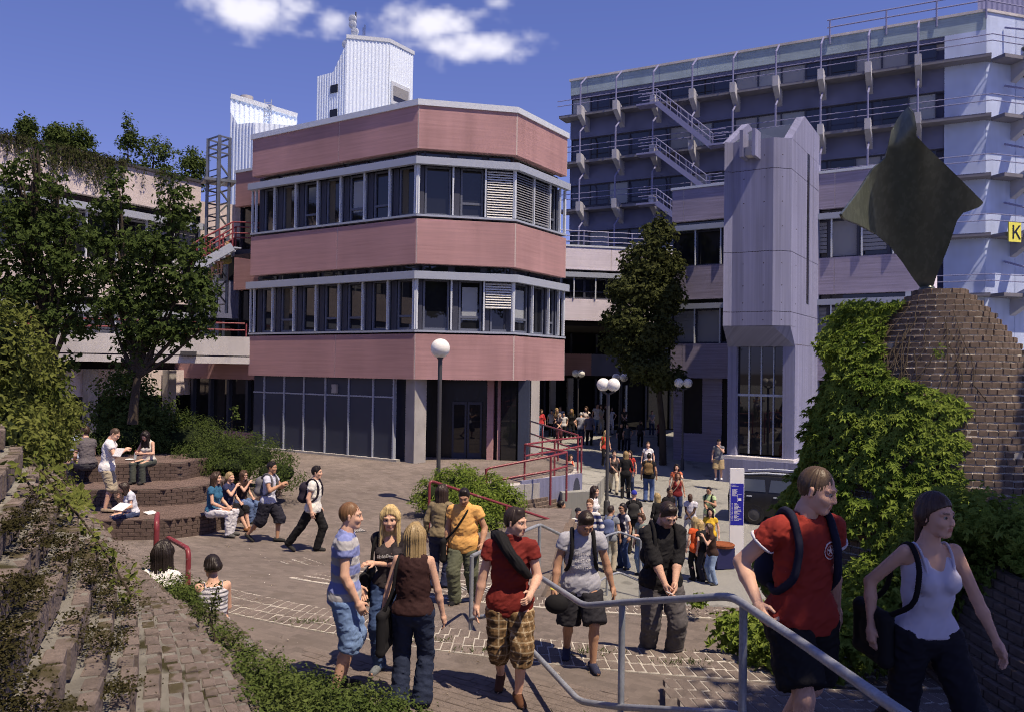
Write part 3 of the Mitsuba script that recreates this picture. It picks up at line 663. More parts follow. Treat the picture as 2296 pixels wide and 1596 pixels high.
part(st, 'sloping_roof', MB().add(np.vstack([rp, rp - UP * .1]), [[0, 1, 2, 3], [4, 7, 6, 5], [0, 4, 5, 1], [1, 5, 6, 2], [2, 6, 7, 3], [3, 7, 4, 0]]), 'slate_panel')
us_ = np.linalg.norm((onplane(1810, 400, c1, dR) - c1)[:2])
part(st, 'slit_window', sR.B(us_, us_ + .35, 3.05, 9.6, .0, .006), 'black_paint')
part(st, 'slit_reveal', sR.B(us_ + .35, us_ + .40, 3.05, 9.6, .0, .03), 'lilac_concrete')
# waterspout: two fins and a channel on the L face
for a in (W1 * .30, W1 * .60): part(st, 'spout_fin', sL.B(a, a + .14, 8.75, 9.85, .0, .75), 'lilac_concrete')
part(st, 'spout_channel', sL.B(W1 * .30 + .14, W1 * .60, 8.85, 9.2, .0, .5), 'pale_concrete')
ties = MB()
for zq in (8.9, 8.0, 7.0, 6.0, 4.5, 3.6, 2.9, 2.2):
    for f, us in ((sL, (W1 * .28, W1 * .78)), (Face(c0, dF), (W2 * .5,)), (sR, (.8,))):
        for u in us: f.box(ties, u - .02, u + .02, zq - .02, zq + .02, -.02, .006)
part(st, 'tie_holes', ties, 'joint_dark', kind='stuff')
# body below the overhang
bc = onplane(1783, 800, c1, dR); bl = onplane(1632, 800, bc, dL)
body = [bc, bc + dR * (W3 - .3), bc + dR * (W3 - .3) + dL * 4.2, bl]
WB = np.linalg.norm((bc - bl)[:2]); fb = Face(bl, -dL)
top = [q * [1, 1, 0] + UP * ZSOF for q in bay]
bt = [np.array([*q[:2], 1.15]) for q in (bl + dR * 3.4, bl, bl + (bc - bl) * .1, bc - (bc - bl) * .12, bc, bc + dR * (W3 - .3))]
sv = np.vstack([top, bt]); nf = [[k, k + 6, k + 7, k + 1] for k in range(5)]
part(st, 'soffit', MB().add(sv, nf), 'lilac_concrete')
bR = Face(bc, dR)
part(st, 'wall', bR.B(-.01, W3 - .4, -3.55, 2.0, -.5, -.003), 'lilac_concrete')
part(st, 'joint', bR.B(-.01, W3 - .4, 1.22, 1.26, -.5, 0.0), 'joint_dark')
u0_, u1_ = WB * .13, WB * .86
part(st, 'wall', fb.B(0, u0_, -3.55, 1.6, -.6, 0), 'lilac_concrete'); part(st, 'wall', fb.B(u1_, WB - .003, -3.55, 1.6, -.5, 0), 'lilac_concrete')
part(st, 'wall', fb.B(u0_, u1_, 1.16, 1.7, -.6, 0.0), 'lilac_concrete')
part(st, 'core', fb.B(.1, WB - .6, -3.5, 1.5, -3, -.7), 'dark_interior')
for k in range(4):
    a, b = u0_ + (u1_ - u0_) * k / 4, u0_ + (u1_ - u0_) * (k + 1) / 4
    for za, zb_ in ((-3.4, -.95), (-.85, 1.16)):
        wk = part(st, 'window', fb.B(b - .04, b, za, zb_, -.35, -.2), 'aluminium'); part(wk, 'pane', fb.B(a, b - .04, za, zb_, -.32, -.29), 'glass_dark')
part(st, 'transom', fb.B(u0_, u1_, -.95, -.85, -.36, -.2), 'aluminium')
part(st, 'ledge', fb.B(-.15, WB + .05, -3.62, -3.5, -.6, .3), 'pale_concrete')
part(st, 'plinth', MB().prism([q[:2] for q in (fb.P(-.2, 0, .35), fb.P(WB + .3, 0, .35), fb.P(WB + .3, 0, .35) + dR * 5, fb.P(-.2, 0, .35) + dR * 4)], -5.2, -3.62), 'lilac_concrete')
# ---------------- white-lilac bridge building over the passage ----------------
mb_ = thing('passage_building', 'pale lilac banded building bridging the dark passage behind the maple', 'building')
mp = aty(1262, 640, 47.0); mf = Face(mp, dF); ML = 9.5
def mz(y): return aty(1320, y, 47.5)[2]
panels(mb_, mf, ML, mz(606), mz(556), [2.9], 'white_lilac_panel'); panels(mb_, mf, ML, mz(720), mz(672), [2.9], 'white_lilac_panel')
part(mb_, 'coping', mf.B(-.05, ML, mz(556), mz(552), -.4, .05), 'pale_aluminium')
part(mb_, 'fascia', mf.B(0, ML, mz(624), mz(613), -.05, .2), 'aluminium')
part(mb_, 'clerestory', mf.B(0, ML, mz(613), mz(606), -.5, -.35), 'glass_dark')
strip(mb_, mf, ML, mz(671), mz(625), 1.3, .3, ('glass_dark',), 'navy_frame', transom=.4)
for u in np.arange(.65, ML, 1.3): part(mb_, 'guide_rail', mf.B(u - .03, u + .03, mz(671), mz(624), .03, .1), 'pale_aluminium')
part(mb_, 'core', MB().prism([q[:2] for q in (mf.P(0, 0, -.6), mf.P(ML, 0, -.6), mf.P(ML, 0, -9), mf.P(0, 0, -9))], mz(722), mz(558)), 'dark_interior')
mr = MB()
for h in (1.0, .7, .4): mr.tube([mf.P(-.5, mz(553) + h, -.9), mf.P(ML, mz(553) + h, -.9)], .03, 6)
for u in np.arange(0, ML, 1.5): mr.tube([mf.P(u, mz(553), -.9), mf.P(u, mz(553) + 1.0, -.9)], .03, 6)
part(mb_, 'roof_railing', mr, 'blue_steel')
lf2 = Face(mf.P(-8, 0, -7), dF)          # dark storey set back under the bridge
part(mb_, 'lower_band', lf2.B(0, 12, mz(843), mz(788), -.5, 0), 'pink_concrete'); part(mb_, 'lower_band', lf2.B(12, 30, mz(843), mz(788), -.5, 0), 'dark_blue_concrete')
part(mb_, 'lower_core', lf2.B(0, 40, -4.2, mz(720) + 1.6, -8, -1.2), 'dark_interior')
for k in range(12):
    a = k * 1.8
    for z0, z1 in ((-3.9, mz(850)), (mz(785), mz(735))):
        wk = part(mb_, 'window', lf2.B(a, a + .12, z0, z1, -1.2, -.9), 'navy_frame'); part(wk, 'pane', lf2.B(a + .12, a + 1.8, z0, z1, -1.15, -1.1), 'glass_dark')
    if k in (7, 8): part(mb_, 'door_frame', lf2.B(a + .3, a + .42, -3.9, -.9, -.9, -.7), 'pale_aluminium')
for k, u in enumerate((9.2, 10.4)): part(mb_, 'column', lf2.B(u, u + .35, -4.2, mz(850), -.3, .1), 'grey_concrete')
part(mb_, 'ceiling', MB().prism([q[:2] for q in (mf.P(-9, 0, -.4), mf.P(ML, 0, -.4), mf.P(ML + 8, 0, -12), mf.P(-9, 0, -12))], mz(722) - .25, mz(722) - .02), 'dark_interior')
# ---------------- big blue terraced building with letter K ----------------
kb = thing('blue_building', 'long blue-grey concrete building with balcony ledges and railings on every storey', 'building')
aK = -61.7; kL, kF, kR = dirn(aK), dirn(aK + 135), dirn(aK + 90)
k0 = aty(1551, 233, 65.0); kA = onplane(1278, 300, k0, kL); kC = onplane(2210, 300, k0, kL); KL = np.linalg.norm((kC - kA)[:2])
kf = Face(kA, -kL); kfr = Face(kC, kF); KF = 13.0
def kz(y): return onplane(1551, y, k0, kL)[2]
zr, zrb = kz(138), kz(172)
FH = kz(233) - kz(345)
led = [kz(233) - i * FH for i in range(5)]       # undersides of the balcony ledges
jk = np.linspace(1.6, KL - 4.1, 9)
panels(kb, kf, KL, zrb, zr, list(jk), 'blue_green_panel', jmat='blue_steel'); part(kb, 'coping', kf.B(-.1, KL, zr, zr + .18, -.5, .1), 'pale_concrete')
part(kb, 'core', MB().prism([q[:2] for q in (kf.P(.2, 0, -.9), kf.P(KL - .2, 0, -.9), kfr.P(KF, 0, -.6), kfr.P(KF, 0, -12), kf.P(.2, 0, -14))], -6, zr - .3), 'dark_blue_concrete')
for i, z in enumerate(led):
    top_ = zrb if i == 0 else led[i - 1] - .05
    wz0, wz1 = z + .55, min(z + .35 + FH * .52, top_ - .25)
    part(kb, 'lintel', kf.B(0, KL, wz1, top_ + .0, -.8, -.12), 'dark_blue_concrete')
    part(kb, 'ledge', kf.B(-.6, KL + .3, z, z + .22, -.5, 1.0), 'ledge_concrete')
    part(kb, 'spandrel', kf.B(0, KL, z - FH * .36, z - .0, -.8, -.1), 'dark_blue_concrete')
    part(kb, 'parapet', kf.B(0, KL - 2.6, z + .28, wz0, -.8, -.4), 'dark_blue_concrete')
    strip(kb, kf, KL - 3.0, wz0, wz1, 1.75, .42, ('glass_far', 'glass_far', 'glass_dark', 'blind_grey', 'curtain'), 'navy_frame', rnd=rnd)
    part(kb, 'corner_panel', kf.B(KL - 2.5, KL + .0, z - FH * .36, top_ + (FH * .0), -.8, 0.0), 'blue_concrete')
    rl = MB()
    for h in (1.15, .72): rl.tube([kf.P(-.7, z + .28 + h, 1.1), kf.P(KL + .35, z + .28 + h, 1.1)], .035, 6); rl.tube([kf.P(KL + .35, z + .28 + h, 1.1), kfr.P(KF, z + .28 + h, 1.1)], .035, 6)
    part(kb, 'railing', rl, 'blue_steel')
    for u in jk:
        br = MB(); q = [kf.P(u + s, zz_, d) for s in (-.2, .2) for d, zz_ in ((-.1, z - 1.15), (1.0, z - .55), (1.75, z - .15), (1.75, z + .62), (1.3, z + .62), (-.1, z + .1))]
        V = np.array(q); idx = np.array([[0, 1, 2], [0, 2, 5], [2, 3, 4], [2, 4, 5]])
        F_ = np.vstack([idx, idx[:, ::-1] + 6, [[k, k + 6, (k + 1) % 6] for k in range(6)], [[(k + 1) % 6, k + 6, (k + 1) % 6 + 6] for k in range(6)]])
        part(kb, 'bracket', br.add(V, F_), 'bracket_concrete')
        rodm = MB().tube([kf.P(u, z + .3, 1.5), kf.P(u, z + FH * .62, 1.5), kf.P(u, z + FH * .85, .3)], .07, 6)
        part(kb, 'tie_rod', rodm, 'blue_steel')
# sunlit right-hand front with plain slabs
for i in range(6):
    z1 = zr if i == 0 else led[i - 1] - .0
    z0 = led[i] if i < 5 else -5.5
    for k in range(5):
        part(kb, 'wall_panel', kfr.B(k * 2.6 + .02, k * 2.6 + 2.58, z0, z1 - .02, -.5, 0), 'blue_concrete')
    if i < 5:
        part(kb, 'ledge', kfr.B(.45, KF, led[i], led[i] + .24, 0, 1.1), 'ledge_concrete')
        for u in (2.4, 6.2, 10):
            q = [kfr.P(u + s, zz_, d) for s in (-.25, .25) for d, zz_ in ((-.1, led[i] - 1.25), (.8, led[i] - .75), (1.9, led[i] - .15), (1.9, led[i] + .6), (1.3, led[i] + .6), (-.1, led[i] + .1))]
            part(kb, 'bracket', MB().add(np.array(q), F_), 'bracket_concrete')
            part(kb, 'tie_rod', MB().tube([kfr.P(u, led[i] + .3, 1.6), kfr.P(u, led[i] + FH * .45, 1.6), kfr.P(u - .9, led[i] + FH * .62, .1)], .07, 6), 'blue_steel')
        part(kb, 'drain_spout', MB().tube([kfr.P(3.3, led[i] - .6, 0), kfr.P(3.4, led[i] - .5, .6)], .14, 10), 'dark_metal')
part(kb, 'coping', kfr.B(0, KF, zr, zr + .18, -.5, .1), 'pale_concrete')
part(kb, 'drain_spout', MB().tube([kfr.P(3.2, zr - 2.2, 0), kfr.P(4.2, zr - 1.2, 1.4)], .16, 10), 'dark_metal')
s2 = aty(2236, 707, 50); part(kb, 'drain_spout', MB().tube([s2, s2 + np.array([-.8, 1.5, -.2])], .13, 10), 'dark_metal')
rr_ = MB()
for h in (1.3, .75): rr_.tube([kf.P(KL - 10.2, zr + h, .1), kf.P(KL, zr + h, .1), kfr.P(KF, zr + h, .1)], .05, 6)
for u in (KL - 10, KL - 6.2, KL - 3.0, KL): rr_.tube([kf.P(u, zr - .5, .12), kf.P(u, zr + 1.3, .1)], .06, 6)
part(kb, 'roof_railing', rr_, 'blue_steel')
ph = aty(2190, 20, 62); pf = Face(ph, kF); part(kb, 'penthouse', corrugated(pf, 0, 12, zr - 2, ph[2] + 3, .5, .08), 'blue_steel')
for k in range(4): part(kb, 'roof_pipe', MB().tube([pf.P(6.2 + k * .5, zr, 1), pf.P(6.2 + k * .5, zr + 2.8, 1)], .12, 8), 'white_metal')
ks = thing('letter_sign', 'yellow square sign with black letter K on the blue concrete wall', 'sign')
kc = onplane(2276, 521, kC + kfr.n * 1.38, kF); ku = (kc - kC) @ kF; kh = .52
part(ks, 'board', kfr.B(ku - kh, ku + kh, kc[2] - kh * 1.25, kc[2] + kh * 1.25, 1.3, 1.38), 'sign_yellow')
tm = meshkit.text_mesh('K', .92, .03); tm.apply_translation([-.33, -.46, 0]); part(ks, 'letter', on_face(tm, kfr, ku, kc[2], 1.375), 'black_paint')
part(ks, 'bracket', kfr.B(ku - .1, ku + .1, kc[2] - .1, kc[2] + .1, 0, 1.31), 'dark_metal')
# outside escape stairs between the ledges
def stair_run(label, xt, yt, xb, yb):
    s = thing('escape_stair', label, 'stairs', 'steel escape stairs on the blue building')
    a = onplane(xt, yt, kf.P(0, 0, 1.8), kL); b = onplane(xb, yb, kf.P(0, 0, 1.8), kL)
    o = kf.n * .9
    for k in (0, 1):
        part(s, 'stringer', MB().bar(a + o * k, b + o * k, .08, .38), 'blue_steel')
        hr = MB()
        for h in (1.1, .6): hr.tube([a + o * k + UP * h - kf.u * 1.5, a + o * k + UP * h, b + o * k + UP * h, b + o * k + UP * h + kf.u * 1.2], .035, 6)
        for t in np.linspace(0, 1, 6): q = a + (b - a) * t + o * k; hr.tube([q, q + UP * 1.1], .035, 6)
        part(s, 'handrail', hr, 'blue_steel')
    tr = MB(); n = 14
    for t in np.linspace(.02, .98, n): q = a + (b - a) * t + o * .5; tr.box(q, (.28, .9, .04), kf.u, kf.n)
    part(s, 'treads', tr, 'blue_steel', kind='stuff')
    part(s, 'landing', MB().box(a - kf.u * .8 + o * .5, (1.7, 1.0, .14), kf.u, kf.n), 'blue_steel'); part(s, 'landing', MB().box(b + kf.u * .6 + o * .5, (1.3, 1.0, .14), kf.u, kf.n), 'blue_steel')
stair_run('upper steel stair slanting between the two top ledges', 1480, 238, 1598, 332)
stair_run('middle steel stair ending above the lilac roof', 1480, 348, 1590, 430)
stair_run('lowest short steel stair half hidden by the lilac roof', 1480, 460, 1560, 520)
# ---------------- left building with planted roof ----------------
lb = thing('planted_building', 'pale concrete building at left with hanging plants along its roof edge', 'building')
w0 = aty(452, 375, 37.0); WLn = 17.0; wf = Face(w0 - dR * WLn, dR)
part(lb, 'wall_panel', wf.B(0, WLn, 6.75, 8.25, -.35, 0), 'white_pink_concrete')
part(lb, 'coping', wf.B(0, WLn + .1, 8.25, 8.36, -.5, .1), 'dark_metal')
part(lb, 'wall_panel', wf.B(0, WLn, 2.7, 4.25, -.35, 0), 'white_pink_concrete')
part(lb, 'wall_panel', wf.B(0, WLn, -1.3, -.2, -.35, -.02), 'white_pink_concrete')
part(lb, 'core', MB().prism([q[:2] for q in (wf.P(.1, 0, -.7), wf.P(WLn, 0, -.7), wf.P(WLn + 3, 0, -9), wf.P(.1, 0, -9))], -4, 8.2), 'dark_interior')
for z0, z1, zt in ((4.25, 6.1, 6.75), (.3, 2.05, 2.7)):
    part(lb, 'fascia', wf.B(0, WLn, z1, z1 + .28, .0, .3), 'aluminium'); part(lb, 'clerestory', wf.B(0, WLn, z1 + .28, zt, -.5, -.4), 'glass_dark')
    strip(lb, wf, WLn, z0, z1, 1.3, .3, ('glass_dark', 'glass_dark', 'blind_white', 'blind_grey'), 'navy_frame', rnd=rnd, blinds=.5)
    for u in np.arange(1.3, WLn, 1.3): part(lb, 'guide_rail', wf.B(u - .03, u + .03, z0, z1, .05, .12), 'pale_aluminium')
strip(lb, wf, WLn, -3.4, -1.3, 1.7, .5, ('glass_dark',), 'slate_panel')
for u in (4.5, 8.2, 11.7, 15.2): part(lb, 'column', wf.B(u, u + .4, -3.6, -.2, .1, .5), 'grey_concrete')
# walkway in front of it, with red railing
wk_ = thing('walkway', 'pale concrete walkway with red railing between red building and left building', 'walkway')
y1 = onplane(560, 780, LEp, dL); wkf = Face(y1 + np.array([-11.5, -4.2, 0]), (lambda d: d / np.linalg.norm(d))(np.array([11.5, 4.2, 0])))
WK = np.linalg.norm([11.5, 4.2])
part(wk_, 'parapet', wkf.B(0, WK, .42, 1.18, -.25, 0), 'pale_concrete'); part(wk_, 'slab', wkf.B(0, WK, .10, .37, -2.6, .0), 'pale_concrete')
part(wk_, 'shadow_gap', wkf.B(0, WK, .37, .42, -.25, -.06), 'joint_dark')
for s in np.arange(.6, WK, 2.3): part(wk_, 'railing_post', MB().tube([wkf.P(s, 1.18, -.12), wkf.P(s, 1.72, -.12)], .03, 8), 'red_paint')
for h in (1.72, 1.45): part(wk_, 'rail', MB().tube([wkf.P(0, h, -.12), wkf.P(WK - .2, h, -.12)], .032, 8), 'red_paint')
part(wk_, 'camera_box', wkf.B(WK - 2.6, WK - 2.0, .40, .55, .05, .25), 'dark_metal')
# outside stair with red rails
es = thing('red_rail_stair', 'steel outside stair with red handrails beside the red building', 'stairs')
ea = aty(528, 562, 34.5); eb = aty(440, 612, 33.5); o = np.array([.3, -1.3, 0]) * .9
part(es, 'landing', MB().box(ea + np.array([1.0, .6, -.1]), (2.2, 2.2, .18), dR), 'slate_panel')
for k in (0, 1):
    part(es, 'stringer', MB().bar(ea + o * k, eb + o * k, .07, .32), 'aluminium')
    hr = MB()
    for h in (1.0, .55): hr.tube([ea + o * k + UP * h + np.array([2, 0.3, 0]), ea + o * k + UP * h, eb + o * k + UP * h], .035, 6)
    for t in np.linspace(0, 1, 4): q = ea + (eb - ea) * t + o * k; hr.tube([q, q + UP], .035, 6)
    part(es, 'handrail', hr, 'red_paint')
for t in np.linspace(.03, .97, 8): part(es, 'tread', MB().box(ea + (eb - ea) * t + o * .5, (.3, 1.1, .05), (eb - ea) * [1, 1, 0] / np.linalg.norm((eb - ea)[:2])), 'aluminium')
# grey steel lattice ladder tower
class BarSink:
    def __init__(s, p, n): s.p, s.n_ = p, n
    def bar(s, *a): part(s.p, s.n_, MB().bar(*a), 'steel_grey')
lt_ = thing('ladder_tower', 'grey steel lattice ladder tower beside the red building', 'ladder tower')
p4 = [aty(x, 540, Y) * [1, 1, 0] for x, Y in ((462, 35.5), (488, 34.9), (511, 35.3), (486, 36.0))]
zb_, zt_ = aty(490, 545, 35)[2], aty(490, 305, 35)[2]
for k, q in enumerate(p4): part(lt_, 'post', MB().bar(q + UP * (zb_ - 3), q + UP * zt_, .11), 'steel_grey')
for k in range(4):
    a, b = p4[k], p4[(k + 1) % 4]; m = BarSink(lt_, 'brace'); zs = np.arange(zb_ - 2.6, zt_ - 1.2, .55)
    for i, z in enumerate(zs):
        if k in (1,):
            m.bar((a if i % 2 else b) + UP * z, (b if i % 2 else a) + UP * (z + .5), .06)
        elif k == 0:
            for q in (0, .27): m.bar(a + UP * (z + q), b + UP * (z + q), .04)
        else: m.bar(a + UP * z, b + UP * z, .06)
    for q in (0, -.35, -.7): m.bar(a + UP * (zt_ + q - .03), b + UP * (zt_ + q - .03), .06)
cen = sum(p4) / 4; part(lt_, 'platform', MB().box(cen + UP * (zt_ - 1.9), (1.3, 1.0, .12), dirn(60)), 'steel_grey')

# dark recess with pale floor bands between the left building and the red building
rq_ = Face(np.array([-14.35, 37.35, 0]), unit2(np.array([1.75, .85, 0]))); RL = 2.2
part(lb, 'core', rq_.B(0, RL, -3.5, 7.5, -5, -.4), 'dark_interior')
for z0, z1 in ((5.9, 7.5), (2.2, 3.9), (-1.2, .2)): part(lb, 'wall_panel', rq_.B(0, RL, z0, z1, -.4, 0), 'dark_blue_concrete' if z0 < 5 else 'white_pink_concrete')
for z0, z1 in ((3.9, 5.9), (.2, 2.2)): strip(lb, rq_, RL, z0, z1, 1.1, .2, ('glass_dark',), 'slate_panel')
# ---------------- round terrace wall of stepped bricks with a concrete curb ----------------
tw_ = thing('terrace_wall', 'curved stepped brick wall with grey concrete curb holding up the round terrace', 'wall')
m = MB()
for k in range(15):
    r, z = 6.76 + .075 * k, -3.72 - .105 * k; n = int(2.7 * r / .225)
    for i in range(n):
        a = math.radians(-125) + (i + .5 * (k % 2)) * .225 / r
        bv, bf = brick(.21, .16, .093, .008, .003); m.add(place(bv, (BC[0] + r * math.cos(a), BC[1] + r * math.sin(a), z), a + math.pi / 2), bf)
part(tw_, 'bricks', m, 'brick_brown', kind='stuff')
v_ = MB().lathe([(6.79 + .075 * k, -3.72 - .105 * k - .05 + .02 * (q)) for k in range(15) for q in (1, 0)], (BC[0], BC[1], 0), 96)
part(tw_, 'mortar', v_, 'mortar_dark')
for i in range(10):
    a0 = math.radians(-62 + i * 9); part(tw_, 'curb_stone', ring_sector(6.45, 6.86, a0 + .002, a0 + math.radians(9) - .002, -3.9, -3.34 - .012 * (i % 3) - .03 * max(0, i - 4), 5, BC), 'grey_concrete')
cw_ = thing('cheek_wall', 'brick cheek wall dropping from the plaza edge beside the curved steps', 'wall')
m = MB(); ca0, ca1 = np.array([.36, 11.6]), np.array([1.5, 20.6]); cd_ = (ca1 - ca0) / np.linalg.norm(ca1 - ca0); cn_ = np.array([cd_[1], -cd_[0]]); cl_ = np.linalg.norm(ca1 - ca0)
for k in range(14):
    for i in range(int(cl_ / .225)):
        q = ca0 + cd_ * (i + .5 * (k % 2)) * .225 + cn_ * (.05 + .045 * k); bv, bf = brick(.21, .2, .093, .008, .003); m.add(place(bv, (*q, -3.66 - .105 * k), math.atan2(cd_[1], cd_[0])), bf)
part(cw_, 'bricks', m, 'brick_brown', kind='stuff')
part(cw_, 'mortar', MB().add(np.array([[*(ca0 + cn_ * d), z] for d, z in ((.12, -3.72), (.72, -5.2))] + [[*(ca1 + cn_ * d), z] for d, z in ((.12, -3.72), (.72, -5.2))]), [[0, 1, 3, 2]]), 'mortar_dark')
# ---------------- round brick seats ----------------
def tier(pts, z0, z1, label):
    t = thing('seat_tier', label, 'bench', 'tiers of brick seating')
    g = Polygon(np.array(pts) * 1.07).buffer(.25).buffer(-.25)
    part(t, 'mortar', MB().prism(g.buffer(-.02), z0 - .25, z1 - .012), 'mortar_dark')
    m = MB(); L = g.exterior.length; nc = int((z1 - z0 + .1) / .085)
    for c in range(nc):
        n = int(L / .235)
        for i in range(n):
            s = (i + .5 * (c % 2)) * L / n; a = np.array(g.exterior.interpolate(s - .1 if s > .1 else s).coords[0]); b = np.array(g.exterior.interpolate((s + .1) % L).coords[0])
            if b[1] > a[1] + 5: continue
            d = b - a; mid = (a + b) / 2
            if mid[1] > 23.5: continue
            bv, bf = brick(.222, .11, .074, .006, .003); m.add(place(bv, (*(mid + np.array([-d[1], d[0]]) / (np.linalg.norm(d) + 1e-9) * .045 * (1 if g.exterior.is_ccw else -1)), z1 - .02 - c * .085), math.atan2(d[1], d[0])), bf)
    part(t, 'bricks', m, 'brick_bench', kind='stuff')
    m = MB(); gi = g.buffer(-.02)
    from shapely import prepare; prepare(gi)
    x0, y0, x1, y1 = gi.bounds
    for i, y in enumerate(np.arange(y0, min(y1, y0 + 2.8), .115)):
        for x in np.arange(x0, x1, .235):
            q = (x + (.117 if i % 2 else 0), y)
            if gi.contains(Point(q)): bv, bf = brick(.224, .104, .03, .004, .002); m.add(place(bv, (*q, z1 + .004), 0), bf)
    part(t, 'top_bricks', m, 'brick_bench', kind='stuff')
    return t
tier([(-10.6, 15.6), (-9.0, 15.9), (-7.85, 16.15), (-6.8, 16.35), (-6.2, 16.9), (-5.95, 18), (-5.95, 19.3), (-5.9, 21.2), (-10, 23), (-12, 20)], -3.72, -3.27, 'lowest and widest curved brick seat tier at the plaza')
tier([(-11, 17.4), (-9.6, 17.55), (-8.6, 17.65), (-7.6, 17.8), (-7.0, 18.2), (-6.75, 19.0), (-6.9, 21), (-10, 23), (-12, 21)], -3.27, -2.87, 'middle curved brick seat tier between the lowest and the topmost tier')
tier([(-11.5, 18.5), (-9.3, 18.75), (-7.7, 19.2), (-7.5, 20.3), (-9, 23), (-12, 22)], -2.87, -2.43, 'topmost brick seat tier in front of the hedge')
# ---------------- brick mound carrying the sculpture ----------------
MC = np.array([6.27, 12.0])
def mr(z): return float(np.interp(z, [-3.3, -2.4, -1.5, -.6, .1, .6, .95, 1.15, 1.26], [2.5, 2.18, 1.86, 1.58, 1.28, .94, .68, .5, .36]))
md = thing('brick_mound', 'tall beehive mound of stepped brown brick courses under the bronze sculpture', 'mound')
CH = .088; zs = np.arange(1.26, -3.3, -CH); cand = []
core = []
for k, z in enumerate(zs):
    r = mr(z); core += [(max(r - .016, .05), z - .012), (max(r - .016, .05), z - CH + .003)]
    n = max(int(2 * math.pi * r / .120), 8); ph = rs.uniform(0, 1)
    for i in range(n):
        a = (i + ph) * 2 * math.pi / n
        if not (math.radians(150) < a % (2 * math.pi) < math.radians(390) or (a % (2 * math.pi)) < math.radians(20) or z > .8): continue
        tread = r - (mr(z + CH) if z < 1.2 else 0); bl_n = max(tread * .5, .045); bv, bf = brick(.107, bl_n, CH - .021, .006, .004)
        rr = r - bl_n / 2 + rs.normal(0, .006)
        v = place(bv, (MC[0] + rr * math.cos(a), MC[1] + rr * math.sin(a), z + rs.normal(0, .002)), a - math.pi / 2)
        facing = -(math.cos(a) * MC[0] + math.sin(a) * MC[1]) / np.linalg.norm(MC)
        c = CAM @ v.mean(0); bare = math.cos(a - math.radians(-58)) 
        cand.append((-(bare + .35 * (z > -1.0)), v, bf, abs(c[0] / c[2]) < .64))
part(md, 'mortar', MB().lathe([(.001, 1.25)] + core, (MC[0], MC[1], 0), 96), 'mortar_white')
cand.sort(key=lambda q: (not q[3], q[0])); m = MB()
for n, (_, v, bf, _) in enumerate(cand):
    if n < 300: part(md, 'brick', (v, bf), 'brick_brown')
    else: m.add(v, bf)
part(md, 'bricks', m, 'brick_brown', kind='stuff')
# ---------------- bronze sculpture ----------------
scu = thing('bronze_sculpture', 'dark green bronze curved sail-like sculpture balanced on the brick mound', 'sculpture')
out = [(2037, 240), (2051, 258), (2056, 290), (2054, 305), (2080, 332), (2120, 370), (2165, 414), (2206, 455), (2196, 465), (2178, 472), (2160, 478), (2146, 495), (2138, 520), (2128, 550), (2112, 590), (2098, 625), (2090, 652), (2068, 652), (2050, 628), (2025, 590), (1998, 555), (1965, 525), (1925, 503), (1895, 492), (1887, 482), (1905, 458), (1930, 425), (1957, 380), (1985, 355), (1992, 325), (1998, 295), (2012, 268), (2025, 250)]
og = Polygon(out); cs = LineString(out + [out[0]])
bl_ = np.array([cs.interpolate(s).coords[0] for s in np.arange(0, cs.length, 6.0)])
gxx, gyy = np.meshgrid(np.arange(1885, 2210, 6.0), np.arange(238, 655, 6.0)); gp = np.column_stack([gxx.ravel(), gyy.ravel()])
inn = og.buffer(-4); from shapely import contains_xy
gp = gp[contains_xy(inn, gp[:, 0], gp[:, 1])]
from scipy.spatial import Delaunay
P2 = np.vstack([bl_, gp]); tri = Delaunay(P2).simplices; cen_ = P2[tri].mean(1); tri = tri[contains_xy(og, cen_[:, 0], cen_[:, 1])]
tri = np.array([t if np.cross(P2[t[1]] - P2[t[0]], P2[t[2]] - P2[t[0]]) < 0 else t[::-1] for t in tri])
SC = 12.0 / FOC
def sdepth(q):
    x, y = (q[:, 0] - 2080) * SC, (650 - q[:, 1]) * SC
    cre = 1955 + .12 * (q[:, 1] - 450)
    le = np.clip((cre - q[:, 0]) * SC, 0, None)
    lob = np.clip(le / .25, 0, 1); d = .34 * y * (1 - .75 * lob) + .22 * x + .34 * x * x + .22 * np.exp(-((x + .15) / .35) ** 2) * y / 2.6
    d += 2.5 * le + .6 * le ** 2
    rt = np.clip((q[:, 0] - 2120) * SC, 0, None); d -= .25 * rt ** 2 / .3
    tp = np.clip((330 - q[:, 1]) / 90, 0, 1); d += .16 * np.sin(np.clip((q[:, 0] - 2025) / 25, -1, 1) * 1.4) * tp - .35 * tp ** 2
    return d
dep = sdepth(P2); sX = np.array([aty(x, y, 12.0 - d_) for (x, y), d_ in zip(P2, dep)])
vm = trimesh.Trimesh(sX, tri, process=False); nr = np.array(vm.vertex_normals)
nb = len(bl_); N = len(P2)
edge = np.array([[k, (k + 1) % nb] for k in range(nb)])
back = sX - nr * np.where(np.arange(N) < nb, .035, .07)[:, None]
fr_ = np.vstack([tri, tri[:, ::-1] + N, [[a, b, b + N] for a, b in edge], [[a, b + N, a + N] for a, b in edge]])
prin('bronze', proc(lambda p, n, uv: mix((.060, .072, .060), (.115, .132, .110), fbm(p.x * 14, p.y * 14, p.z * 4, 5) * .7 + .3 * smoothstep(.5, .62, fbm(p.x * 25, p.y * 25, p.z * 9, 4)))), .34, .5, .2)
sm_ = trimesh.Trimesh(np.vstack([sX, back]), fr_, process=False); trimesh.repair.fix_normals(sm_)
part(scu, 'sail', (np.array(sm_.vertices), np.array(sm_.faces)), 'bronze', 50)
bs = aty(2079, 652, 12.0); part(scu, 'foot', MB().lathe([(.16, -.25), (.13, .0), (.09, .06)], bs, 16), 'bronze', 40)
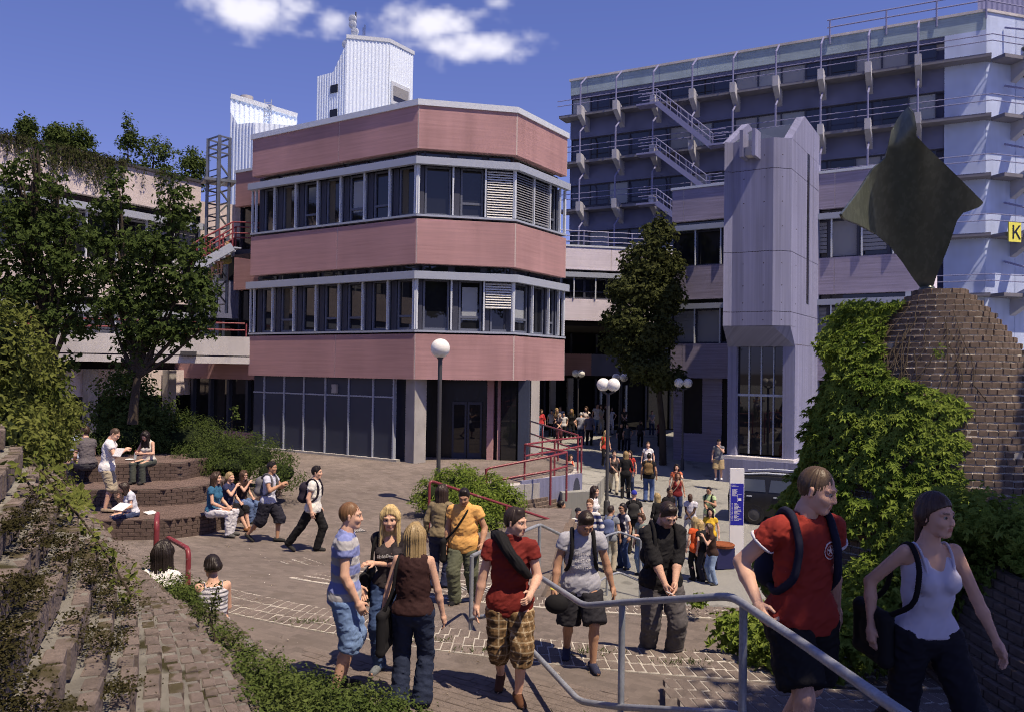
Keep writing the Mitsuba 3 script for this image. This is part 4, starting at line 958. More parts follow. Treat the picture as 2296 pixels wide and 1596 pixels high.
# ---------------- stepped brick bastion in the left foreground ----------------
FC = np.array([-19.8, -3.45]); fw_ = thing('stepped_brick_wall', 'mossy stepped brick bank with pale mortar in the left foreground', 'wall')
cand = []
BKZ, BKR = [-2.72], [20.84]
for k in range(1, 20): BKZ.append(BKZ[-1] + .045 + .105 * mk_smooth(0, 9, k)); BKR.append(BKR[-1] - .126 + .012 * mk_smooth(6, 14, k))
core = [(20.82, -3.7)]
for k in range(20):
    R, z, hk = BKR[k], BKZ[k], (BKZ[k] - BKZ[k - 1] if k else .09)
    core += [(R - .013, z - hk - .006), (R - .013, z - .007)]
    SPB = .172; n = int(19 / SPB); ph = rs.uniform(0, SPB)
    for i in range(n):
        a = math.atan2(14.2 - FC[1], -9.0 - FC[0]) - (i * SPB + ph) / R
        bv, bf = brick(.142 + rs.uniform(-.020, .012), .078, hk - .014, .007, .005)
        rr = R - .039 + rs.normal(0, .006)
        p_ = (FC[0] + rr * math.cos(a), FC[1] + rr * math.sin(a), z + rs.normal(0, .004))
        if p_[1] < .8: continue
        v = place(bv, p_, a - math.pi / 2 + rs.normal(0, .015)); c = CAM @ v.mean(0)
        if c[2] < .8: continue
        vis = abs(c[0] / c[2]) < .66 and c[1] / c[2] < .46
        cand.append((c[2] + (0 if vis else 100), v, bf))
ca = np.linspace(math.atan2(15.5 - FC[1], -10 - FC[0]), math.atan2(-1 - FC[1], 1.2 - FC[0]), 120)
cm_ = np.array([[FC[0] + r * math.cos(a), FC[1] + r * math.sin(a), z] for r, z in core for a in ca]); na = len(ca)
i, j = np.meshgrid(np.arange(len(core) - 1), np.arange(na - 1), indexing='ij'); a = i * na + j
part(fw_, 'mortar', (cm_, np.stack([a, a + na, a + na + 1, a + 1], -1).reshape(-1, 4)), 'mortar_bank')
cand.sort(key=lambda q: q[0]); m = MB()
for n, (_, v, bf) in enumerate(cand):
    if n < 300: part(fw_, 'brick', (v, bf), 'brick_mossy')
    else: m.add(v, bf)
part(fw_, 'bricks', m, 'brick_mossy', kind='stuff')
# ---------------- curved brick retaining wall at the lower right ----------------
rw = thing('retaining_wall', 'low shaded brick retaining wall curving up at the lower right edge', 'wall')
RC = np.array([10.8, 7.6]); m = MB(); cand = []
for k in range(26):
    R, z = 6.55 - .045 * k, -3.0 + .083 * k
    n = int(R * 1.9 / .225)
    for i in range(n):
        a = math.radians(150) + (i + .5 * (k % 2)) * .225 / R
        if z > -1.9: continue
        bv, bf = brick(.205, .12, .070, .008, .004)
        v = place(bv, (RC[0] + (R - .05) * math.cos(a), RC[1] + (R - .05) * math.sin(a), z), a + math.pi / 2)
        c = CAM @ v.mean(0); cand.append((c[2] + (0 if abs(c[0] / c[2]) < .64 and c[2] > 0 else 50), v, bf))
cand.sort(key=lambda q: q[0])
for n, (_, v, bf) in enumerate(cand):
    if n < 300: part(rw, 'brick', (v, bf), 'brick_brown')
    else: m.add(v, bf)
if m.n: part(rw, 'bricks', m, 'brick_brown', kind='stuff')
pr = []
for k in range(14): pr += [(6.55 - .045 * k - .03, -3.083 + .083 * k), (6.55 - .045 * k - .03, -3.083 + .083 * k + .07)]
mm = MB(); A = np.linspace(math.radians(148), math.radians(265), 60)
vv = np.array([[RC[0] + r * math.cos(a), RC[1] + r * math.sin(a), z] for r, z in pr for a in A]); na = len(A)
i, j = np.meshgrid(np.arange(len(pr) - 1), np.arange(na - 1), indexing='ij'); a = i * na + j
part(rw, 'mortar', mm.add(vv, np.stack([a, a + na, a + na + 1, a + 1], -1).reshape(-1, 4)), 'mortar')
part(rw, 'earth_fill', ring_sector(.1, 5.9, math.radians(148), math.radians(265), -3.2, -1.97, 40, RC), 'soil')
# ---------------- lamps ----------------
def lamp(label, base, zt, globes, r, pole_r=.045, grp=None):
    k = thing('street_lamp', label, 'street lamp', grp)
    part(k, 'pole', MB().tube([base, np.array([base[0], base[1], zt - r * (.95 if len(globes) == 1 else 1.5)])], pole_r, 12), 'dark_metal', 40)
    part(k, 'foot', MB().lathe([(pole_r * 1.9, 0), (pole_r * 1.8, .5), (pole_r, .56)], base, 12), 'dark_metal', 40)
    for dx in globes:
        c = np.array([base[0] + dx[0], base[1] + dx[1], zt])
        g = part(k, 'globe', MB().ball(c, r, 3), 'lamp_globe', True)
        part(g, 'collar', MB().lathe([(r * .30, -r * 1.12), (r * .34, -r * .92), (r * .2, -r * .9)], c, 16), 'dark_metal', 40)
        if len(globes) > 1: part(k, 'arm', MB().tube([(base[0], base[1], zt - r * 1.5), c - [0, 0, r * 1.1]], .03, 8), 'dark_metal')
def gpt(x, Y, z=None): q = aty(x, 800, Y); return np.array([q[0], Y, z if z is not None else float(z_low(q[0], Y))])
q = aty(990, 781, 21.3); lamp('tall lamp with one white globe in front of the red building', np.array([q[0] - .03, 21.3, -3.62]), q[2], [(0, 0)], .25, .055)
q = aty(1364, 862, 28.0); lamp('double globe lamp nearest on the square before the maple', np.array([q[0], 28, -4.92]), q[2], [(-.165, .05), (.165, -.1)], .225, .06)
q = aty(1297, 837, 49.0); lamp('double globe lamp farthest back in the passage', np.array([q[0], 49, -4.1]), q[2], [(-.16, 0), (.16, -.2)], .225)
q = aty(1390, 846, 45.0); lamp('double globe lamp half shaded by the maple crown', np.array([q[0], 45, -4.25]), q[2], [(-.2, 0.1), (.2, -.2)], .22)
q = aty(1532, 858, 38.0); lamp('double globe lamp at the corner of the bistro', np.array([q[0], 38, -4.5]), q[2], [(-.19, .1), (.19, -.1)], .215)
# ---------------- railings ----------------
def bend(pts, r=.12, n=4):
    """rounds the corners of a polyline"""
    p = [np.asarray(q, float) for q in pts]; o = [p[0]]
    for a, b, c in zip(p[:-2], p[1:-1], p[2:]):
        u, w = a - b, c - b; k = min(r, np.linalg.norm(u) * .45, np.linalg.norm(w) * .45); u, w = u / np.linalg.norm(u) * k, w / np.linalg.norm(w) * k
        for t in np.linspace(0, 1, n): o.append(b + u * (1 - t) ** 2 + w * t ** 2)
    return o + [p[-1]]
def railing(name, label, rails, posts, r, mat, cat='railing', grp=None, pr=None):
    k = thing(name, label, cat, grp)
    for q in rails: part(k, 'rail', MB().tube(bend(q), r, 12), mat, 50)
    for a, b in posts: part(k, 'post', MB().tube([a, b], pr or r, 12), mat, 50)
    return k
RA = [aty(1058, 1246, 10.1), aty(1100, 1226, 10.9), aty(1190, 1279, 8.7), aty(1310, 1357, 6.77), aty(1395, 1350, 6.35), aty(1640, 1335, 5.2), aty(1790, 1435, 4.3), aty(2020, 1596, 3.3), aty(2110, 1655, 3.0)]
RB = [aty(1054, 1386, 10.1), aty(1110, 1376, 9.9), aty(1170, 1432, 8.7), aty(1300, 1572, 6.77), aty(1390, 1584, 6.35), aty(1660, 1600, 5.15), aty(1790, 1700, 4.4)]
g1 = lambda q, z: np.array([q[0], q[1], z])
railing('steel_railing', 'galvanised steel tube railing zigzagging down the steps in the foreground', [RA, RB],
        [(RA[0], g1(RA[0], -3.26)), (aty(1395, 1350, 6.35), g1(aty(1395, 1350, 6.35), -3.06)), (aty(1667, 1352, 5.1), g1(aty(1667, 1352, 5.1), -2.9))], .026, 'galvanised')
ra2 = [aty(1150, 1200, 12.1), aty(1210, 1175, 13.2), aty(1262, 1200, 14.6), aty(1330, 1236, 16.5)]
rb2 = [aty(1205, 1290, 13.0), aty(1240, 1298, 13.4), aty(1330, 1326, 14.6)]
railing('steel_railing', 'far galvanised handrail on the curved steps behind the man in red polo', [ra2], [(ra2[1], g1(ra2[1], -4.2)), (ra2[2], g1(ra2[2], -4.6)), (ra2[3], g1(ra2[3], -5.1))], .026, 'galvanised')
ra3 = [aty(1340, 1212, 18.8), aty(1362, 1199, 19.1), aty(1388, 1191, 19.4), aty(1436, 1209, 19.0)]; rb3 = [q - UP * .95 for q in ra3]
railing('steel_railing', 'short galvanised rail on the lower square beside the blue backpack student', [ra3, rb3], [(ra3[1], g1(ra3[1], -5.25)), (ra3[3], g1(ra3[3], -5.25))], .026, 'galvanised')
q0_, q1_ = aty(963, 1076, 17.7), aty(1282, 1180, 20.9)
railing('red_handrail', 'long sloping dark red handrail in front of the round bush', [[g1(q0_, -3.6), q0_, q1_, g1(q1_, -5.2)]], [(q0_ * .5 + q1_ * .5, g1(q0_ * .5 + q1_ * .5, -4.6))], .03, 'red_paint')
a0, a1, a2 = aty(1090, 1050, 22.0), aty(1235, 1022, 22.7), aty(1271, 1013, 23.4); dz = UP * .40
railing('red_railing', 'front red railing on the terrace curb beside the round bush', [[a0 - dz * 1.1, a0, a1, a2], [a0 - dz * .9 + .1 * (a1 - a0), a1 - dz, a2 - dz]], [(a1, g1(a1, -3.7)), (a2, g1(a2, -3.7)), (a0, g1(a0, -3.7))], .032, 'red_paint', grp=None)
b0, b1, b2 = aty(1177, 996, 25.0), aty(1244, 986, 26.2), aty(1304, 979, 27.4)
railing('red_railing', 'middle red railing of the ramp, jutting out to the right', [[b0, b1, b2], [b0 - UP * .35, b1 - UP * .35, b2 - UP * .3], [b0, a2]], [(b0, g1(b0, -3.6)), (b1, g1(b1, -3.75)), (b2, g1(b2, -4.6))], .032, 'red_paint')
d0, d1_ = aty(1181, 941, 34.0), aty(1296, 975, 28.2)
railing('red_railing', 'far red railing descending along the ramp by the passage', [[d0, d1_], [d0 - UP * .5, d1_ - UP * .5]], [(d0 + (d1_ - d0) * t, g1(d0 + (d1_ - d0) * t, -4.2)) for t in (.08, .35, .66, 1.0)], .032, 'red_paint')
part(None, 'ramp', MB().add(np.array([[1.6, 25.0, -3.7], [2.5, 25.4, -3.7], [4.2, 35, -4.3], [.6, 35, -3.9], [1.6, 25, -5.6], [2.5, 25.4, -5.6], [4.2, 35, -5.6], [.6, 35, -5.6]]), BOXF[:, ::-1]), 'plaza_grey'); info('ramp', None, None, None, 'structure')
bb = thing('grey_panel', 'grey lilac signboard with dark oval standing below the red ramp railing', 'panel')
g_ = aty(1240, 1060, 25.2); fbp = Face(aty(1170, 1060, 24.2), (lambda d: d / np.linalg.norm(d))((aty(1306, 1040, 26.2) - aty(1170, 1060, 24.2)) * [1, 1, 0]))
wbp = np.linalg.norm((aty(1306, 1040, 26.2) - aty(1170, 1060, 24.2))[:2])
part(bb, 'board', fbp.B(0, wbp, -4.6, -3.25, -.06, 0), 'lilac_concrete')
om_ = trimesh.creation.extrude_polygon(Polygon([(.17 * math.cos(t), .52 * math.sin(t)) for t in np.linspace(0, 2 * math.pi, 40, endpoint=False)]), .01, engine='earcut'); part(bb, 'oval', on_face(om_, fbp, wbp - .28, -3.88, .002), 'navy_frame')
rl_ = [aty(345, 1250, 9.6), aty(351, 1150, 9.6)]
railing('red_handrail', 'left of two short red handrails at the curved step', [[g1(aty(353, 1150, 10.6), -3.3), aty(353, 1150, 10.6), aty(351, 1165, 9.6), g1(aty(351, 1165, 9.6), -3.1)]], [], .03, 'red_paint')
railing('red_handrail', 'right of two short red handrails at the curved step', [[g1(aty(374, 1203, 10.6), -3.3), aty(374, 1203, 10.6), aty(423, 1230, 9.6), g1(aty(423, 1230, 9.6), -3.1)]], [], .03, 'red_paint')
# ---------------- information pylon, bin, drain covers ----------------
pyl = thing('info_pylon', 'slim white information pylon with blue text panel on the lower square', 'sign')
pc = atz(1651, 1257, -5.12); pf_ = Face(pc - np.array([.19, -.0, 0]), dirn(93)); hp = aty(1651, 1049, pc[1])[2]
part(pyl, 'post', pf_.B(0, .38, -5.15, hp, -.09, 0), 'sign_white')
zt_, zb_ = aty(1651, 1083, pc[1])[2], aty(1651, 1176, pc[1])[2]
pb = part(pyl, 'blue_panel', pf_.B(.012, .368, zb_, zt_, .0, .006), 'sign_blue')
tx = MB(); h_ = zt_ - zb_; rq = np.random.RandomState(4)
def tline(s, u, z, h):
    t = meshkit.text_mesh(s, h, .002); v_, f_ = on_face(t, pf_, u, z, .006); tx.add(v_, f_)
tline('CAMPUS', .03, zt_ - .055, .022); tline('UNIVERSITÄT', .03, zt_ - .09, .022)
for i in range(7): pf_.box(tx, .05, .05 + rq.uniform(.08, .15), zt_ - .16 - i * .03, zt_ - .148 - i * .03, .006, .008)
for i in range(14):
    pf_.box(tx, .05, .07, zt_ - .55 - i * .035, zt_ - .535 - i * .035, .006, .008); pf_.box(tx, .11, .11 + rq.uniform(.08, .2), zt_ - .55 - i * .035, zt_ - .537 - i * .035, .006, .008)
pf_.box(tx, .19, .32, zt_ - .30, zt_ - .292, .006, .008); pf_.box(tx, .19, .198, zt_ - .50, zt_ - .30, .006, .008); pf_.box(tx, .22, .30, zt_ - .47, zt_ - .40, .006, .008)
part(pb, 'print', tx, 'sign_white', kind='stuff')
bn = thing('rubbish_bin', 'dark blue bin with brown top behind the white pylon', 'bin')
bq = aty(1620, 1243, 21.9); bq = np.array([bq[0], 21.9, -5.15])
part(bn, 'body', MB().box(bq + UP * .27, (.50, .42, .54), dF), 'bin_navy'); part(bn, 'top', MB().lathe([(.30, 0), (.32, .07), (.27, .10), (.21, .07), (.001, .06)], bq + UP * .54, 20), 'rust_wood')
for (x, y, z, w) in ((1062, 1332, -3.5, .62), (790, 1187, -3.68, .5), (1145, 1028, -3.38, .5)):
    q = atz(x, y, z); k = thing('drain_cover', {1062: 'square slotted drain grate near the olive sweater woman', 790: 'dark square cover in the paving behind the blond student', 1145: 'round pale cover by the building entrance'}[x], 'drain cover')
    m = MB()
    if x == 1145: part(k, 'lid', m.lathe([(.3, 0), (.3, .015), (.001, .015)], q, 24), 'grey_concrete')
    else:
        zz_ = ground_z(q[0], q[1])
        part(k, 'plate', m.box((q[0], q[1], zz_ - .005), (w, w, .03), dirn(60)), 'dark_metal')
        for s in np.linspace(-.42, .42, 9): part(k, 'bar', MB().box(np.array([q[0], q[1], zz_ + .014]) + dirn(60) * s * w, (.03, w * .9, .012), dirn(60)), 'grey_concrete')
# ---------------- parked car ----------------
car = thing('parked_car', 'black estate car parked beside the tower plinth, half hidden by ivy', 'car')
cpos = aty(1795, 1100, 27.3); cz = float(z_low(0, 27.3)); ca_ = dirn(115); cs_ = np.cross(UP, ca_)
def carp(l, w, z): return np.array([cpos[0], cpos[1], cz]) + ca_ * l + cs_ * w + UP * z
sect = [(-2.2, .35, .85, .95, .95), (-2.15, .3, 1.0, 1.35, .8), (-1.9, .28, 1.05, 1.52, .72), (-1.2, .28, 1.05, 1.60, .70), (0, .28, 1.03, 1.60, .70), (.55, .28, 1.0, 1.50, .68), (1.15, .28, .98, 1.08, .74), (1.9, .28, .88, .90, .8), (2.2, .32, .74, .76, .78), (2.3, .4, .6, .62, .7)]
V = []
for l, z0, zb2_, zt2, wt in sect:
    V.append([carp(l, w, z) for w, z in ((-.86, z0), (-.90, .55), (-.88, zb2_), (-wt, max(zt2 - .05, zb2_)), (-wt * .85, zt2), (wt * .85, zt2), (wt, max(zt2 - .05, zb2_)), (.88, zb2_), (.90, .55), (.86, z0))])
V = np.array(V).reshape(-1, 3); ns, nc = len(sect), 10
F2 = [[i * nc + j, i * nc + (j + 1) % nc, (i + 1) * nc + (j + 1) % nc, (i + 1) * nc + j] for i in range(ns - 1) for j in range(nc)]
cmesh = trimesh.Trimesh(V, np.vstack([np.array(F2)[:, [0, 1, 2]], np.array(F2)[:, [0, 2, 3]], [[0, k + 1, k] for k in range(1, 9)], [[90, 90 + k, 91 + k] for k in range(1, 9)]]), process=False); trimesh.repair.fix_normals(cmesh)
scene['glass_car'] = {'type': 'plastic', 'diffuse_reflectance': rgb((.05, .06, .075)), 'int_ior': 1.7}
prin('car_paint', (.010, .010, .011), .3, .4, clearcoat=.35)
cb = part(car, 'body', (np.array(cmesh.vertices), np.array(cmesh.faces)), 'car_paint', 35)
for s in (-1, 1):
    for l0, l1 in ((-1.75, -1.0), (-.9, -.05), (.05, .75)):
        q = np.array([carp(l, s * w, z) for w0, w1 in ((0, .012),) for l, w, z in ((l0, .872, 1.08), (l1, .872, 1.08), (l1 - (.35 if l1 > .5 else .05), .735, 1.46), (l0 + .05, .735, 1.46))])
        off = cs_ * s * .02
        mm_ = trimesh.convex.convex_hull(np.vstack([q - off, q + off])); part(car, 'side_window', (np.array(mm_.vertices), np.array(mm_.faces)), 'glass_car'); part(car, 'door_handle', MB().bar(carp(l0 + .15, s * .91, .92), carp(l0 + .32, s * .91, .92), .03), 'pale_aluminium')
    part(car, 'roof_rail', MB().tube([carp(-1.8, s * .62, 1.60), carp(-1.0, s * .62, 1.67), carp(.2, s * .62, 1.66), carp(.5, s * .62, 1.56)], .025, 8), 'pale_aluminium')
    for l in (-1.35, 1.4):
        R3 = np.stack([ca_, UP, cs_], 1); v_, f_ = MB().lathe([(.001, -.1), (.2, -.1), (.32, -.09), (.33, 0), (.32, .09), (.2, .1), (.001, .1)], sides=24).get()
        wh = part(car, 'wheel', (v_ @ R3.T + carp(l, s * .82, .33), f_), 'black_paint', 40); v_, f_ = MB().lathe([(.001, .03), (.19, .0), (.2, .02)], sides=16).get()
        part(wh, 'rim', ((v_ * [1, 1, s]) @ R3.T + carp(l, s * .93, .33), f_), 'dark_metal')
    part(car, 'headlight', MB().ball(carp(2.12, s * .66, .68), (.12, .16, .08)), 'pale_aluminium', True)
    part(car, 'mirror', MB().ball(carp(.85, s * 1.0, 1.05), (.1, .1, .08)), 'car_paint', True)
q = np.array([carp(l, w, z) for l, w, z in ((.62, -.62, 1.47), (.62, .62, 1.47), (1.14, .70, 1.07), (1.14, -.70, 1.07))]); nn_ = np.cross(q[1] - q[0], q[2] - q[0]); nn_ /= np.linalg.norm(nn_); nn_ *= np.sign(nn_[2])
mm_ = trimesh.convex.convex_hull(np.vstack([q - nn_ * .02, q + nn_ * .03])); part(car, 'windscreen', (np.array(mm_.vertices), np.array(mm_.faces)), 'glass_far')
# ---------------- vegetation ----------------
def leaf_mesh(P, N, size, rng, aspect=.5, fold=.25, leaflets=1, spread=.5, updir=None):
    """many small folded leaves at points P facing roughly N"""
    n = len(P); N = N + rng.normal(0, spread, (n, 3)); N /= np.linalg.norm(N, axis=1, keepdims=True)
    t = rng.normal(0, 1, (n, 3)) if updir is None else np.asarray(updir) + rng.normal(0, .55, (n, 3))
    t -= N * (t * N).sum(1, keepdims=True); t /= np.linalg.norm(t, axis=1, keepdims=True); b = np.cross(N, t)
    L = (np.asarray(size) * rng.uniform(.65, 1.25, n))[:, None]
    Vs = []
    for q in range(leaflets):
        an = 0 if leaflets == 1 else (q - (leaflets - 1) / 2) * .75
        d = t * math.cos(an) + b * math.sin(an); e = np.cross(N, d); k = 1.0 if leaflets == 1 else 1 - .16 * abs(q - (leaflets - 1) / 2)
        Vs.append(np.stack([P, P + L * k * (.5 * d + aspect * .5 * e + fold * .35 * N), P + L * k * (d - .10 * N), P + L * k * (.5 * d - aspect * .5 * e + fold * .35 * N)], 1))
    V = np.concatenate(Vs).reshape(-1, 3); m = len(V) // 4; o = np.arange(m)[:, None] * 4
    return V, np.vstack([o + [0, 3, 2], o + [0, 2, 1]])
def blob_points(ells, n, rng, clus=.28, per=22, hollow=.55):
    """leaf points in clusters inside ellipsoids (centre, radii); returns points and outward normals"""
    vol = np.array([r[0] * r[1] * r[2] for c, r in ells]) ** .8; vol /= vol.sum(); P, N = [], []
    for (c, r), w in zip(ells, vol):
        k = max(int(n * w / per), 1); d = rng.normal(0, 1, (k, 3)); d /= np.linalg.norm(d, axis=1, keepdims=True)
        rad = (hollow + (1 - hollow) * rng.rand(k, 1)) ** .8; q = d * rad
        cc = np.asarray(c) + q * np.asarray(r)
        keep = meshkit.noise(cc * 1.1, 3) > .22; cc, d = cc[keep], d[keep]
        off = rng.normal(0, 1, (len(cc), per, 3)); off *= clus * rng.rand(len(cc), per, 1) ** .5 / np.linalg.norm(off, axis=2, keepdims=True)
        P.append((cc[:, None] + off).reshape(-1, 3)); N.append((d[:, None] * .7 + off / clus * .5 + [0, 0, .5]).reshape(-1, 3))
    return np.vstack(P), np.vstack(N)
def branches(m, base, ells, rng, r0=.13, twigs=5):
    base = np.asarray(base, float)
    zmin = min(c[2] - r[2] * .6 for c, r in ells); cen = sum(np.asarray(c) for c, _ in ells) / len(ells)
    fork = np.array([base[0] * .7 + cen[0] * .3, base[1] * .7 + cen[1] * .3, max(base[2] + .8, zmin)])
    m.tube([base, base * .5 + fork * .5 + rng.normal(0, .05, 3), fork], [r0 * 1.25, r0, r0 * .85], 10)
    for c, r in ells:
        c = np.asarray(c); mid = fork * .5 + c * .5 + [0, 0, -.15]
        m.tube([fork, mid, c + rng.normal(0, .1, 3)], [r0 * .6, r0 * .4, r0 * .18], 7)
        for _ in range(twigs):
            d = rng.normal(0, 1, 3); d /= np.linalg.norm(d); d[2] = abs(d[2]) * .7; m.tube([mid * .4 + c * .6, c + d * r * .45, c + d * r * .85], [r0 * .25, r0 * .14, r0 * .06], 5)
def tree(name, label, base, ells, n, size, mat, seed, r0=.13, group=None, cat='tree', clus=.3, leaflets=1, aspect=.55, hollow=.45, per=22):
    rng = np.random.RandomState(seed); k = thing(name, label, cat, group)
    m = MB(); branches(m, base, ells, rng, r0); part(k, 'trunk', m, 'bark', 40)
    P, N = blob_points(ells, n, rng, clus, per, hollow)
    part(k, 'crown', leaf_mesh(P, N, size, rng, aspect, .3, leaflets, .6), mat, kind='stuff')
    return k
def E(x, y, Y, rx, rz, ry=None): return (aty(x, y, Y), (rx, ry or rx, rz))
# two oaks on the left
tree('oak_tree', 'dark leafy oak at the left edge, taller of the two left trees', aty(113, 955, 22.5),
     [E(80, 352, 22, .35, .55), E(60, 410, 22, .7, .6), E(125, 415, 22, .5, .4), E(20, 470, 22, .9, .6), E(100, 480, 22.2, .9, .5), E(155, 520, 22.2, .7, .45), E(60, 550, 22, 1.0, .5), E(140, 590, 22.2, 1.0, .5), E(10, 620, 22, .9, .6), E(90, 660, 22.3, 1.1, .5), E(185, 640, 22.6, .55, .4), E(150, 720, 22.3, .9, .4), E(30, 730, 22, .9, .5), E(165, 815, 22.5, .35, .3)], 5600, .155, 'leaf_oak', 1, .14, clus=.36, leaflets=3, aspect=.42, per=15)
tree('oak_tree', 'dark leafy oak with forked stems in front of the walkway, second from left', aty(297, 950, 21.5),
     [E(262, 425, 21.5, .28, .45), E(392, 440, 21.3, .35, .45), E(250, 470, 21.5, .45, .4), E(400, 490, 21.3, .5, .45), E(235, 545, 21.5, .6, .4), E(345, 555, 21.3, .8, .45), E(440, 575, 21.2, .45, .35), E(275, 610, 21.5, .75, .4), E(400, 640, 21.3, .9, .45), E(310, 675, 21.3, .8, .4), E(455, 665, 21.2, .5, .35), E(240, 690, 21.5, .5, .35), E(370, 735, 21.4, .9, .4), E(445, 735, 21.3, .45, .3), E(300, 760, 21.5, .5, .3), E(280, 800, 21.5, .25, .15), E(330, 800, 21.4, .35, .2), E(300, 835, 21.5, .25, .2)], 5600, .155, 'leaf_oak', 2, .11, clus=.34, leaflets=3, aspect=.42, per=15)
# maple by the passage
tree('maple_tree', 'dark maple standing in shade at the left corner of the lilac building', (7.35, 39.5, -4.6),
     [E(1470, 530, 39, .8, .9), E(1450, 590, 39, 1.3, .9), E(1490, 600, 39.6, 1.0, 1.0), E(1420, 650, 38.8, 1.2, .8), E(1480, 670, 39.3, 1.3, 1.0), E(1400, 715, 38.8, 1.1, .7), E(1460, 750, 39.2, 1.5, 1.0), E(1390, 770, 38.8, .9, .5), E(1440, 820, 39, 1.4, .7), E(1490, 850, 39.2, 1.0, .5)], 14500, .20, 'leaf_dark', 3, .15, clus=.4, leaflets=3, aspect=.5)
# shrubs on the planted roof
for i, (x, y, w, h, lab) in enumerate(((60, 280, .25, .28, 'thin shrub at the left end of the planted roof'), (168, 300, .7, .42, 'low broad shrub on the planted roof beside the thin one'), (288, 298, .28, .8, 'tall slender young conifer on the planted roof'), (345, 332, 1.0, .62, 'round green shrub right of the young conifer on the roof'), (435, 356, .6, .55, 'shrub beside the ladder tower at the roof end'), (125, 297, .35, .25, 'wispy small shrub between larger ones on the planted roof'))):
    b = onplane(x, y, w0 - wf.n * .9, dR)
    tree('roof_shrub', lab, (b[0], b[1], 8.2), [(b - UP * h * .1, (w, w * .7, h)), (b - UP * h * .7, (w * 1.25, w * .9, h * .8)), (np.array([b[0], b[1], 8.45]), (w * 1.3, w, .35))], 2600 if i != 2 else 1700, .14, 'leaf_shrub', 30 + i, .04, 'shrubs on the planted roof', 'shrub', .25)
# hanging plants on the roof edge
rng = np.random.RandomState(8); tr_ = thing('hanging_plant', 'curtain of hanging creeper over the roof edge of the left building', 'creeper'); P, N = [], []; stm = MB()
for i in range(430):
    u = rng.uniform(0, WLn - 1.0) if i > 40 else rng.uniform(0, WLn); dens = .35 + .65 * math.exp(-((u - 11.5) / 3.6) ** 2)
    if u > 13.2 and rng.rand() < .8: continue
    L = rng.uniform(.15, 1.45) * dens * (.4 + .9 * meshkit.noise(np.array([[u * .9, 0, 0]]))[0]); n = int(L / .045) + 4
    z = 8.42 - np.linspace(0, L, n); p = np.array([wf.P(u + .05 * math.sin(k * .5 + i), zz_, .14 + .06 * rng.rand()) for k, zz_ in enumerate(z)])
    P.append(p + rng.normal(0, .03, p.shape)); N.append(np.tile(wf.n, (n, 1))); stm.tube(p[[0, n // 2, -1]], .008, 3, False)
for i in range(3000):
    u = rng.uniform(0, 13.6); P.append(np.array([wf.P(u, 8.40 + rng.uniform(-.12, .22), rng.uniform(-.5, .22))])); N.append(np.array([[0, 0, 1.0]]))
P, N = np.vstack(P), np.vstack(N)
part(tr_, 'strands', leaf_mesh(P, N, .13, rng, .35, .2, 1, .5, (0, 0, -1)), 'leaf_trail', kind='stuff'); part(tr_, 'stems', stm, 'bark', kind='stuff')
# creeper on the mound
rng = np.random.RandomState(12); iv = thing('creeper', 'bright green creeper covering the left side of the brick mound', 'creeper')
zl, tl = [-2.7, -2.4, -2.0, -1.7, -1.4, -1.0, -.3, -.1, .2, .5, 1.1], [75, 70, 45, 21, 15, 9, 6, -12, -37, -45, -52]
P, N = [], []
z = rng.uniform(-3.15, 1.1, 27000); th = np.radians(rng.uniform(-150, 75, 27000)); lim = np.radians(np.interp(z, zl, tl)) + (meshkit.fbm(np.column_stack([z * 3, th * 0, th * 0]), 3, 2) - .5) * .5
ok = (th < lim); z, th = z[ok], th[ok]
az0 = math.atan2(-MC[1], -MC[0]); r = np.array([mr(q) for q in z])
bump = meshkit.fbm(np.column_stack([th * 2.2, z * 1.3, 0 * z]), 3, 5)
edge = np.clip((lim[ok] - th) / .35, 0, 1)
thick = (.06 + (.34 + .25 * mk_smooth(-.6, .4, z)) * np.clip(bump - .25, 0, 1) * edge + .50 * mk_smooth(-.1, .5, z) * mk_smooth(-10, -70, np.degrees(th)) * edge) * rng.uniform(.25, 1, len(z)) ** .5
cx_, sx_ = np.cos(th + az0), np.sin(th + az0)
P = np.column_stack([MC[0] + (r + thick) * cx_, MC[1] + (r + thick) * sx_, z + .08 * thick]); N = np.column_stack([cx_, sx_, .75 + 0 * z])
ok = meshkit.fbm(P * 2.6, 3, 21) < .64; P, N = P[ok], N[ok]
SP, SN = [], []
for i in range(170):
    j = rng.randint(len(P)); n_ = N[j] / np.linalg.norm(N[j]); L = rng.uniform(.12, .42); t = np.linspace(0, 1, 9)[:, None]; side = np.cross(n_, UP) * rng.uniform(-.5, .5)
    q = P[j] + t * L * (n_ * .55 + side) + UP * (L * (.35 * t - .75 * t ** 2)); SP.append(np.repeat(q, 2, 0) + rng.normal(0, .012, (18, 3))); SN.append(np.tile(n_ + UP, (18, 1)))
P2_, N2_ = np.vstack([P] + SP), np.vstack([N] + SN)
part(iv, 'foliage', leaf_mesh(P2_, N2_, rng.uniform(.05, .118, len(P2_)), rng, .42, .35, 4, .5, (0, 0, -.8)), 'leaf_ivy', kind='stuff')
stm = MB()
for i in range(46):
    a = rng.uniform(-60, 12); z0 = rng.uniform(-.3, 1.0); 
    zz_ = np.linspace(z0, z0 - rng.uniform(.6, 1.4), 7); aa = np.radians(a + np.cumsum(rng.normal(0, 2.5, 7))) + az0
    stm.tube([(MC[0] + (mr(q) + .03) * math.cos(b), MC[1] + (mr(q) + .03) * math.sin(b), q) for q, b in zip(zz_, aa)], .007, 4, False)
part(iv, 'stems', stm, 'bark', kind='stuff')
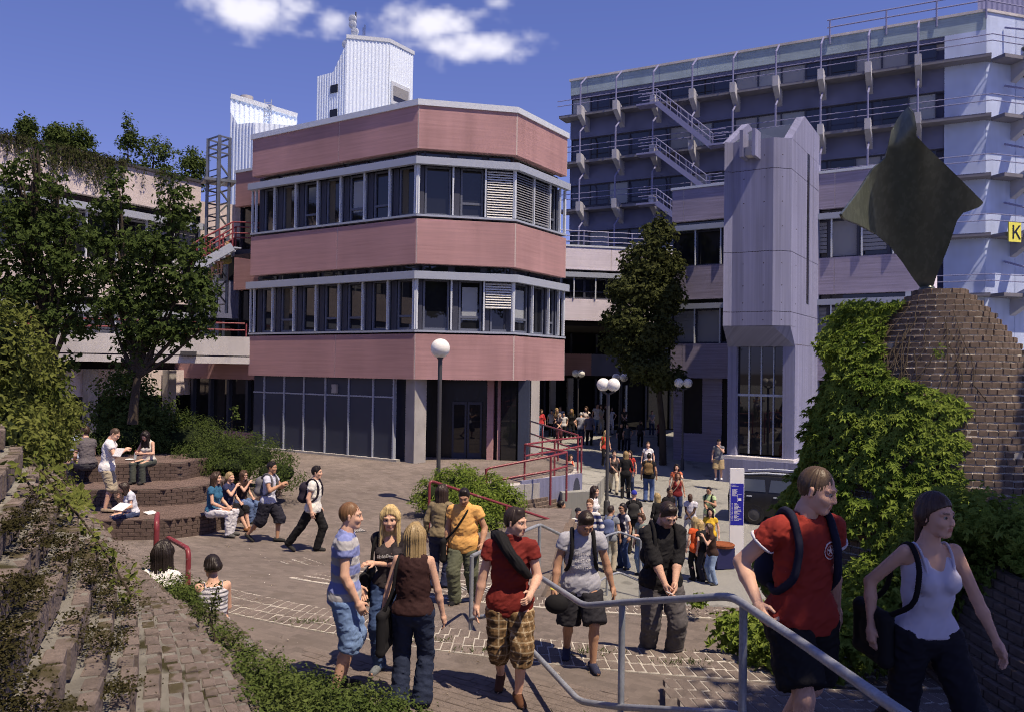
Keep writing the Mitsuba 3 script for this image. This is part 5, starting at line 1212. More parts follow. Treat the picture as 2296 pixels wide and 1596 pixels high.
ells = [E(1690, 1400, 9.3, .32, .26), E(1640, 1425, 9.2, .26, .18), E(1730, 1440, 8.8, .4, .3), E(1800, 1460, 8.4, .45, .28), E(1880, 1430, 8.3, .5, .4), E(1960, 1380, 8.6, .5, .5), E(2060, 1330, 8.9, .5, .45)]
P, N = blob_points(ells, 5200, rng, .16, 16, .5)
gi_ = thing('ground_creeper', 'creeper spilling onto the paving at the foot of the mound', 'creeper'); part(gi_, 'foliage', leaf_mesh(P, N, .085, rng, .42, .35, 4, .5), 'leaf_ivy', kind='stuff')
P, N = blob_points([E(2190, 1190, 8.6, .8, .45), E(2280, 1230, 8.2, .7, .4), E(2130, 1240, 8.8, .6, .35)], 4200, rng, .16, 16, .5)
gi_ = thing('ground_creeper', 'shaded creeper spreading on top of the low retaining wall', 'creeper'); part(gi_, 'foliage', leaf_mesh(P, N, .085, rng, .42, .35, 4, .5), 'leaf_ivy', kind='stuff')
P, N = blob_points([E(1565, 1343, 11.0, .16, .1)], 160, rng, .08, 12, .4); w_ = thing('weed', 'small leafy weed growing beside the steps near the mound', 'weed'); part(w_, 'foliage', leaf_mesh(P, N, .075, rng, .5, .3), 'leaf_ivy', kind='stuff')
P, N = blob_points([E(2095, 784, 10.7, .05, .1)], 40, rng, .06, 10, .4); w_ = thing('weed', 'tiny weed growing from the bricks high on the mound', 'weed'); part(w_, 'foliage', leaf_mesh(P + [0, -.1, 0], N, .05, rng, .5, .3), 'leaf_ivy', kind='stuff')
# round bush by the red handrail, long juniper hedge, tall shrub
def bush(name, label, ells, n, size, mat, seed, clus=.12, cat='bush', per=20, hollow=.6, asp=.4, grp=None):
    rng = np.random.RandomState(seed); k = thing(name, label, cat, grp); P, N = blob_points(ells, n, rng, clus, per, hollow)
    part(k, 'foliage', leaf_mesh(P, N, size, rng, asp, .25, 1, .6), mat, kind='stuff')
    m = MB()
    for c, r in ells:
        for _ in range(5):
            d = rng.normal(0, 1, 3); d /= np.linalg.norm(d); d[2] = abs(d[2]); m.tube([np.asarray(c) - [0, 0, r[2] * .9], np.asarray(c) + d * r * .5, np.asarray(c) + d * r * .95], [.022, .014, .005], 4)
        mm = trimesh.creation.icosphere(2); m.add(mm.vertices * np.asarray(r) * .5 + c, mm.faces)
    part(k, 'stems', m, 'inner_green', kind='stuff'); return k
bush('round_bush', 'round light green bush behind the red handrail at the lamp foot', [E(970, 1110, 20.2, .55, .42), E(1030, 1090, 20.6, .75, .5), E(1095, 1105, 20.6, .65, .5), E(1140, 1130, 20.4, .4, .45), E(1060, 1130, 19.8, .75, .45), E(1090, 1175, 19.2, .5, .45), E(1010, 1140, 19.8, .5, .35)], 15000, .10, 'leaf_ivy', 41, .16, asp=.35)
bush('juniper_hedge', 'wide dark green hedge behind the round brick benches', [E(620, 1060, 21.5, .9, .5), E(560, 1025, 22.5, 1.2, .6), E(490, 1005, 23.3, 1.3, .7), E(420, 985, 23.5, 1.4, .8), E(350, 985, 23.2, 1.2, .8), E(290, 985, 22.5, 1.0, .6), E(230, 990, 22.5, 1.0, .6), E(520, 1045, 21.8, .9, .4), E(450, 1030, 22, .8, .5)], 26000, .09, 'leaf_shrub', 42, .2, 'hedge', asp=.3)
tree('tall_shrub', 'tall loose green shrub in front of the dark windows on the left', (aty(300, 990, 23)), [E(270, 880, 23, .8, .45), E(330, 920, 23, .8, .5), E(255, 930, 23, .7, .4), E(300, 965, 23, 1.0, .5), E(375, 945, 23, .5, .35), E(300, 850, 23, .4, .3)], 5200, .14, 'leaf_shrub', 43, .05, None, 'shrub', .25)
tree('sapling', 'thin young shoot rising above the hedge before the glazed wall', aty(520, 985, 23.5), [E(527, 935, 23.5, .12, .35), E(518, 962, 23.5, .15, .2)], 160, .12, 'leaf_hedge', 44, .02, None, 'shrub', .12)
# low hedge along the foot of the stepped bricks in the foreground
hp = [(352, 1300, 9.6, .25, .28), (375, 1345, 9.0, .32, .3), (400, 1390, 8.5, .34, .32), (425, 1330, 9.2, .2, .2), (440, 1445, 7.9, .36, .32), (490, 1490, 7.4, .38, .34), (500, 1545, 6.9, .3, .33), (560, 1550, 6.7, .42, .30), (630, 1580, 6.4, .42, .28), (700, 1602, 6.2, .45, .27), (790, 1622, 6.0, .45, .26), (880, 1650, 5.85, .35, .22), (600, 1625, 6.0, .5, .3), (740, 1650, 5.7, .5, .25)]
bush('low_hedge', 'low small-leaved hedge running along the foreground brick bank', [E(*q) for q in hp], 44000, .034, 'leaf_hedge', 45, .085, 'hedge', 22, .6, .55)
rng = np.random.RandomState(77); k = thing('hedge_shoot', 'dark upright twig sticking out of the foreground hedge', 'shrub'); q0 = aty(492, 1500, 7.3); q1 = aty(478, 1330, 7.4); q2 = aty(487, 1318, 7.4)
m = MB().tube([q0, aty(480, 1420, 7.35), aty(470, 1380, 7.4), q2], [.014, .010, .008, .004], 6); m.tube([aty(470, 1385, 7.4), aty(440, 1370, 7.4)], [.006, .003], 5); m.tube([aty(486, 1430, 7.35), aty(535, 1430, 7.3)], [.006, .003], 5)
part(k, 'twig', m, 'bark', 40)
P, N = blob_points([E(487, 1335, 7.4, .06, .10), E(470, 1362, 7.4, .09, .06), E(445, 1370, 7.4, .08, .05), E(515, 1425, 7.3, .10, .03), E(478, 1390, 7.4, .05, .05), E(492, 1312, 7.4, .03, .06)], 420, rng, .05, 10, .3)
part(k, 'leaves', leaf_mesh(P, N, .034, rng, .55, .25), 'leaf_dark', kind='stuff')
# yellow-green shrub mass on top of the brick bank at the left edge, with trailing stems
def on_bank(x, y):
    r = ray(x, y); Y = np.arange(1.2, 30, .02); p = r[None] * (Y / r[1])[:, None]
    R = np.hypot(p[:, 0] - FC[0], p[:, 1] - FC[1]); top = np.interp(p[:, 2], BKZ, BKR, left=20.8, right=0)
    i = np.argmax((R < top) & (p[:, 2] < -.15)) or 400; return p[i]
bk = [E(5, 800, 7.22, 0.38, 0.38), E(30, 850, 7.60, 0.46, 0.46), E(60, 890, 7.98, 0.42, 0.42), E(20, 930, 7.45, 0.42, 0.38), E(90, 950, 8.74, 0.38, 0.38), E(115, 990, 9.50, 0.30, 0.27), E(50, 980, 7.98, 0.38, 0.30), E(0, 1000, 6.84, 0.30, 0.23), E(-40, 780, 6.84, 0.53, 0.46), E(100, 1020, 8.74, 0.23, 0.15), E(120, 930, 9.88, 0.34, 0.30)]
bk += [E(8, 945, 6.9, .36, .28), E(48, 985, 7.4, .36, .26), E(2, 1020, 6.2, .3, .22), E(90, 1035, 8.0, .28, .18), E(-20, 985, 6.0, .4, .35), E(40, 1050, 6.9, .25, .14)]
bush('yellow_green_shrub', 'yellow-green leafy shrub crowning the brick bank at the left edge', bk, 26000, .060, 'leaf_bank', 46, .11, 'shrub', 20, .55, .5)
rng = np.random.RandomState(9); k = thing('trailing_vine', 'leafy vine trailing down over the stepped bricks in the left foreground', 'vine'); P, N = [], []; m = MB()
for pth, w in (([(60, 1040), (100, 1085), (138, 1135), (175, 1175), (215, 1230), (245, 1275), (268, 1315), (285, 1345)], .045), ([(95, 1065), (125, 1095), (150, 1140)], .05), ([(20, 1050), (55, 1095), (70, 1120)], .05), ([(150, 1070), (175, 1110), (160, 1150)], .035)):
    p = np.array([on_bank(*q) for q in pth]) + [.05, -.06, .05]; m.tube(p, .007, 5)
    for a, b in zip(p[:-1], p[1:]):
        n = int(np.linalg.norm(b - a) * 75) + 10; t = rng.rand(n, 1); P.append(a + (b - a) * t + rng.normal(0, w, (n, 3)) * [1, 1, .6]); N.append(np.tile([.5, -.4, .8], (n, 1)))
part(k, 'leaves', leaf_mesh(np.vstack(P), np.vstack(N), .055, rng, .55, .25), 'leaf_bank', kind='stuff'); part(k, 'stem', m, 'bark', 40)
# moss cushions in the joints of the bank
m_ = []; rng = np.random.RandomState(19); Pm = []
for i in range(900):
    x, y = rng.uniform(0, 430), rng.uniform(1080, 1596)
    if meshkit.fbm(np.array([[x * .012, y * .012, 3.0]]), 3)[0] < .54: continue
    if y < 1080 + (x - 150) * 1.6: continue
    p = on_bank(x, y); n = rng.randint(20, 60); s = rng.uniform(.02, .07); Pm.append(p + np.array([.015, -.015, .012]) + rng.normal(0, 1, (n, 3)) * [s, s, .008])
Pm = np.vstack(Pm); prin('moss', proc(lambda p, n, uv: mix((.018, .018, .008), (.055, .050, .02), fbm(p.x * 20, p.y * 20, p.z * 20, 2))), .95, .1)
ms = part(fw_, 'moss', leaf_mesh(Pm, np.tile([0, 0, 1.0], (len(Pm), 1)), .016, rng, .8, .6, 1, .5), 'moss', kind='stuff')
# shade tree standing just right of the picture; its shade falls on the steps and the foot of the mound
tree('shade_tree', 'broad tree right of the steps whose shade falls on the walkers', (9.0, 3.4, -2.5), [((6.3, 3.2, 5.2), (2.1, 2.2, 1.5)), ((8.6, 5.8, 5.6), (1.9, 1.7, 1.5)), ((8.4, 2.2, 6.0), (2.2, 2.2, 1.6)), ((6.6, 1.2, 5.4), (1.8, 1.8, 1.4)), ((10.0, 8.0, 4.6), (1.5, 1.4, 1.1)), ((5.2, -.6, 6.2), (2.4, 2.2, 1.3)), ((8.6, -1.5, 6.6), (2.6, 2.4, 1.5))], 21000, .26, 'leaf_oak', 51, .2, None, 'tree', .4, 3, .55, .2)
tree('shade_tree', 'large tree standing behind the viewpoint on the upper path', (-1.0, -9.0, -1.5), [((-1, -7, 6), (3.2, 2.6, 1.8)), ((-4.5, -6, 6.5), (2.8, 2.4, 1.7)), ((2.5, -5.5, 6.5), (2.8, 2.2, 1.7)), ((0, -9, 8.5), (3.5, 2.5, 2)), ((5.5, -6, 7), (2.6, 2.4, 1.7))], 15000, .34, 'leaf_oak', 52, .26, None, 'tree', .5, 3, .55, .2)
# litter, fallen leaves and grass tufts in the joints
rng = np.random.RandomState(61); P = []
for i in range(260):
    x, y = rng.uniform(-7, 2.5), rng.uniform(6, 19); zz_ = ground_z(x, y)
    if math.hypot(x - QC[0], y - QC[1]) < 12.2 and x > -.2: continue
    P.append((x, y, zz_ + .018))
P = np.array(P); lt2 = struct('litter', leaf_mesh(P, np.tile([0, 0, 1.0], (len(P), 1)), .035, rng, .5, .5, 1, .3), 'litter_mat'); labels[lt2] = {'label': 'scattered cigarette ends and dry leaves on the paving', 'category': 'litter', 'kind': 'stuff'}
prin('litter_mat', proc(lambda p, n, uv: mix((.16, .11, .05), (.6, .58, .55), cell_rand(p.x * 3, p.y * 3, 0))), .9, .1)
P = []
for c in ((-.9, 9.2), (.9, 8.9), (-2.4, 9.8), (1.9, 8.6), (2.3, 9.4), (.5, 7.2), (-.2, 8.9)):
    n = 60; P.append(np.column_stack([c[0] + rng.normal(0, .16, n), c[1] + rng.normal(0, .05, n), np.full(n, -3.05)]))
P = np.vstack(P); P[:, 2] = [ground_z(a, b) + .015 for a, b, _ in P]
gt = struct('grass', leaf_mesh(P, np.tile([0, -1.0, .2], (len(P), 1)), .06, rng, .14, .2, 1, .5, (0, 0, 1)), 'leaf_hedge'); labels[gt] = {'label': 'small grass tufts growing in the paving joints', 'category': 'grass', 'kind': 'stuff'}
# ---------------- people: one continuous body per person from a smooth distance field, clothes as garments over it ----------------
EDG = [((0,0,0),(1,0,0)),((0,1,0),(1,1,0)),((0,0,1),(1,0,1)),((0,1,1),(1,1,1)),((0,0,0),(0,1,0)),((1,0,0),(1,1,0)),((0,0,1),(0,1,1)),((1,0,1),(1,1,1)),((0,0,0),(0,0,1)),((1,0,0),(1,0,1)),((0,1,0),(0,1,1)),((1,1,0),(1,1,1))]
def surface_nets(F, org, h):
    S = F < 0; nx, ny, nz = F.shape
    def sub(a, o): return a[o[0]:nx - 1 + o[0], o[1]:ny - 1 + o[1], o[2]:nz - 1 + o[2]]
    cnt = sum(sub(S, (i, j, k)).astype(np.int8) for i in (0, 1) for j in (0, 1) for k in (0, 1))
    act = (cnt > 0) & (cnt < 8); idx = np.argwhere(act)
    if len(idx) == 0: return np.zeros((0, 3)), np.zeros((0, 3), int)
    acc = np.zeros((len(idx), 3)); num = np.zeros(len(idx))
    for o, p in EDG:
        a = F[idx[:, 0] + o[0], idx[:, 1] + o[1], idx[:, 2] + o[2]]; b = F[idx[:, 0] + p[0], idx[:, 1] + p[1], idx[:, 2] + p[2]]
        x = (a < 0) != (b < 0); t = np.where(x, a / np.where(x, a - b, 1), 0)
        acc += x[:, None] * (np.array(o) + t[:, None] * (np.array(p) - np.array(o))); num += x
    V = (idx + acc / num[:, None]) * h + org
    vid = -np.ones(act.shape, np.int64); vid[act] = np.arange(len(idx)); Q = []
    for ax in range(3):
        d = [0, 0, 0]; d[ax] = 1; u, w = [k for k in range(3) if k != ax]
        a = S[:nx - d[0], :ny - d[1], :nz - d[2]]; b = S[d[0]:, d[1]:, d[2]:]; e = np.argwhere(a != b)
        e = e[(e[:, u] > 0) & (e[:, w] > 0) & (e[:, u] < F.shape[u] - 1) & (e[:, w] < F.shape[w] - 1)]
        c = []
        for du, dw in ((1, 1), (0, 1), (0, 0), (1, 0)):
            q = e.copy(); q[:, u] -= du; q[:, w] -= dw; c.append(vid[q[:, 0], q[:, 1], q[:, 2]])
        c = np.stack(c, 1); flip = a[e[:, 0], e[:, 1], e[:, 2]] ^ (ax == 1)
        c[~flip] = c[~flip][:, ::-1]; Q.append(c)
    Q = np.vstack(Q); Q = Q[(Q >= 0).all(1)]
    return V, np.vstack([Q[:, [0, 1, 2]], Q[:, [0, 2, 3]]])
class Sdf:
    def __init__(s): s.pr = []; s.cuts = []
    def cap(s, a, b, r1, r2=None, k=.02, n=None, w=1.0, cut=None, sub=False): s.pr.append((np.asarray(a, float), np.asarray(b, float), r1, r1 if r2 is None else r2, k, n, w, cut, sub)); return s
    def ell(s, c, axes, r, k=.02, sub=False): s.pr.append((np.asarray(c, float), axes, np.asarray(r, float), None, k, None, 'ell', None, sub)); return s
    def mesh(s, h):
        lo, hi = [], []
        for p in s.pr:
            if p[8]: continue
            R = max(p[2]) if p[6] == 'ell' else max(p[2], p[3]) * max(p[6], 1); pts = [p[0]] if p[6] == 'ell' else [p[0], p[1]]
            lo.append(np.min(pts, 0) - R); hi.append(np.max(pts, 0) + R)
        lo, hi = np.min(lo, 0) - 2.5 * h, np.max(hi, 0) + 2.5 * h
        n = np.ceil((hi - lo) / h).astype(int) + 1; F = np.full(n, .2, np.float32)
        for p in s.pr:
            R = (max(p[2]) if p[6] == 'ell' else max(p[2], p[3]) * max(p[6], 1)) + p[4] + 2 * h; pts = [p[0]] if p[6] == 'ell' else [p[0], p[1]]
            i0 = np.clip(np.floor((np.min(pts, 0) - R - lo) / h).astype(int), 0, n); i1 = np.clip(np.ceil((np.max(pts, 0) + R - lo) / h).astype(int) + 1, 0, n)
            if (i1 <= i0).any(): continue
            sl = tuple(slice(a, b) for a, b in zip(i0, i1)); G = np.stack(np.meshgrid(*[lo[q] + h * np.arange(i0[q], i1[q]) for q in range(3)], indexing='ij'), -1).astype(np.float32)
            v = G - p[0].astype(np.float32)
            if p[6] == 'ell':
                q = np.stack([v @ np.asarray(a, np.float32) for a in p[1]], -1) / p[2].astype(np.float32); l = np.sqrt((q * q).sum(-1)); l2 = np.sqrt(((q / p[2].astype(np.float32)) ** 2).sum(-1)) + 1e-9; d = l * (l - 1) / l2
            else:
                ab = p[1] - p[0]
                if p[5] is not None:
                    nn = np.asarray(p[5], np.float32); v = v - (v @ nn)[..., None] * nn * (1 - 1 / p[6]); ab = ab - nn * (ab @ nn) * (1 - 1 / p[6])
                ab = ab.astype(np.float32); t = np.clip(v @ ab / max(ab @ ab, 1e-9), 0, 1)
                d = np.sqrt(((v - t[..., None] * ab) ** 2).sum(-1)) - (p[2] + (p[3] - p[2]) * t)
            if p[7] is not None: d = np.maximum(d, (G - p[7][0]) @ np.asarray(p[7][1], np.float32))
            A = F[sl]; k = p[4]
            if p[8]: hh = np.maximum(k - np.abs(A + d), 0) / k; F[sl] = np.maximum(A, -d) + hh * hh * k * .25
            else: hh = np.maximum(k - np.abs(A - d), 0) / k; F[sl] = np.minimum(A, d) - hh * hh * k * .25
        for c, m in s.cuts:
            G = np.stack(np.meshgrid(*[lo[q] + h * np.arange(n[q]) for q in range(3)], indexing='ij'), -1).astype(np.float32); F = np.maximum(F, (G - np.asarray(c, np.float32)) @ np.asarray(m, np.float32))
        F[0], F[-1], F[:, 0], F[:, -1], F[:, :, 0], F[:, :, -1] = .2, .2, .2, .2, .2, .2
        return surface_nets(F, lo, h)
def unit(v): v = np.asarray(v, float); return v / (np.linalg.norm(v) + 1e-12)
def ik(a, t, l1, l2, pole):
    d = t - a; L = np.linalg.norm(d); u = d / L; L = min(L, (l1 + l2) * .998); x = (l1 * l1 - l2 * l2 + L * L) / (2 * L); y = math.sqrt(max(l1 * l1 - x * x, 1e-8))
    p = unit(np.asarray(pole) - u * (np.asarray(pole) @ u)); return a + u * x + p * y, a + u * L
SKIN = {'light': (.60, .37, .27), 'tan': (.44, .25, .16), 'brown': (.25, .13, .08), 'dark': (.07, .04, .03)}
def colf(c):
    if callable(c): return c
    return lambda p: np.tile(np.asarray(c, float), (len(p), 1))
def stripes(a, b, w, ax=2, duty=.5): return lambda p: np.where((((p[:, ax] / w) % 1) < duty)[:, None], np.asarray(a, float), np.asarray(b, float))
def plaid(p):
    a = ((p[:, 0] * 14 + p[:, 1] * 9) % 1 < .28).astype(float) + ((p[:, 2] * 13) % 1 < .28); b = ((p[:, 0] * 14 + p[:, 1] * 9 + .5) % 1 < .1) | ((p[:, 2] * 13 + .5) % 1 < .1)
    c = np.array([.17, .105, .05])[None] * (1 - .33 * a[:, None]); return np.where(b[:, None], np.array([.36, .29, .19]), c)
def denim(a, fade=.35):
    a = np.asarray(a, float)
    return lambda p: a * (1 + fade * 1.6 * (meshkit.fbm(p * [9, 9, 4], 3, 5)[:, None] - .45)) * (1 + .25 * (meshkit.noise(p * 160)[:, None] - .5))
PEOPLE = []
def person(label, foot=None, top=None, head=180, pos=None, H=None, pose='stand', sex='m', skin='light', hair=('short', (.05, .03, .02)), shirt=None, pants=None, shoes=(.03, .03, .03), lod=None, look=(0, 0),
           lean=4, twist=0, hands=None, feet=None, hz=None, group=None, bag=(), extra=None, seat=.44, fat=1.0, seed=0, print_=None, belt=None, name='person'):
    rng = np.random.RandomState(100 + seed + len(PEOPLE))
    if pos is None:
        z = -3.5
        for _ in range(25): q = atz(foot[0], foot[1], z); z = .5 * z + .5 * ground_z(q[0], q[1])
        q = atz(foot[0], foot[1], z); pos = np.array([q[0], q[1], ground_z(q[0], q[1])])
    pos = np.asarray(pos, float)
    if H is None:
        z1 = aty(top[0], top[1], pos[1])[2]; H = (z1 - pos[2]) if pose != 'sit' else (z1 - pos[2] - seat) / .52
    if not 1.45 < H < 2.0: print('height', label[:40], round(H, 2))
    H = min(max(H, 1.5), 1.97); s = H / 1.75
    dist = pos[1]
    if lod is None: lod = 0 if dist < 10 else 1 if dist < 20 else 2 if dist < 36 else 3
    hb, hh, hc, hd = [(.011, .0058, .0095, .0042), (.014, .009, .013, .007), (.020, .014, .018, .012), (.030, .022, .028, .02)][lod]
    f = dirn(head); r = np.array([f[1], -f[0], 0]); LW = np.stack([r, f, UP])      # rows: local axes in world
    W = lambda v: np.asarray(v) @ LW + pos
    inv = lambda w: (np.asarray(w) - pos) @ LW.T
    fem = sex == 'f'
    # skeleton, in metres, local
    if hz is None: hz = {'stand': .945, 'walk': .915, 'sit': seat / s + .10}[pose]
    P = np.array([0, 0, hz * s]); la, tw = math.radians(lean), math.radians(twist)
    tu = np.array([0, math.sin(la), math.cos(la)]); tx = np.array([math.cos(tw), -math.sin(tw), 0]); tf = np.cross(tu, tx); tf = unit(tf)
    T_ = lambda x, y, z: P + (tx * x + tf * y + tu * z) * s
    sw = (.160 if fem else .176) * (1 + (fat - 1) * .4); hw = .095
    neck = T_(0, -.005, .545); hy, hp = math.radians(look[0]), math.radians(look[1])
    hf0 = np.array([math.sin(tw + hy), math.cos(tw + hy), 0]); hx = np.array([hf0[1], -hf0[0], 0]); hf = hf0 * math.cos(hp) - UP * math.sin(hp); hu = np.cross(hx, hf)
    HC = neck + (hu * .115 + hf * .035 + tu * .03) * s
    Hd = lambda x, y, z: HC + (hx * x + hf * y + hu * z) * s
    sh = {k: T_(k * sw, 0, .475) for k in (-1, 1)}
    if feet is None: feet = {'stand': ((-.11, .0, 0), (.11, .03, 0)), 'walk': ((-.08, .30, 0), (.08, -.34, .07)), 'sit': ((-.11, .42, -.0), (.12, .46, 0))}[pose]
    an, kn, hipj, toe = {}, {}, {}, {}
    for k, ft in ((-1, feet[0]), (1, feet[1])):
        hipj[k] = P + np.array([k * hw, 0, -.02]) * s
        a = np.array(ft) * s + [0, -.04 * s, .085 * s]; kn[k], an[k] = ik(hipj[k], a, .44 * s, .43 * s, (k * .12, 1, .15))
        pitch = -.9 * (ft[2] / .1) if ft[2] > .02 and ft[1] < 0 else 0
        td = unit([k * .18, 1, -.0 + min(pitch, 0) * .6]); toe[k] = an[k] + td * .155 * s + [0, 0, -.058 * s if pitch == 0 else -.075 * s]
    dh = {'stand': (('d',), ('d',)), 'walk': (('b',), ('f',)), 'sit': (('l',), ('l',))}[pose]; hands = hands or dh
    tg = {'d': (.27, .06, -.05), 'f': (.25, .26, .05), 'b': (.28, -.2, .02), 'l': (.10, .30, .10), 'c': (-.03, .25, .06), 'x': (-.12, .19, .25), 'r': (.10, .33, .27), 'm': (.04, .24, .50), 'p': (.22, .12, .02), 'h': (.24, .0, .06), 's': (.13, .08, .44), 'u': (.10, .30, .36), 'e': (.2, -.18, -.08)}
    el, wr, hdir, hpn = {}, {}, {}, {}
    for k, hnd in ((-1, hands[0]), (1, hands[1])):
        c = hnd[0]
        if c == 'img': t = inv(aty(*hnd[1:4]))
        elif c == 'loc': t = np.array(hnd[1:4]) * s
        else: q = tg[c]; t = T_(k * q[0], q[1], q[2])
        pole = (k * .9, -.9, -.5) if c in 'xcrlsum' else (k * .5, -1, -.1)
        if c == 'h': pole = (k, -.6, 0)
        el[k], wr[k] = ik(sh[k], t, .295 * s, .26 * s, pole); fd = unit(wr[k] - el[k]); hdir[k] = fd
        pn = np.cross(fd, np.array([0, 1.0, 0]) if abs(fd[1]) < .8 else np.array([0, 0, 1.0])); pn = unit(pn); hpn[k] = pn if pn @ np.array([-k, 0, -.3]) > 0 else -pn
    sk = np.array(SKIN[skin]) * rng.uniform(.92, 1.08); hcol = np.array(hair[1]); g = fat
    # --- body
    B = Sdf(); fw = (.97 if fem else 1.0)
    B.cap(T_(-.05, 0, -.02), T_(.05, 0, -.02), .112 * s * g, k=.04, n=tx, w=1.12); B.cap(T_(0, 0, .02), T_(0, .0, .20), .095 * s * g, .090 * s * g, .05, tx, 1.35 * (.93 if fem else 1.02))
    B.cap(T_(0, -.0, .22), T_(0, -.01, .38), .10 * s * g, .105 * s, .05, tx, 1.38 * fw); B.cap(T_(-sw * .78, -.01, .455), T_(sw * .78, -.01, .455), .052 * s, k=.05)
    if fem:
        for k in (-1, 1): B.ell(T_(k * .07, .085, .315), (tx, tf, tu), np.array([.062, .06, .065]) * s, .03)
    B.cap(T_(0, -.02, .46), neck + tu * .02, .070 * s, .056 * s * (.9 if fem else 1.05), .05); B.cap(neck, HC - hu * .06 * s - hf * .01, .056 * s * (.88 if fem else 1.05), .054 * s * (.88 if fem else 1.03), .02)
    am = (.86 if fem else 1.04) * (1 + (g - 1) * .5)
    for k in (-1, 1):
        B.cap(sh[k], el[k], .046 * s * am, .041 * s * am, .03); B.cap(el[k], el[k] * .65 + wr[k] * .35, .040 * s * am, .042 * s * am, .015); B.cap(el[k] * .65 + wr[k] * .35, wr[k], .041 * s * am, .026 * s * am, .015)
        B.cap(hipj[k], kn[k], .088 * s * g, .056 * s, .03); m_ = kn[k] * .68 + an[k] * .32 + np.array([0, -.018, 0]) * s; B.cap(kn[k], m_, .052 * s, .054 * s, .02); B.cap(m_, an[k], .054 * s, .034 * s, .02)
        B.cap(an[k] - [0, 0, .04 * s], toe[k], .036 * s, .028 * s, .02)
    if lod >= 3:
        for k in (-1, 1): B.cap(wr[k], wr[k] + hdir[k] * .14 * s, .034 * s, .024 * s, .01)
    V, Fc = B.mesh(hb); parts = [(V, Fc)]
    # --- head
    Hs = Sdf(); ax = (hx, hf, hu); jw = .94 if fem else 1.0
    Hs.ell(Hd(0, -.012, .024), ax, np.array([.075, .094, .100]) * s, .02); Hs.ell(Hd(0, .022, -.042), ax, np.array([.060 * jw, .070, .076]) * s, .03)
    Hs.cap(Hd(-.018, .060, -.098), Hd(.018, .060, -.098), .022 * s * jw, k=.025); Hs.cap(HC - (hu * .06 + hf * .01) * s, neck + tu * .03 * s, .054 * s * (.88 if fem else 1.03), k=.03)
    for k in (-1, 1):
        Hs.cap(Hd(k * .022, .086, .026), Hd(k * .050, .068, .024), .011 * s, .010 * s, .02); Hs.cap(Hd(k * .045, .060, -.028), Hd(k * .040, .066, -.034), .020 * s, k=.025)
        if lod < 3: Hs.cap(Hd(k * .076, -.012, .012), Hd(k * .076, -.016, -.028), .013 * s, .010 * s, .008, hx, .7)
        if lod < 2: Hs.ell(Hd(k * .032, .100, .006), ax, np.array([.020, .018, .0125]) * s, .014, True)
    Hs.cap(Hd(0, .084, .012), Hd(0, .102, -.030), .0095 * s, .0118 * s, .016)
    if lod < 2:
        for k in (-1, 1): Hs.cap(Hd(k * .010, .100, -.034), Hd(k * .010, .100, -.034), .009 * s, k=.008)
        Hs.cap(Hd(-.020, .082, -.060), Hd(.020, .082, -.060), .009 * s, k=.006); Hs.cap(Hd(-.017, .081, -.072), Hd(.017, .081, -.072), .010 * s, k=.006)
    parts.append(Hs.mesh(hh))
    # --- hands with five fingers
    if lod < 3:
        for k in (-1, 1):
            d, n = hdir[k], hpn[k]; lat = np.cross(d, n); lat = lat if lat @ np.array([0, 1, .3]) > 0 else -lat     # towards the thumb
            Q = Sdf(); w = wr[k]; hs_ = s * (.92 if fem else 1.0)
            Q.cap(w - d * .03, w + d * .03 * hs_, .025 * hs_, .030 * hs_, .015); Q.cap(w + d * .035 * hs_, w + d * .080 * hs_, .028 * hs_, .027 * hs_, .015, lat, 1.5)
            curl = {0: .55, 1: .5}.get(lod, .45) if hands[(k + 1) // 2][0] not in ('img',) else 1.15
            for i, (o, L) in enumerate(((.030, .072), (.010, .080), (-.010, .075), (-.029, .058))):
                b = w + (d * .092 + lat * o) * hs_; d1 = unit(d * math.cos(curl * .7) + n * math.sin(curl * .7)); d2 = unit(d * math.cos(curl * 1.7) + n * math.sin(curl * 1.7)); m1 = b + d1 * L * .55 * hs_
                Q.cap(b - d * .012, m1, .0098 * hs_, .0088 * hs_, .005); Q.cap(m1, m1 + d2 * L * .5 * hs_, .0088 * hs_, .0070 * hs_, .004)
            b = w + (d * .028 + lat * .028 + n * .008) * hs_; t1 = b + unit(d * .75 + lat * .7 + n * .3) * .045 * hs_; Q.cap(b, t1, .014 * hs_, .011 * hs_, .010); Q.cap(t1, t1 + unit(d * .95 + lat * .15 + n * .4) * .032 * hs_, .0105 * hs_, .008 * hs_, .005)
            parts.append(Q.mesh(hd))
    m = MB()
    for v, fc in parts: m.add(v, fc)
    V, Fc = m.get()
    C = np.tile(sk, (len(V), 1)) * (1 + .10 * (meshkit.fbm(V * 26, 3, 3)[:, None] - .5))
    hl = np.stack([(V - HC) @ hx, (V - HC) @ hf, (V - HC) @ hu], 1) / s
    face = (hl[:, 1] > .045) & (np.abs(hl).max(1) < .13)
    lip = face & (np.abs(hl[:, 0]) < .024) & (np.abs(hl[:, 2] + .066) < .011) & (hl[:, 1] > .076); C[lip] = sk * [.78, .55, .55]
    brow = face & (np.abs(np.abs(hl[:, 0]) - .034) < .020) & (np.abs(hl[:, 2] - .029) < .006); C[brow] = C[brow] * .35 + hcol * .65 * .9
    if 'beard' in (extra or ()):
        bd = (hl[:, 2] < -.045) & (hl[:, 2] > -.125) & (hl[:, 1] > .0) & (np.abs(hl[:, 0]) < .08) & ~lip; C[bd] = C[bd] * .6 + hcol * .4
    key = thing(name, label, 'person', group); PEOPLE.append((label, pos, H, lod))
    def put(nm, V, Fc, C, mat, parent=key): return None if not len(Fc) else part(parent, nm, (W(V), Fc), mat, True, color=C)
    put('body', V, Fc, C, 'skin')
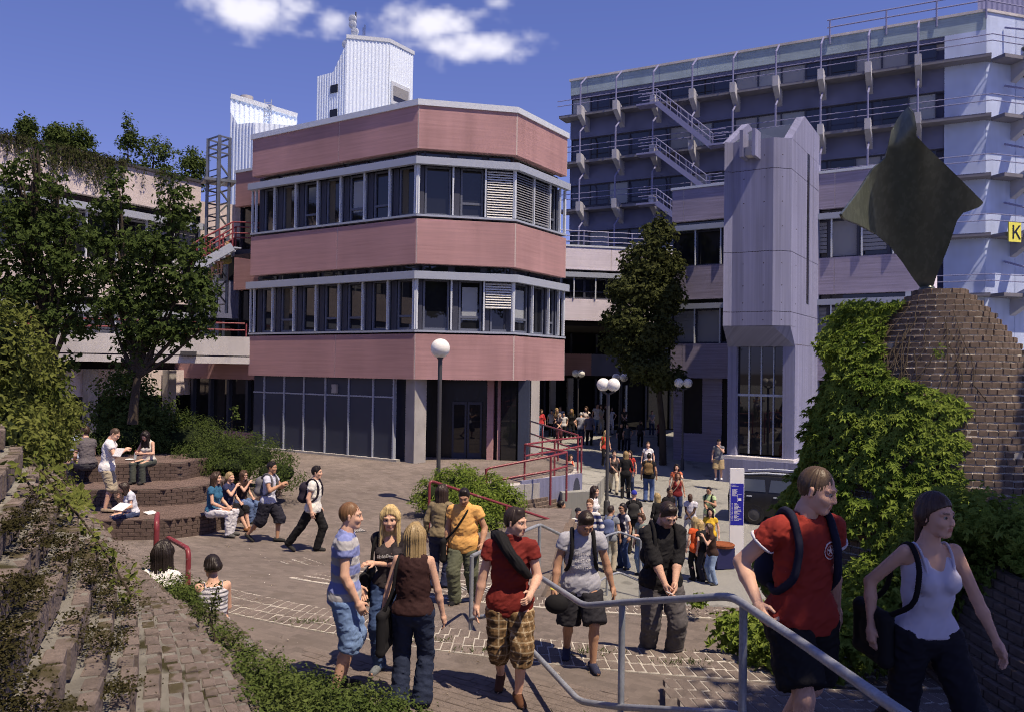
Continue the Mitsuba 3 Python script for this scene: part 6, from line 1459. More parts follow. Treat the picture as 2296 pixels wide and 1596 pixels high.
    if lod < 2 and 'shades' not in (extra or ()):
        for k in (-1, 1):
            mm = trimesh.creation.icosphere(2); v = mm.vertices; ev = Hd(k * .032, .0765, .005) + (v * .0118 * s) @ np.stack(ax); fr = v[:, 1] > .66
            put('eye', ev, mm.faces, np.where(fr[:, None], np.array([.03, .022, .018]), np.array([.36, .33, .31])), 'shiny')
    if 'shades' in (extra or ()) or 'glasses' in (extra or ()):
        mm = MB()
        for k in (-1, 1): mm.bar(Hd(k * .034, .097, .006), Hd(k * .034, .101, .006), .045 * s, .030 * s, hu); mm.bar(Hd(k * .058, .094, .010), Hd(k * .076, -.01, .012), .004 * s, .006 * s)
        mm.bar(Hd(-.012, .102, .010), Hd(.012, .102, .010), .005, .005); v, fc = mm.get(); put('sunglasses', v, fc, np.tile([.015, .015, .015], (len(v), 1)), 'shiny')
    # --- hair
    st, hcx = hair[0], hair[1]
    if st != 'bald':
        S_ = Sdf(); th_ = {'buzz': .003, 'short': .008}.get(st, .012)
        pl = (Hd(0, .084, .074), unit(hf * .8 - hu * .6)) if st in ('short', 'buzz') else (Hd(0, .078, .070), hf * .62 - hu * .78)
        if st in ('short', 'buzz'): S_.cuts.append((Hd(0, -.09, -.052), -hu))
        if st in ('cap',): pl = (Hd(0, .09, .040), hf * .1 - hu * .99)
        S_.ell(Hd(0, -.020, .028 + th_ * .3), ax, (np.array([.0755, .096, .100]) + th_) * s, .01); S_.pr[-1] = S_.pr[-1][:7] + (pl,) + S_.pr[-1][8:]
        if st == 'short': S_.cap(Hd(-.028, .034, .106), Hd(.028, .034, .106), .024 * s, k=.03)
        if st in ('long', 'bob', 'curly'):
            Ln = {'long': .34, 'bob': .19, 'curly': .26}[st]; wl = {'long': 1.35, 'bob': 1.5, 'curly': 1.75}[st]
            S_.cap(Hd(0, -.045, .0), HC - hf * .075 * s - UP * Ln * s, .072 * s, .060 * s, .04, hx, wl)
            for k in (-1, 1): S_.cap(Hd(k * .072, .015, .05), HC + (hx * k * .095 - hf * .01) * s - UP * Ln * .92 * s, .026 * s, .024 * s, .03, hf, 1.5); S_.cap(Hd(k * .02, .045, .118), Hd(k * .076, .045, .02), .022 * s, .020 * s, .03)
        if st == 'bun': S_.ell(Hd(0, -.125, .0), ax, np.array([.042, .038, .045]) * s, .03); S_.cap(Hd(-.05, -.06, .0), Hd(.05, -.06, .0), .05 * s, k=.03)
        if st == 'tail': S_.cap(Hd(0, -.10, .0), HC - hf * .12 * s - UP * .20 * s, .036 * s, .022 * s, .03); S_.cap(Hd(-.045, -.05, -.01), Hd(.045, -.05, -.01), .055 * s, k=.03)
        if st == 'mop': S_.cap(Hd(-.055, .02, .08), Hd(.055, .02, .08), .055 * s, k=.04); S_.cap(Hd(-.06, -.05, -.02), Hd(.06, -.05, -.02), .055 * s, k=.04); [S_.cap(Hd(k * .07, .02, .03), Hd(k * .074, .0, -.05), .026 * s, k=.02) for k in (-1, 1)]
        v, fc = S_.mesh(hh * 1.05)
        if len(v):
            q = np.stack([(v - HC) @ hx, (v - HC) @ hf, (v - HC) @ hu], 1) / s; ang = np.arctan2(q[:, 0], q[:, 1] + .02); strand = meshkit.fbm(np.column_stack([ang * 15, q[:, 2] * 5 if st in ('short', 'buzz', 'mop', 'curly') else q[:, 2] * .8, q[:, 1] * 10]), 3, 7)
            vn = trimesh.Trimesh(v, fc, process=False).vertex_normals; amp = {'curly': .035, 'mop': .022, 'long': .030, 'bob': .028}.get(st, .010) * s
            if st in ('curly',): strand = meshkit.fbm(q * 28, 2, 3)
            if st != 'cap': v = v + vn * ((strand - .5) * amp)[:, None]
            col = np.asarray(hcx)[None] * (.45 + 1.15 * strand[:, None]) if st != 'cap' else np.tile(hcx, (len(v), 1)); put('cap' if st == 'cap' else 'hair', v, fc, col, 'hair' if st != 'cap' else 'cloth')
            if st == 'cap' and len(hair) > 2: v, fc = Sdf().cap(Hd(-.04, .09, .055), Hd(.04, .15, .045), .03 * s, k=.01, n=hu, w=.3).mesh(hh); put('cap_peak', v, fc, np.tile(hcx, (len(v), 1)), 'cloth')
    # --- garments
    def garment(nm, S_, colr, wr_=.006, fr=(7, 7, 5), parent=key, mat='cloth'):
        v, fc = S_.mesh(hc)
        if not len(v): return None
        c = colf(colr)(np.column_stack([v[:, 0] / s, v[:, 1] / s, v[:, 2] / s])); vn = trimesh.Trimesh(v, fc, process=False).vertex_normals
        dsp = (meshkit.fbm(v * np.array(fr) + seed * 3.1, 3, 11) - .5) * 2; rid = 1 - np.abs(meshkit.fbm(v * np.array(fr) * 1.7 + 5 + seed, 3, 5) - .5) * 4
        fo = meshkit.fbm(np.column_stack([v @ np.array([5., 5, 14]), v @ np.array([9., -6, 6]), v @ np.array([-4., 8, 3])]) + seed, 3, 17); wk = 1 - np.abs(fo - .5) * 5
        v = v + vn * ((dsp * .7 + np.clip(rid, -.5, 1) * .6 + (np.clip(wk, -.6, 1) * .9 if lod < 2 else 0)) * wr_ * s)[:, None]
        return put(nm, v, fc, c, mat, parent), v
    shirtV = None
    if shirt:
        o = {'sleeve': .42, 'hem': -.10, 'neck': 'crew', 'loose': .014, **shirt}; lo_ = o['loose'] * s; S_ = Sdf(); o['hem'] = o['hem'] if pose != 'sit' else max(o['hem'], -.01)
        hemc = (T_(0, 0, o['hem']), -tu)
        S_.cap(T_(-.05, 0, -.03), T_(.05, 0, -.03), .120 * s * g + lo_, k=.05, n=tx, w=1.15); S_.cap(T_(0, 0, o['hem'] - .1), T_(0, 0, .20), .117 * s * g + lo_ * 1.1, .092 * s * g + lo_, .06, tx, 1.28 * (.94 if fem else 1.0))
        S_.cap(T_(0, 0, .22), T_(0, -.01, .375), .10 * s * g + lo_, .105 * s + lo_, .05, tx, 1.38 * fw)
        if fem:
            for k in (-1, 1): S_.ell(T_(k * .07, .085, .315), (tx, tf, tu), np.array([.062, .06, .065]) * s + lo_ * .6, .03)
        if o['neck'] != 'strap':
            S_.cap(T_(-sw * (.75 if o['sleeve'] > 0 else .55), -.01, .460), T_(sw * (.75 if o['sleeve'] > 0 else .55), -.01, .460), .058 * s + lo_ * .6, k=.05); S_.cap(T_(0, -.02, .45), neck - tu * .015 * s, .072 * s + lo_ * .6, .060 * s + lo_ * .4, .05)
        if o['sleeve'] > 0:
            for k in (-1, 1):
                t = o['sleeve']; a, b = sh[k], el[k]; am2 = am * s
                if t <= 1:
                    e = a + (b - a) * t; S_.cap(a + (b - a) * .06, a + (b - a) * min(t + .15, 1.1), .050 * am2 + lo_ * .55, .048 * am2 + lo_ * 1.1, .03, cut=(e, unit(b - a)))
                else:
                    S_.cap(a + (b - a) * .06, b, .050 * am2 + lo_ * .55, .044 * am2 + lo_ * .8, .03); e = b + (wr[k] - b) * (t - 1); S_.cap(b, b + (wr[k] - b) * min(t - .9, 1), .044 * am2 + lo_ * .8, .033 * am2 + lo_ * .8, .02, cut=(e, unit(wr[k] - b)))
        nk = o['neck']
        if nk in ('v', 'strap', 'tank', 'scoop'): S_.cap(T_(0, .06, .50 if nk == 'v' else .53), T_(0, .17, .37 if nk != 'v' else .34), (.070 if nk != 'v' else .050) * s, (.055 if nk != 'v' else .010) * s, .01, tx, 1.3 if nk != 'v' else 1.0, None, True)
        elif nk == 'crew': S_.cap(neck + tf * .01, neck + tu * .08 + tf * .02, .060 * s, .07 * s, .008, sub=True)
        if nk == 'strap': S_.cap(T_(-.3, -.2, .50), T_(.3, -.2, .50), .10 * s, k=.01, sub=True)
        S_.cuts.append(hemc)
        kS, shirtV = garment('shirt', S_, o['col'], o.get('wr', .010), (6, 6, 8))
        if nk == 'strap':
            mm = MB()
            for k in (-1, 1): mm.tube(bend([T_(k * .085, .115, .36), T_(k * .095, .07, .47), T_(k * .10, .0, .535), T_(k * .09, -.09, .47), T_(k * .07, -.115, .36)], .05), .008 * s, 6)
            v, fc = mm.get(); put('strap', v, fc, colf(o['col'])(v), 'cloth')
        if nk == 'polo':
            v, fc = Sdf().cap(neck - tu * .035 * s, neck + tu * .02 * s + tf * .0, .070 * s, .074 * s, .01, cut=(neck + tu * .012 * s, unit(tu - tf * .5))).cap(neck + tu * .06, neck + tu * .09, .06 * s, .06 * s, .01, sub=True).mesh(hc * .8); put('collar', v, fc, colf(o['col'])(v) * .92, 'cloth')
        if 'trim' in o:
            mm = MB()
            for k in (-1, 1):
                e = sh[k] + (el[k] - sh[k]) * o['sleeve']; d = unit(el[k] - sh[k]); a_ = unit(np.cross(d, UP)); b_ = np.cross(d, a_); rr = (.050 * am + .021) * s
                ring = [e + (a_ * math.cos(t) + b_ * math.sin(t)) * rr for t in np.linspace(0, 2 * math.pi, 25)]; mm.tube(ring, .009 * s, 8, False)
            ring = [T_(.072 * math.cos(t), .065 * math.sin(t) + .012, .515 - .030 * math.sin(t)) for t in np.linspace(0, 2 * math.pi, 33)]; mm.tube(ring, .010 * s, 8, False)
            v, fc = mm.get(); put('trim', v, fc, np.tile(o['trim'], (len(v), 1)), 'cloth')
    if pants:
        o = {'len': 1.0, 'loose': .012, 'flare': .0, 'rise': .06, **pants}; o['rise'] = min(o['rise'], (shirt or {}).get('hem', -.10) + .04) if pose != 'sit' else .05; lo_ = o['loose'] * s; S_ = Sdf(); L = o['len']
        S_.cap(T_(-.05, 0, -.03), T_(.05, 0, -.03), .113 * s * g + lo_ * .7, k=.04, n=tx, w=1.12); S_.cap(T_(0, 0, -.02), T_(0, 0, o['rise'] + .1), .106 * s * g + lo_ * .5, .098 * s * g + lo_ * .4, .04, tx, 1.28)
        for k in (-1, 1):
            kr, hr_ = .060 * s + lo_ * 1.1, .046 * s + lo_ * 1.4 + o['flare'] * s
            if L <= .52:
                t = L / .5; e = hipj[k] + (kn[k] - hipj[k]) * t; d = unit(kn[k] - hipj[k]); S_.cap(hipj[k], hipj[k] + (kn[k] - hipj[k]) * (t + .2), .094 * s * g + lo_, .066 * s + lo_ * 2.4 + o['flare'] * s, .03, cut=(e, d))
            else:
                t = min((L - .5) / .5, 1); S_.cap(hipj[k], kn[k], .094 * s * g + lo_, kr, .03); e = kn[k] + (an[k] - kn[k]) * t + (np.array([0, 0, -.04 * s]) if t == 1 else 0); d = unit(an[k] - kn[k]); hr_ = max(hr_, kr * .97) if t < 1 else hr_
                S_.cap(kn[k], kn[k] + (an[k] - kn[k]) * (t + .15) , kr, hr_ + (kr - hr_) * (1 - t), .03, cut=(e, d))
        S_.cuts.append((T_(0, 0, o['rise']), tu))
        garment('trousers' if L > .8 else 'shorts', S_, o['col'], o.get('wr', .011), (8, 8, 12))
    if belt:
        ring = [T_(.155 * g * math.cos(t), .122 * g * math.sin(t), .035) for t in np.linspace(0, 2 * math.pi, 33)]; v, fc = MB().tube(ring, .016 * s, 6, False).get(); put('belt', v, fc, np.tile(belt, (len(v), 1)), 'cloth')
    if shoes is not None:
        for k in (-1, 1):
            fd = unit((toe[k] - an[k]) * [1, 1, 1] + [0, 0, .03]); hl_ = an[k] + [0, 0, -.045 * s] - fd * .045 * s; S_ = Sdf(); S_.cap(hl_, toe[k] - fd * .01, .038 * s, .036 * s, .02, np.cross(fd, UP), 1.12); S_.cap(hl_ + UP * .01 * s, an[k] - UP * .04 * s, .037 * s, .035 * s, .02); S_.cap(an[k] - UP * .028 * s, toe[k] - fd * .05 + UP * .006, .038 * s, .03 * s, .02)
            if toe[k][2] < .06 * s: S_.cuts.append(((0, 0, .002), (0, 0, -1)))
            sc = np.asarray(shoes); sol = (extra or {}).get('sole', (.02, .02, .02)) if isinstance(extra, dict) else (.03, .03, .03)
            v, fc = S_.mesh(hc * .9); put('shoe', v, fc, np.where((v[:, 2] < .022 * s)[:, None], np.array(sol), sc), 'cloth')
    # --- things carried
    for b in bag:
        if b[0] == 'backpack':
            S_ = Sdf(); S_.cap(T_(-.07, -.20, .16), T_(.07, -.20, .16), .095 * s, k=.03); S_.cap(T_(-.06, -.20, .36), T_(.06, -.20, .36), .085 * s, k=.06); S_.cap(T_(0, -.20, .16), T_(0, -.2, .38), .10 * s, k=.05, n=tx, w=1.4); S_.cap(T_(-.04, -.275, .12), T_(.04, -.275, .14), .055 * s, k=.02)
            pk = thing('backpack', b[2], 'backpack'); v, fc = S_.mesh(hc); put('sack', v, fc, np.tile(b[1], (len(v), 1)) * (1 + .2 * (meshkit.fbm(v * 20)[:, None] - .5)), 'cloth', pk)
            for k in (-1, 1):
                mm = MB().tube(bend([T_(k * .09, -.15, .47), T_(k * .105, -.06, .565), T_(k * .115, .04, .55), T_(k * .118, .125 * g, .40), T_(k * .14, .12 * g, .22), T_(k * .17, .0, .10), T_(k * .11, -.15, .10)], .06), np.array([.022 * s]), 8); v, fc = mm.get(); put('strap', v, fc, np.tile(np.array(b[1]) * .8, (len(v), 1)), 'cloth', pk)
        if b[0] == 'sling':      # sling bag: ('sling', colour, label, side of the bag, (w, h), drop)
            k, (w, h), dz = b[3], b[4], b[5]; pk = thing('shoulder_bag', b[2], 'bag'); c = T_(k * .25 * g, b[6] if len(b) > 6 else -.02, dz); S_ = Sdf(); q = .045 * s
            for yy in (-1, 1): S_.cap(c + (tf * w * yy * .5 + UP * h * .5) * s, c + (tf * w * yy * .5 - UP * h * .5) * s, q, k=.02)
            S_.cap(c + UP * h * .5 * s - tf * w * .5 * s, c + UP * h * .5 * s + tf * w * .5 * s, q, k=.02); S_.cap(c - UP * h * .5 * s - tf * w * .5 * s, c - UP * h * .5 * s + tf * w * .5 * s, q, k=.02); S_.cap(c - tf * w * .2 * s, c + tf * w * .2 * s, q, k=.03, n=UP, w=max(h / .1, 1))
            v, fc = S_.mesh(hc); put('bag', v, fc, np.tile(b[1], (len(v), 1)), 'cloth', pk); cr = b[7] if len(b) > 7 else -1      # cross-body
            top = T_(cr * k * .10, -.0, .555) if cr < 0 else T_(k * .13, 0, .545); m1 = MB().tube(bend([c + (tf * w * .4 + UP * h * .5) * s, T_(k * .10 if cr < 0 else k * .17, .135 * g, .20), T_((cr * k * .04) if cr < 0 else k * .15, .135, .42), top, T_((cr * k * .04) if cr < 0 else k * .15, -.125, .42), T_(k * .10 if cr < 0 else k * .17, -.135 * g, .20), c + (-tf * w * .4 + UP * h * .5) * s], .08), .016 * s, 8); v, fc = m1.get(); put('strap', v, fc, np.tile(np.array(b[1]) * .7, (len(v), 1)), 'cloth', pk)
    if print_ is not None and shirtV is not None:
        from scipy.spatial import cKDTree
        fm = shirtV[((shirtV - T_(0, 0, .3)) @ tf) > .03 * s]; q = np.column_stack([(fm - P) @ tx, (fm - P) @ tu]); kd = cKDTree(q); dep_ = (fm - P) @ tf
        mm = MB()
        for tmesh, pc_ in print_:
            v = np.array(tmesh.vertices); e = trimesh.Trimesh(v, tmesh.faces, process=False)
            e = e.subdivide_to_size(.03); v = np.array(e.vertices); d, ii = kd.query(v[:, :2] * s, k=4); dd = dep_[ii].max(1)
            mm.add(P + tx * (-v[:, :1] * s * -1) + tu * (v[:, 1:2] * s) + tf * (dd + .004 + v[:, 2])[:, None], e.faces, pc_)
        v, fc = mm.get(); part(kS, 'print', (W(v), fc), 'cloth', False, color=mm.cols())
    return dict(W=W, T=T_, wr={k: W(wr[k]) for k in wr}, key=key, hdir={k: hdir[k] @ LW for k in hdir}, s=s, W_=W, Hd=Hd)
def printed(lines, x0, z0, col, h=.03, lead=.055, bold=True):
    """lettering for a chest, wearer's left is +x seen from the front mirrored"""
    out = []
    for i, t in enumerate(lines):
        tm = meshkit.text_mesh(t, h, .001, bold); w = tm.bounds[1][0]; v = np.array(tm.vertices); v = np.column_stack([-(v[:, 0] - w / 2) + x0, v[:, 1] + z0 - i * lead, v[:, 2]]); out.append((trimesh.Trimesh(v, np.array(tm.faces)[:, ::-1], process=False), col))
    return out
BLK, NAVY, JEANS, LJEANS, WHITE = (.012, .012, .014), (.016, .018, .04), (.03, .045, .10), (.16, .24, .40), (.68, .68, .70)
BROWNH, DARKH, BLOND, GINGER = (.045, .026, .016), (.014, .010, .009), (.36, .26, .12), (.16, .085, .04)
# --- the ten nearest
emb = []
q_ = trimesh.creation.annulus(.042, .048, .001); q_.apply_translation([.085, .365, 0]); emb.append((q_, (.6, .5, .5)))
q_ = trimesh.creation.annulus(.026, .029, .001); q_.apply_translation([.085, .365, 0]); emb.append((q_, (.6, .5, .5)))
st_ = Polygon([(r_ * math.sin(a), r_ * math.cos(a)) for r_, a in ((.028 if i % 2 == 0 else .011, i * math.pi / 5) for i in range(10))]); q_ = trimesh.creation.extrude_polygon(st_, .001, engine='earcut'); q_.apply_translation([.085, .365, .0005]); emb.append((q_, (.6, .5, .5)))
# chest prints are laid out with x to the wearer's right, so mirror the emblem to the wearer's left breast
for m_, _ in emb: m_.vertices = m_.vertices * [-1, 1, 1]; m_.faces = m_.faces[:, ::-1]
x_, y_ = 1.85, 5.2
a1 = person('man in red ringer t-shirt with white cuffs gripping the steel rail', pos=(x_, y_, -2.51), top=(1838, 1015), head=168, pose='walk', look=(-38, 14), lean=5, twist=-4, hair=('buzz', (.075, .05, .03)), seed=1,
       shirt=dict(col=(.25, .03, .022), trim=(.55, .55, .62), loose=.018), pants=dict(col=BLK, len=.44, loose=.022), hands=(('loc', -.30, -.12, .88), ('img', 1700, 1352, 5.0)), feet=((-.10, -.30, .05), (.10, .26, 0)),
       bag=[('backpack', NAVY, 'navy backpack on the man in the red ringer t-shirt')], print_=emb, belt=None)
a2 = person('woman in white strappy top and dark jeans walking at the right edge', pos=(2.58, 5.08, -2.51), top=(2092, 1095), head=172, pose='walk', sex='f', look=(-20, 2), hair=('tail', (.05, .028, .02)), seed=2,
       shirt=dict(col=(.52, .51, .62), sleeve=0, neck='strap', loose=.010, hem=-.01, wr=.004), pants=dict(col=(.014, .014, .02), flare=.03, rise=.02), hands=(('loc', -.36, .14, .86), ('loc', .30, -.08, .92)), feet=((-.12, .26, 0), (.12, -.28, .06)),
       bag=[('sling', BLK, 'black shoulder bag hanging behind the woman in the white top', 1, (.26, .24), -.06, -.14, 1)])
a3 = person('man in black sweater and grey trousers looking down with hands together', foot=(1480, 1495), top=(1492, 1108), head=172, pose='walk', look=(-12, 34), lean=4, hair=('short', (.03, .02, .016)), extra=('beard',), seed=3, fat=1.08,
       shirt=dict(col=(.014, .014, .016), sleeve=1.25, loose=.015, hem=-.12, wr=.011), pants=dict(col=(.085, .08, .085), loose=.022), hands=(('loc', -.04, .30, .93), ('loc', .06, .31, .92)), feet=((-.12, .05, 0), (.10, -.12, .0)), shoes=BLK,
       bag=[('backpack', BLK, 'black backpack on the man in the black sweater')])
gp_ = printed(['CALIFORNIA', 'BEST OF', 'TRADITION'], 0, .32, (.62, .62, .64), .030, .072)
a4 = person('man in grey printed t-shirt and black shorts coming up the steps', foot=(1300, 1490), top=(1312, 1126), head=178, pose='walk', skin='tan', look=(-14, 38), lean=7, hair=('short', (.028, .018, .012)), seed=4,
       shirt=dict(col=(.36, .37, .42), loose=.018, hem=-.13), pants=dict(col=(.02, .02, .026), len=.50, loose=.024), hands=(('loc', -.34, .04, .84), ('loc', .30, .14, .86)), feet=((-.12, .20, 0), (.12, -.20, .03)), shoes=(.03, .035, .07),
       bag=[('backpack', BLK, 'black backpack on the man in the grey t-shirt')], print_=gp_)
a5 = person('man in dark red polo shirt and brown plaid shorts turning his head', foot=(1140, 1562), top=(1158, 1130), head=176, pose='walk', look=(-58, 6), hair=('short', (.03, .02, .015)), seed=5,
       shirt=dict(col=(.165, .022, .018), neck='polo', loose=.02, hem=-.14), pants=dict(col=plaid, len=.66, loose=.030), hands=(('loc', -.16, .30, 1.02), ('loc', .30, .02, .84)), feet=((-.08, .16, 0), (.06, -.20, .04)), shoes=(.10, .045, .025))
# dark jacket rolled over his shoulder
jm = MB().tube([a5['W'](a5['T'](*q)) for q in ((.10, -.13, .40), (.13, -.06, .55), (.10, .06, .56), (.02, .16, .44), (-.08, .165, .32), (-.16, .12, .22))], [.03, .06, .062, .05, .055, .03], 12)
v_, f_ = jm.get(); sub_ = trimesh.Trimesh(v_, f_, process=False).subdivide().subdivide(); v_ = np.array(sub_.vertices); v_ = v_ + sub_.vertex_normals * ((meshkit.fbm(v_ * 28, 3) - .5) * .03)[:, None]
jk_ = thing('rolled_jacket', 'black jacket rolled across the shoulder of the man in dark red polo', 'jacket'); part(jk_, 'roll', (v_, np.array(sub_.faces)), 'cloth', True, color=np.tile(BLK, (len(v_), 1)))
sr_ = stripes((.20, .24, .50), (.40, .40, .42), .16, 2, .55)
a6 = person('ginger man in blue and grey striped t-shirt and faded denim shorts', foot=(768, 1550), top=(762, 1128), head=84, look=(0, 0), hair=('buzz', GINGER), seed=6, shirt=dict(col=sr_, loose=.018, hem=-.10), pants=dict(col=denim((.14, .22, .40), .5), len=.58, loose=.026), hands=(('loc', -.24, .10, .92), ('loc', .23, .14, .90)), lean=2, shoes=(.03, .03, .03), feet=((-.10, .02, 0), (.12, -.02, 0)))
bp_ = printed(['ablaBenG'], 0, .30, (.5, .5, .5), .034, .05)
a7 = person('blonde woman in dark grey t-shirt with folded arms facing us', foot=(872, 1505), top=(872, 1132), head=186, sex='f', look=(-8, 8), hair=('long', (.50, .38, .18)), seed=7, shirt=dict(col=(.035, .03, .034), neck='scoop', loose=.008, hem=-.02), pants=dict(col=denim((.05, .085, .19)), loose=.010), hands=(('x',), ('x',)), shoes=(.14, .16, .18), extra={'sole': (.6, .6, .6)}, print_=bp_, belt=BLK,
       bag=[('sling', BLK, 'black shoulder bag at the side of the blonde woman with folded arms', 1, (.28, .26), -.05, .0, 1)])
a8 = person('blonde woman seen from behind in dark brown sleeveless top and jeans', foot=(922, 1582), top=(925, 1178), head=4, sex='f', hair=('long', (.30, .22, .11)), seed=8, lean=1, shirt=dict(col=(.035, .016, .016), sleeve=0, neck='crew', loose=.012, hem=-.03), pants=dict(col=denim((.018, .026, .055)), flare=.03, rise=.0, loose=.010), hands=(('loc', -.30, .02, .86), ('loc', .30, .05, .84)), shoes=BLK, belt=(.05, .035, .03), fat=1.06,
       bag=[('sling', BLK, 'large black messenger bag hanging beside the woman seen from behind', -1, (.34, .34), -.20, -.04, 1)])
a9 = person('heavy man in pale orange polo shirt and olive trousers', foot=(1040, 1350), top=(1078, 1086), head=192, pose='walk', skin='tan', look=(-6, 22), hair=('short', DARKH), seed=9, fat=1.15, shirt=dict(col=(.72, .40, .13), neck='polo', loose=.026, hem=-.14), pants=dict(col=(.10, .11, .075), loose=.024, wr=.014), hands=(('loc', -.30, .16, .92), ('d',)), shoes=BLK, feet=((-.10, -.16, .03), (.10, .18, 0)),
       bag=[('sling', BLK, 'black laptop bag carried by the man in the orange polo', 1, (.32, .26), -.12, .0)])
a10 = person('woman in olive sweater seen from behind with navy handbag', foot=(985, 1318), top=(975, 1088), head=12, sex='f', hair=('bob', (.035, .022, .018)), seed=10, shirt=dict(col=(.21, .17, .105), sleeve=1.9, loose=.014, hem=-.05), pants=dict(col=(.02, .025, .06), loose=.014, flare=.02), hands=(('d',), ('loc', .30, .10, .98)), bag=[('sling', NAVY, 'navy handbag on the arm of the woman in the olive sweater', 1, (.24, .2), -.04, .05, 1)])
# two women sitting on the step edge behind the hedge
a11 = person('woman with long dark hair in white top sitting behind the hedge', pos=(-4.02, 9.45, -3.26), top=(368, 1218), head=6, pose='sit', sex='f', seat=.20, hair=('long', (.018, .013, .012)), seed=11, shirt=dict(col=WHITE, sleeve=1.8, loose=.02), pants=dict(col=JEANS), feet=((-.11, .5, 0), (.12, .55, 0)), hands=(('loc', -.1, .34, .40), ('loc', .1, .34, .40)))
a12 = person('woman with dark bun and strappy striped top sitting behind the hedge', pos=(-3.32, 9.25, -3.24), top=(468, 1247), head=-28, pose='sit', sex='f', seat=.20, skin='light', look=(-14, 6), hair=('bun', (.018, .013, .012)), seed=12, extra=('shades',), shirt=dict(col=stripes((.6, .6, .65), (.12, .12, .16), .045, 2, .6), sleeve=0, neck='strap'), pants=dict(col=(.5, .5, .55)), feet=((-.11, .5, 0), (.12, .55, 0)), hands=(('loc', -.1, .34, .40), ('loc', .1, .34, .40)))
# --- the middle distance, on the plaza and the round seats
person('student in white t-shirt and long dark shorts with grey rucksack walking right', foot=(600, 1214), top=(618, 1032), head=100, pose='walk', skin='tan', hair=('short', DARKH), seed=13, shirt=dict(col=(.5, .52, .62)), pants=dict(col=(.022, .022, .034), len=.62, loose=.05), hands=(('u',), ('u',)), feet=((-.08, .22, 0), (.08, -.38, .08)), bag=[('backpack', (.14, .14, .16), 'grey rucksack on the student in long dark shorts')])
person('student in white shirt and black trousers with dark rucksack', foot=(700, 1236), top=(723, 1042), head=95, pose='walk', hair=('short', DARKH), seed=14, shirt=dict(col=(.66, .66, .62), loose=.022), pants=dict(col=BLK, loose=.014), hands=(('d',), ('d',)), feet=((-.06, .12, 0), (.06, -.44, .08)), bag=[('backpack', (.022, .018, .032), 'dark plum rucksack on the student in white shirt')])
SEATG = None
person('girl in teal top and white trousers sitting first in the row of three', pos=aty(476, 1188, 17.92) * [1, 1, 0] + [0, 0, -3.69], top=(478, 1058), head=98, pose='sit', sex='f', hair=('bob', (.05, .03, .02)), seed=15, shirt=dict(col=(.035, .12, .22), sleeve=.35), pants=dict(col=(.62, .62, .68), loose=.008), shoes=(.1, .1, .1))
person('blond girl in navy t-shirt and black skirt sitting between two friends', pos=aty(508, 1180, 18.62) * [1, 1, 0] + [0, 0, -3.69], top=(506, 1058), head=105, pose='sit', sex='f', hair=('tail', (.30, .22, .11)), seed=16, shirt=dict(col=(.03, .035, .085), sleeve=.4), pants=dict(col=BLK, len=.62), hands=(('l',), ('m',)), shoes=(.2, .09, .04), feet=((-.11, .58, 0), (.1, .66, 0)))
person('girl with sunglasses in dark top and jeans sitting last of three', pos=aty(540, 1165, 19.47) * [1, 1, 0] + [0, 0, -3.69], top=(536, 1056), head=110, pose='sit', sex='f', hair=('long', (.07, .04, .025)), seed=17, extra=('shades',), shirt=dict(col=(.035, .02, .018), sleeve=.4), pants=dict(col=denim((.10, .15, .28))), hands=(('l',), ('m',)))
person('girl in pale t-shirt reading on the lowest brick seat', pos=aty(298, 1190, 17.76) * [1, 1, 0] + [0, 0, -3.69], top=(303, 1083), head=232, pose='sit', sex='f', look=(0, 34), lean=14, skin='light', hair=('bob', (.03, .018, .015)), seed=18, shirt=dict(col=(.55, .58, .68)), pants=dict(col=denim((.045, .06, .13)), len=.84), hands=(('loc', -.12, .34, .70), ('loc', .06, .30, .98)), feet=((-.11, .46, -.02), (.12, .50, 0)), shoes=(.5, .3, .22), seat=.42)
person('man in white t-shirt and beige shorts standing with a paper', foot=(236, 1140), pos=aty(238, 1138, 18.19) * [1, 1, 0] + [0, 0, -3.26], top=(246, 957), head=70, skin='light', look=(20, 30), lean=6, hair=('buzz', (.07, .045, .03)), seed=19, shirt=dict(col=WHITE, loose=.02, hem=-.12), pants=dict(col=(.40, .35, .26), len=.54, loose=.03), hands=(('u',), ('u',)), shoes=(.25, .2, .15))
person('dark-haired woman in white top and grey trousers sitting on the topmost tier', pos=aty(333, 1080, 20.06) * [1, 1, 0] + [0, 0, -2.86], top=(343, 962), head=195, pose='sit', sex='f', look=(-6, 34), lean=8, hair=('long', DARKH), seed=20, shirt=dict(col=(.55, .53, .50), sleeve=0, neck='tank'), pants=dict(col=(.07, .08, .07), flare=.02), hands=(('r',), ('r',)), seat=.43)
person('man in grey shirt sitting at the left end of the upper seat', pos=aty(196, 1070, 19.58) * [1, 1, 0] + [0, 0, -2.92], top=(186, 955), head=-62, pose='sit', hair=('short', BROWNH), seed=21, lean=10, shirt=dict(col=(.12, .11, .12), loose=.02), pants=dict(col=(.06, .06, .07)), seat=.45)
person('man in light blue shirt partly hidden behind the man in grey', pos=aty(174, 1065, 20.22) * [1, 1, 0] + [0, 0, -2.88], top=(170, 948), head=-60, pose='sit', hair=('short', GINGER), seed=22, lean=12, shirt=dict(col=(.3, .36, .5)), pants=dict(col=(.3, .28, .22)), seat=.45)
person('man in black with dark glasses at the far left of the seat', pos=aty(150, 1060, 20.54) * [1, 1, 0] + [0, 0, -2.85], top=(150, 944), head=-75, pose='sit', hair=('short', BROWNH), seed=23, lean=8, extra=('shades',), shirt=dict(col=(.02, .015, .015), sleeve=1.8), pants=dict(col=BLK), seat=.45)
